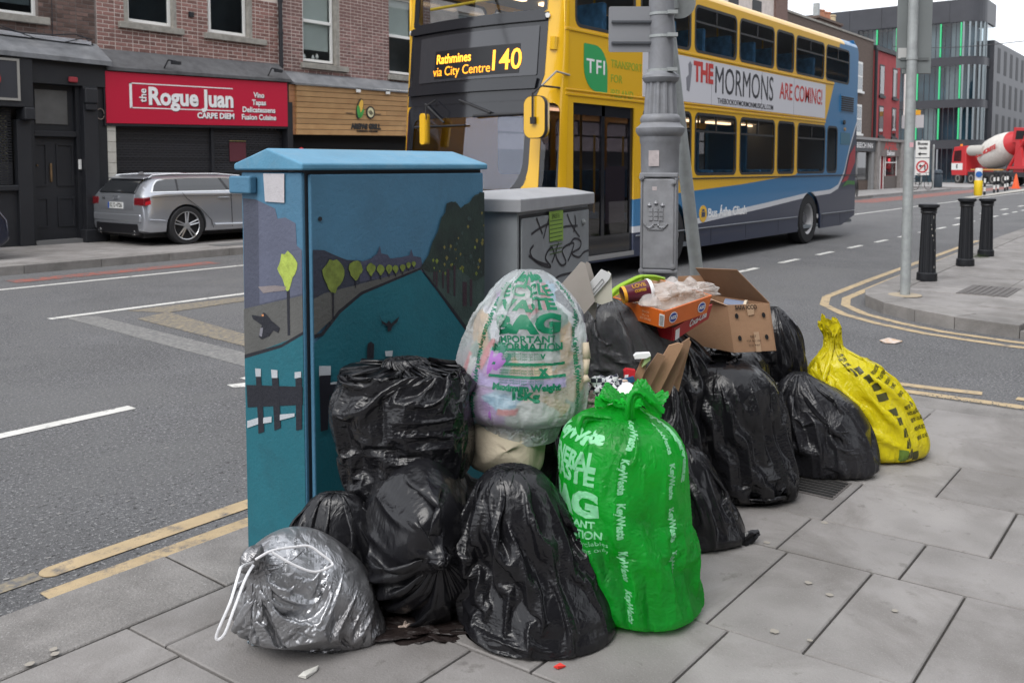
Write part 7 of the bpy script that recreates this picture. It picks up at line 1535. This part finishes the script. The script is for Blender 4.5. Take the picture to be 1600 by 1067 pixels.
# coffee cup and wrap in the tray
CUPM=mat('cup_maroon',(.095,.012,.025),.35); cp=thing('paper_cup','maroon takeaway coffee cup with white lid lying in the orange tray','cup',at(1000,462,3.66))
q0,q1=at(972,466,3.60),at(1012,457,3.62); q0=q0+Vector((0,0,.012)); q1=q1+Vector((0,0,.012)); MB().tube(q0,q1,.034,.042,n=28).build('body',CUPM,cp,smooth=True); MB().tube(q0,q0.lerp(q1,.12),.0348,.0358,n=28).build('band',mat('cup_orange',(.75,.35,.02),.4),cp); MB().tube(q1,q1+(q1-q0).normalized()*.008,.044,.044,n=28).tube(q1+(q1-q0).normalized()*.008,q1+(q1-q0).normalized()*.016,.040,.038,n=28).build('lid',M_LET,cp,smooth=True)
cd_=(q1-q0).normalized(); cn=-cH+Vector((0,0,.55)); cn=(cn-cd_*cn.dot(cd_)).normalized(); cv=cn.cross(cd_).normalized(); cv=cv if cv.z>0 else -cv
for k,(s,sz) in enumerate((('LOVE',.024),('COFFEE',.014))):
    link('lettering',bm_fix(text_mesh(s,sz,bold=.0008,th=.0003),lambda x,y,w,k=k:tuple(q0+cd_*(.068+x)+ (cn*math.cos((y+.012-.022*k)/.039)+cv*math.sin((y+.012-.022*k)/.039))*.0412)),mat('cup_gold',(.7,.4,.05),.4),cp)
def crumple(name,label,cat,c,r,m,seed,sq=(1,1,1),n=40,amp=.35,parent=None,rot=None):
    rs=np.random.RandomState(seed); U,V=np.meshgrid(np.arange(n)/n,np.linspace(0,1,n//2)); th=U*2*math.pi; ph=(V-.5)*math.pi
    d=np.stack([np.cos(th)*np.cos(ph),np.sin(th)*np.cos(ph),np.sin(ph)],-1); R0=np.ones(U.shape)
    for k in range(14):
        nv=rs.standard_normal(3); nv/=np.linalg.norm(nv); f=rs.uniform(1.5,5); R0+=amp/f*(np.abs(((d@nv)*f+rs.rand())%2-1)-.5)
    P=d*R0[...,None]*r*np.array(sq)
    if rot is not None: P=P@np.array(rot).T
    mb=MB(); kk=P.shape[0]; mb.add([tuple(v) for v in P.reshape(-1,3)],[(j*n+i,j*n+(i+1)%n,(j+1)*n+(i+1)%n,(j+1)*n+i) for j in range(kk-1) for i in range(n)]); o=mb.build(name,m,None); 
    if parent: o.parent=parent; o.location=c-woff(parent)
    else: o.location=c
    if label: tag(o,label,cat)
    return o
FILM=plastic('clear_film',(.75,.72,.70),.15,.9,alpha=.38,trc=(.98,.96,.94)); 
crumple('plastic_wrap','crumpled clear plastic wrap filling the orange tray','wrapping',at(1052,462,3.74)-Vector((0,0,.0)),.10,FILM,3,sq=(1.25,.8,.5),amp=.7,rot=FR)
crumple('plastic_wrap','small bunch of clear film at the far corner of the orange tray','wrapping',at(1085,454,3.68),.05,FILM,5,sq=(1.3,.8,.7),amp=.7,rot=FR)
t=thing('plastic_dome_lid','clear plastic dome lid beside the coffee cup','lid',at(1013,472,3.55)); MB().lathe([(.042,0),(.046,.004),(.040,.02),(.028,.038),(.012,.045),(.011,.045)],tuple(at(1015,477,3.55)),n=28).build('dome',FILM,t,smooth=True)
# pizza boxes and the sheets behind the clear bag
M_GREYC=mat('grey_board',(.33,.30,.27),.8,var=.08); M_WBOX=mat('white_board',(.60,.60,.60),.6)
t=thing('cardboard_sheet','two grey cardboard flaps standing up behind the clear bag','cardboard',at(900,450,3.45))
quadpx('flap',M_GREYC,t,[(876,446),(908,409),(914,411),(930,470),(905,500),(885,480)],3.40,.004); quadpx('flap',mat('grey_board2',(.28,.255,.23),.8),t,[(905,425),(917,409),(922,412),(935,455),(930,500),(915,480)],3.46,.004)
t=thing('takeaway_box','white takeaway box lid standing on its edge behind the smoky bag','box',at(930,450,3.45))
quadpx('lid_edge',M_WBOX,t,[(902,466),(940,421),(955,428),(952,436),(922,470),(907,474)],3.42,.012); quadpx('lid_face',mat('cream_board',(.50,.48,.40),.7),t,[(955,428),(957,470),(940,476),(922,470),(950,437)],3.432,.10)
quadpx('red_mark',mat('mark_red',(.5,.04,.05),.5),t,[(918,462),(922,461),(922,464),(918,466)],3.418,.001)
for q_ in ([(924,456),(941,436)],[(928,459),(944,440)],[(924,456),(928,459)],[(941,436),(944,440)]): MB().tube(at(*q_[0],3.417),at(*q_[1],3.417),.001,n=4).build('printed_outline',M_LOGO,t)
LIME=plastic('bag_lime',(.36,.60,.04),.35,.5,trl=.3,trc=(.5,.8,.05))
lb=ear([(948,472,3.8),(950,462,3.8),(962,448,3.82),(985,436,3.85),(1000,430,3.86),(1022,430,3.9),(1040,434,3.95),(1036,441,3.95),(1015,438,3.9),(1000,441,3.86),(985,450,3.84),(975,458,3.82),(964,468,3.80),(960,478,3.8)],LIME,None,'carrier_bag'); tag(lb,'crumpled lime green carrier bag behind the orange tray','carrier bag')
# flattened cardboard
def ear_loc(o):
    me=o.data; n=len(me.vertices); c=sum((v.co for v in me.vertices),Vector())/n; me.transform(Matrix.Translation(-c)); o.location=c
ear_loc(lb)
t=thing('flattened_cardboard','bundle of flattened brown cardboard standing between the bags','cardboard',at(1030,600,3.4))
for k,(pts,dd,m_) in enumerate((([(990,608),(1028,552),(1040,556),(1012,612)],3.30,M_CARDD),([(1003,612),(1046,540),(1060,536),(1068,538),(1030,614)],3.34,M_CARD),([(1030,615),(1066,536),(1078,528),(1076,545),(1046,618)],3.38,M_CARDD),([(1052,600),(1076,530),(1080,534),(1060,612)],3.42,M_CARD),([(984,606),(1003,562),(1014,560),(998,607)],3.27,M_CARD))): quadpx('sheet',m_,t,pts,dd,.014)
t=thing('cigarette_packet','small red and white cigarette packet on the heap','packet',at(981,585,3.2)); quadpx('packet',mat('packet_red',(.55,.02,.03),.4),t,[(975,580),(979,577),(993,579),(992,589),(976,592)],3.22,.03); quadpx('packet_label',M_LET,t,[(976,586),(982,585),(981,592),(976,592)],3.218,.001); 
t=thing('food_container_lid','flat white plastic lid lying among the cardboard','lid',at(1004,556,3.2)); quadpx('lid',M_LET,t,[(991,557),(995,553),(1016,552),(1017,556),(1010,560),(992,561)],3.24,.03); quadpx('side',mat('lid_green',(.35,.45,.2),.5),t,[(1008,560),(1017,555),(1016,563),(1003,574)],3.25,.02)
t=thing('blue_folder','dark blue folder leaning under the cigarette packet','folder',at(965,610,3.15)); quadpx('cover',mat('folder_blue',(.02,.08,.18),.4),t,[(949,630),(975,592),(990,588),(992,596),(972,604),(955,632)],3.2,.01)
t=thing('white_cup','white disposable cup lying behind the green bag','cup',at(972,625,3.05)); MB().tube(at(950,637,3.04),at(984,613,3.12),.034,.040,n=24).build('body',M_LET,t,smooth=True)
t=thing('carton_edge','brown carton edge lying behind the green bag handles','cardboard',at(960,638,3.08)); quadpx('edge',M_CARDD,t,[(938,634),(984,632),(984,642),(945,642)],3.12,.02)
# chequered paper
mc=mat('chequered_paper',(.6,.6,.6),.8); nt=mc.node_tree; ck=N(nt,'ShaderNodeTexChecker',Scale=62); ck.inputs[1].default_value=(.62,.62,.64,1); ck.inputs[2].default_value=(.03,.03,.05,1); tc=N(nt,'ShaderNodeTexCoord'); nt.links.new(tc.outputs['Object'],ck.inputs[0]); nt.links.new(ck.outputs[0],nt.nodes['Principled BSDF'].inputs['Base Color'])
crumple('paper_wrapper','crumpled black and white chequered food paper','paper',at(944,608,3.12),.062,mc,8,sq=(1.1,.7,.75),amp=.6,rot=FR)
crumple('tissue','grubby crumpled tissue between the chequered paper and the clear bag','paper',at(925,626,3.1),.035,mat('tissue',(.30,.22,.22),.9,var=.4,vs_=40),9,sq=(1,.8,.7),amp=.7,rot=FR)
crumple('sachet','small red and cream sachet next to the chequered paper','wrapper',at(968,598,3.14),.022,mat('sachet',(.5,.25,.22),.5,var=.6,vs_=30,col2=(.6,.5,.4)),10,sq=(1.4,.6,.6),amp=.5,rot=FR)
# rolled paper at the side of the clear bag
rp=MB(); pts=[at(914,535,3.05),at(916,560,3.04),at(914,585,3.03),at(917,596,3.02)]
for a_,b_,r1,r2 in ((pts[0],pts[1],.013,.016),(pts[1],pts[2],.014,.010),(pts[2],pts[3],.008,.013)): rp.tube(a_,b_,r1,r2,n=12)
t=thing('paper_roll','twisted cream paper roll sticking out beside the clear bag','paper',pts[3]); rp.build('roll',mat('cream_paper',(.50,.42,.31),.8,var=.15),t,smooth='all')
# plastic bottle by the silver bag
BT=glass('bottle_plastic',(.80,.86,.92)); c=gnd(393,978,PZ); ax_=(cR*.8-cH*.6).normalized()
t=thing('plastic_bottle','clear plastic bottle lying under the silver bag','bottle',c); ctr=at(390,962,2.66); ctr.z=PZ+.034
a_=MB().lathe([(.008,-.003),(.02,0),(.031,.004),(.033,.02),(.030,.035),(.033,.05),(.033,.12),(.026,.15),(.013,.18),(.012,.20)],n=28); Q=Matrix.Translation(ctr)@((cR*.75+cH*.65).normalized()).to_track_quat('Z','Y').to_matrix().to_4x4(); a_.v=[tuple(Q@Vector(v)) for v in a_.v]; a_.build('bottle_body',mat('bottle_pet',(.60,.68,.74),.12,trans=.6,alpha=.75,bump=.2,bs=60),t,smooth=True)
rg=MB(); 
for k in range(5): 
    an=2*math.pi*k/5; q=Q@Vector((.02*math.cos(an),.02*math.sin(an),-.004)); rg.tube(q,Q@Vector((.028*math.cos(an),.028*math.sin(an),-.001)),.003,n=5)
rg.build('base_rib',mat('bottle_rib',(.25,.3,.34),.3),t)
# litter on the ground
def flatlit(name,label,m,pts,z=PZ+.004,cat='litter'):
    P=[gnd(x,y,z) for x,y in pts]; c=sum(P,Vector())/len(P); mb=MB(); n=len(P); mb.add([p-c for p in P]+[p-c+Vector((0,0,.003+.006*(i%2))) for i,p in enumerate(P)],[tuple(range(n))[::-1],tuple(range(n,2*n))]+[(i,(i+1)%n,n+(i+1)%n,n+i) for i in range(n)]); o=mb.build(name,m,None,world=False); o.location=c; return tag(o,label,cat)
o=flatlit('crisp_packet','crumpled crisp packet lying on the lane','' or mat('packet_foil',(.6,.6,.62),.4,var=.3,vs_=30,col2=(.55,.3,.1)),[(1374,532),(1388,529),(1400,531),(1410,534),(1398,537),(1382,536)],.006)
flatlit('cigarette_end','flattened white scrap on the slabs under the front bags',mat('scrap_w',(.55,.54,.5),.8),[(466,1057),(474,1053),(488,1047),(498,1043),(494,1049),(478,1060)])
flatlit('leaf_scrap','small red scrap beneath the centre black bag',mat('scrap_red',(.6,.03,.02),.6),[(865,1042),(875,1039),(884,1041),(872,1045)])
crumple('dark_rag','dark wet rag spread between the silver bag and the gathered bag','rag',gnd(660,988,PZ)+Vector((0,0,.01)),.09,mat('rag_dark',(.02,.014,.013),.45,bump=.8,bs=30),33,sq=(1.2,.8,.18),amp=1.0,rot=FR)
crumple('crushed_shell','pale crushed scrap lying on the dark rag','litter',gnd(634,986,PZ)+Vector((0,0,.015)),.016,mat('shell',(.35,.28,.24),.6,var=.4,vs_=60),15,sq=(1.3,1,.7),amp=.6); crumple('pale_scrap','narrow white scrap beside the silver bag','litter',gnd(600,988,PZ)+Vector((0,0,.008)),.010,mat('scrap_w',(.55,.54,.5),.8),16,sq=(1.8,.7,.5),amp=.5)
crumple('foil_scrap','torn silver scrap at the tip of the silver bag','litter',gnd(516,1012,PZ)+Vector((0,0,.03)),.045,B_SIL,17,sq=(1.2,1,.45),amp=.8)
mb=MB()
a_,b_=gnd(-5,978,.01),gnd(72,942,.01); c_=gnd(78,950,.01); tag(mb.path([a_,b_,c_],.006,n=6).build('bent_rod','' or mat('rod',(.30,.29,.28),.6)),'bent thin metal rod lying in the gutter','metal rod')
# small stains of chewing gum on the slabs
gm=MB(); random.seed(21)
for x,y,s in ((1263,911,.013),(1296,930,.012),(1210,987,.014),(1198,848,.013),(1288,817,.015),(1398,955,.01),(1265,1001,.009),(1172,838,.012),(84,1015,.012),(86,1022,.012),(46,1038,.013)):
    c=gnd(x,y,PZ); n=12; gm.add([(c.x+s*random.uniform(.8,1.2)*math.cos(6.283*i/n),c.y+s*random.uniform(.8,1.2)*math.sin(6.283*i/n),PZ+.0035) for i in range(n)],[tuple(range(n))])
tag(gm.build('gum_spots',mat('gum',(.30,.275,.24),.9)),kind='stuff')
gm=MB()
for x,y in ((50,790),(92,803),(65,812),(76,872),(10,905),(200,783),(270,790),(240,810),(215,830),(60,600),(225,560),(120,700),(260,700),(300,640),(160,775)):
    c=gnd(x,y); s=random.uniform(.006,.014); n=9; gm.add([(c.x+s*random.uniform(.6,1.5)*math.cos(6.283*i/n),c.y+s*random.uniform(.4,1.0)*math.sin(6.283*i/n),.003) for i in range(n)],[tuple(range(n))])
tag(gm.build('road_spots',mat('spot',(.24,.235,.23),.9)),kind='stuff')
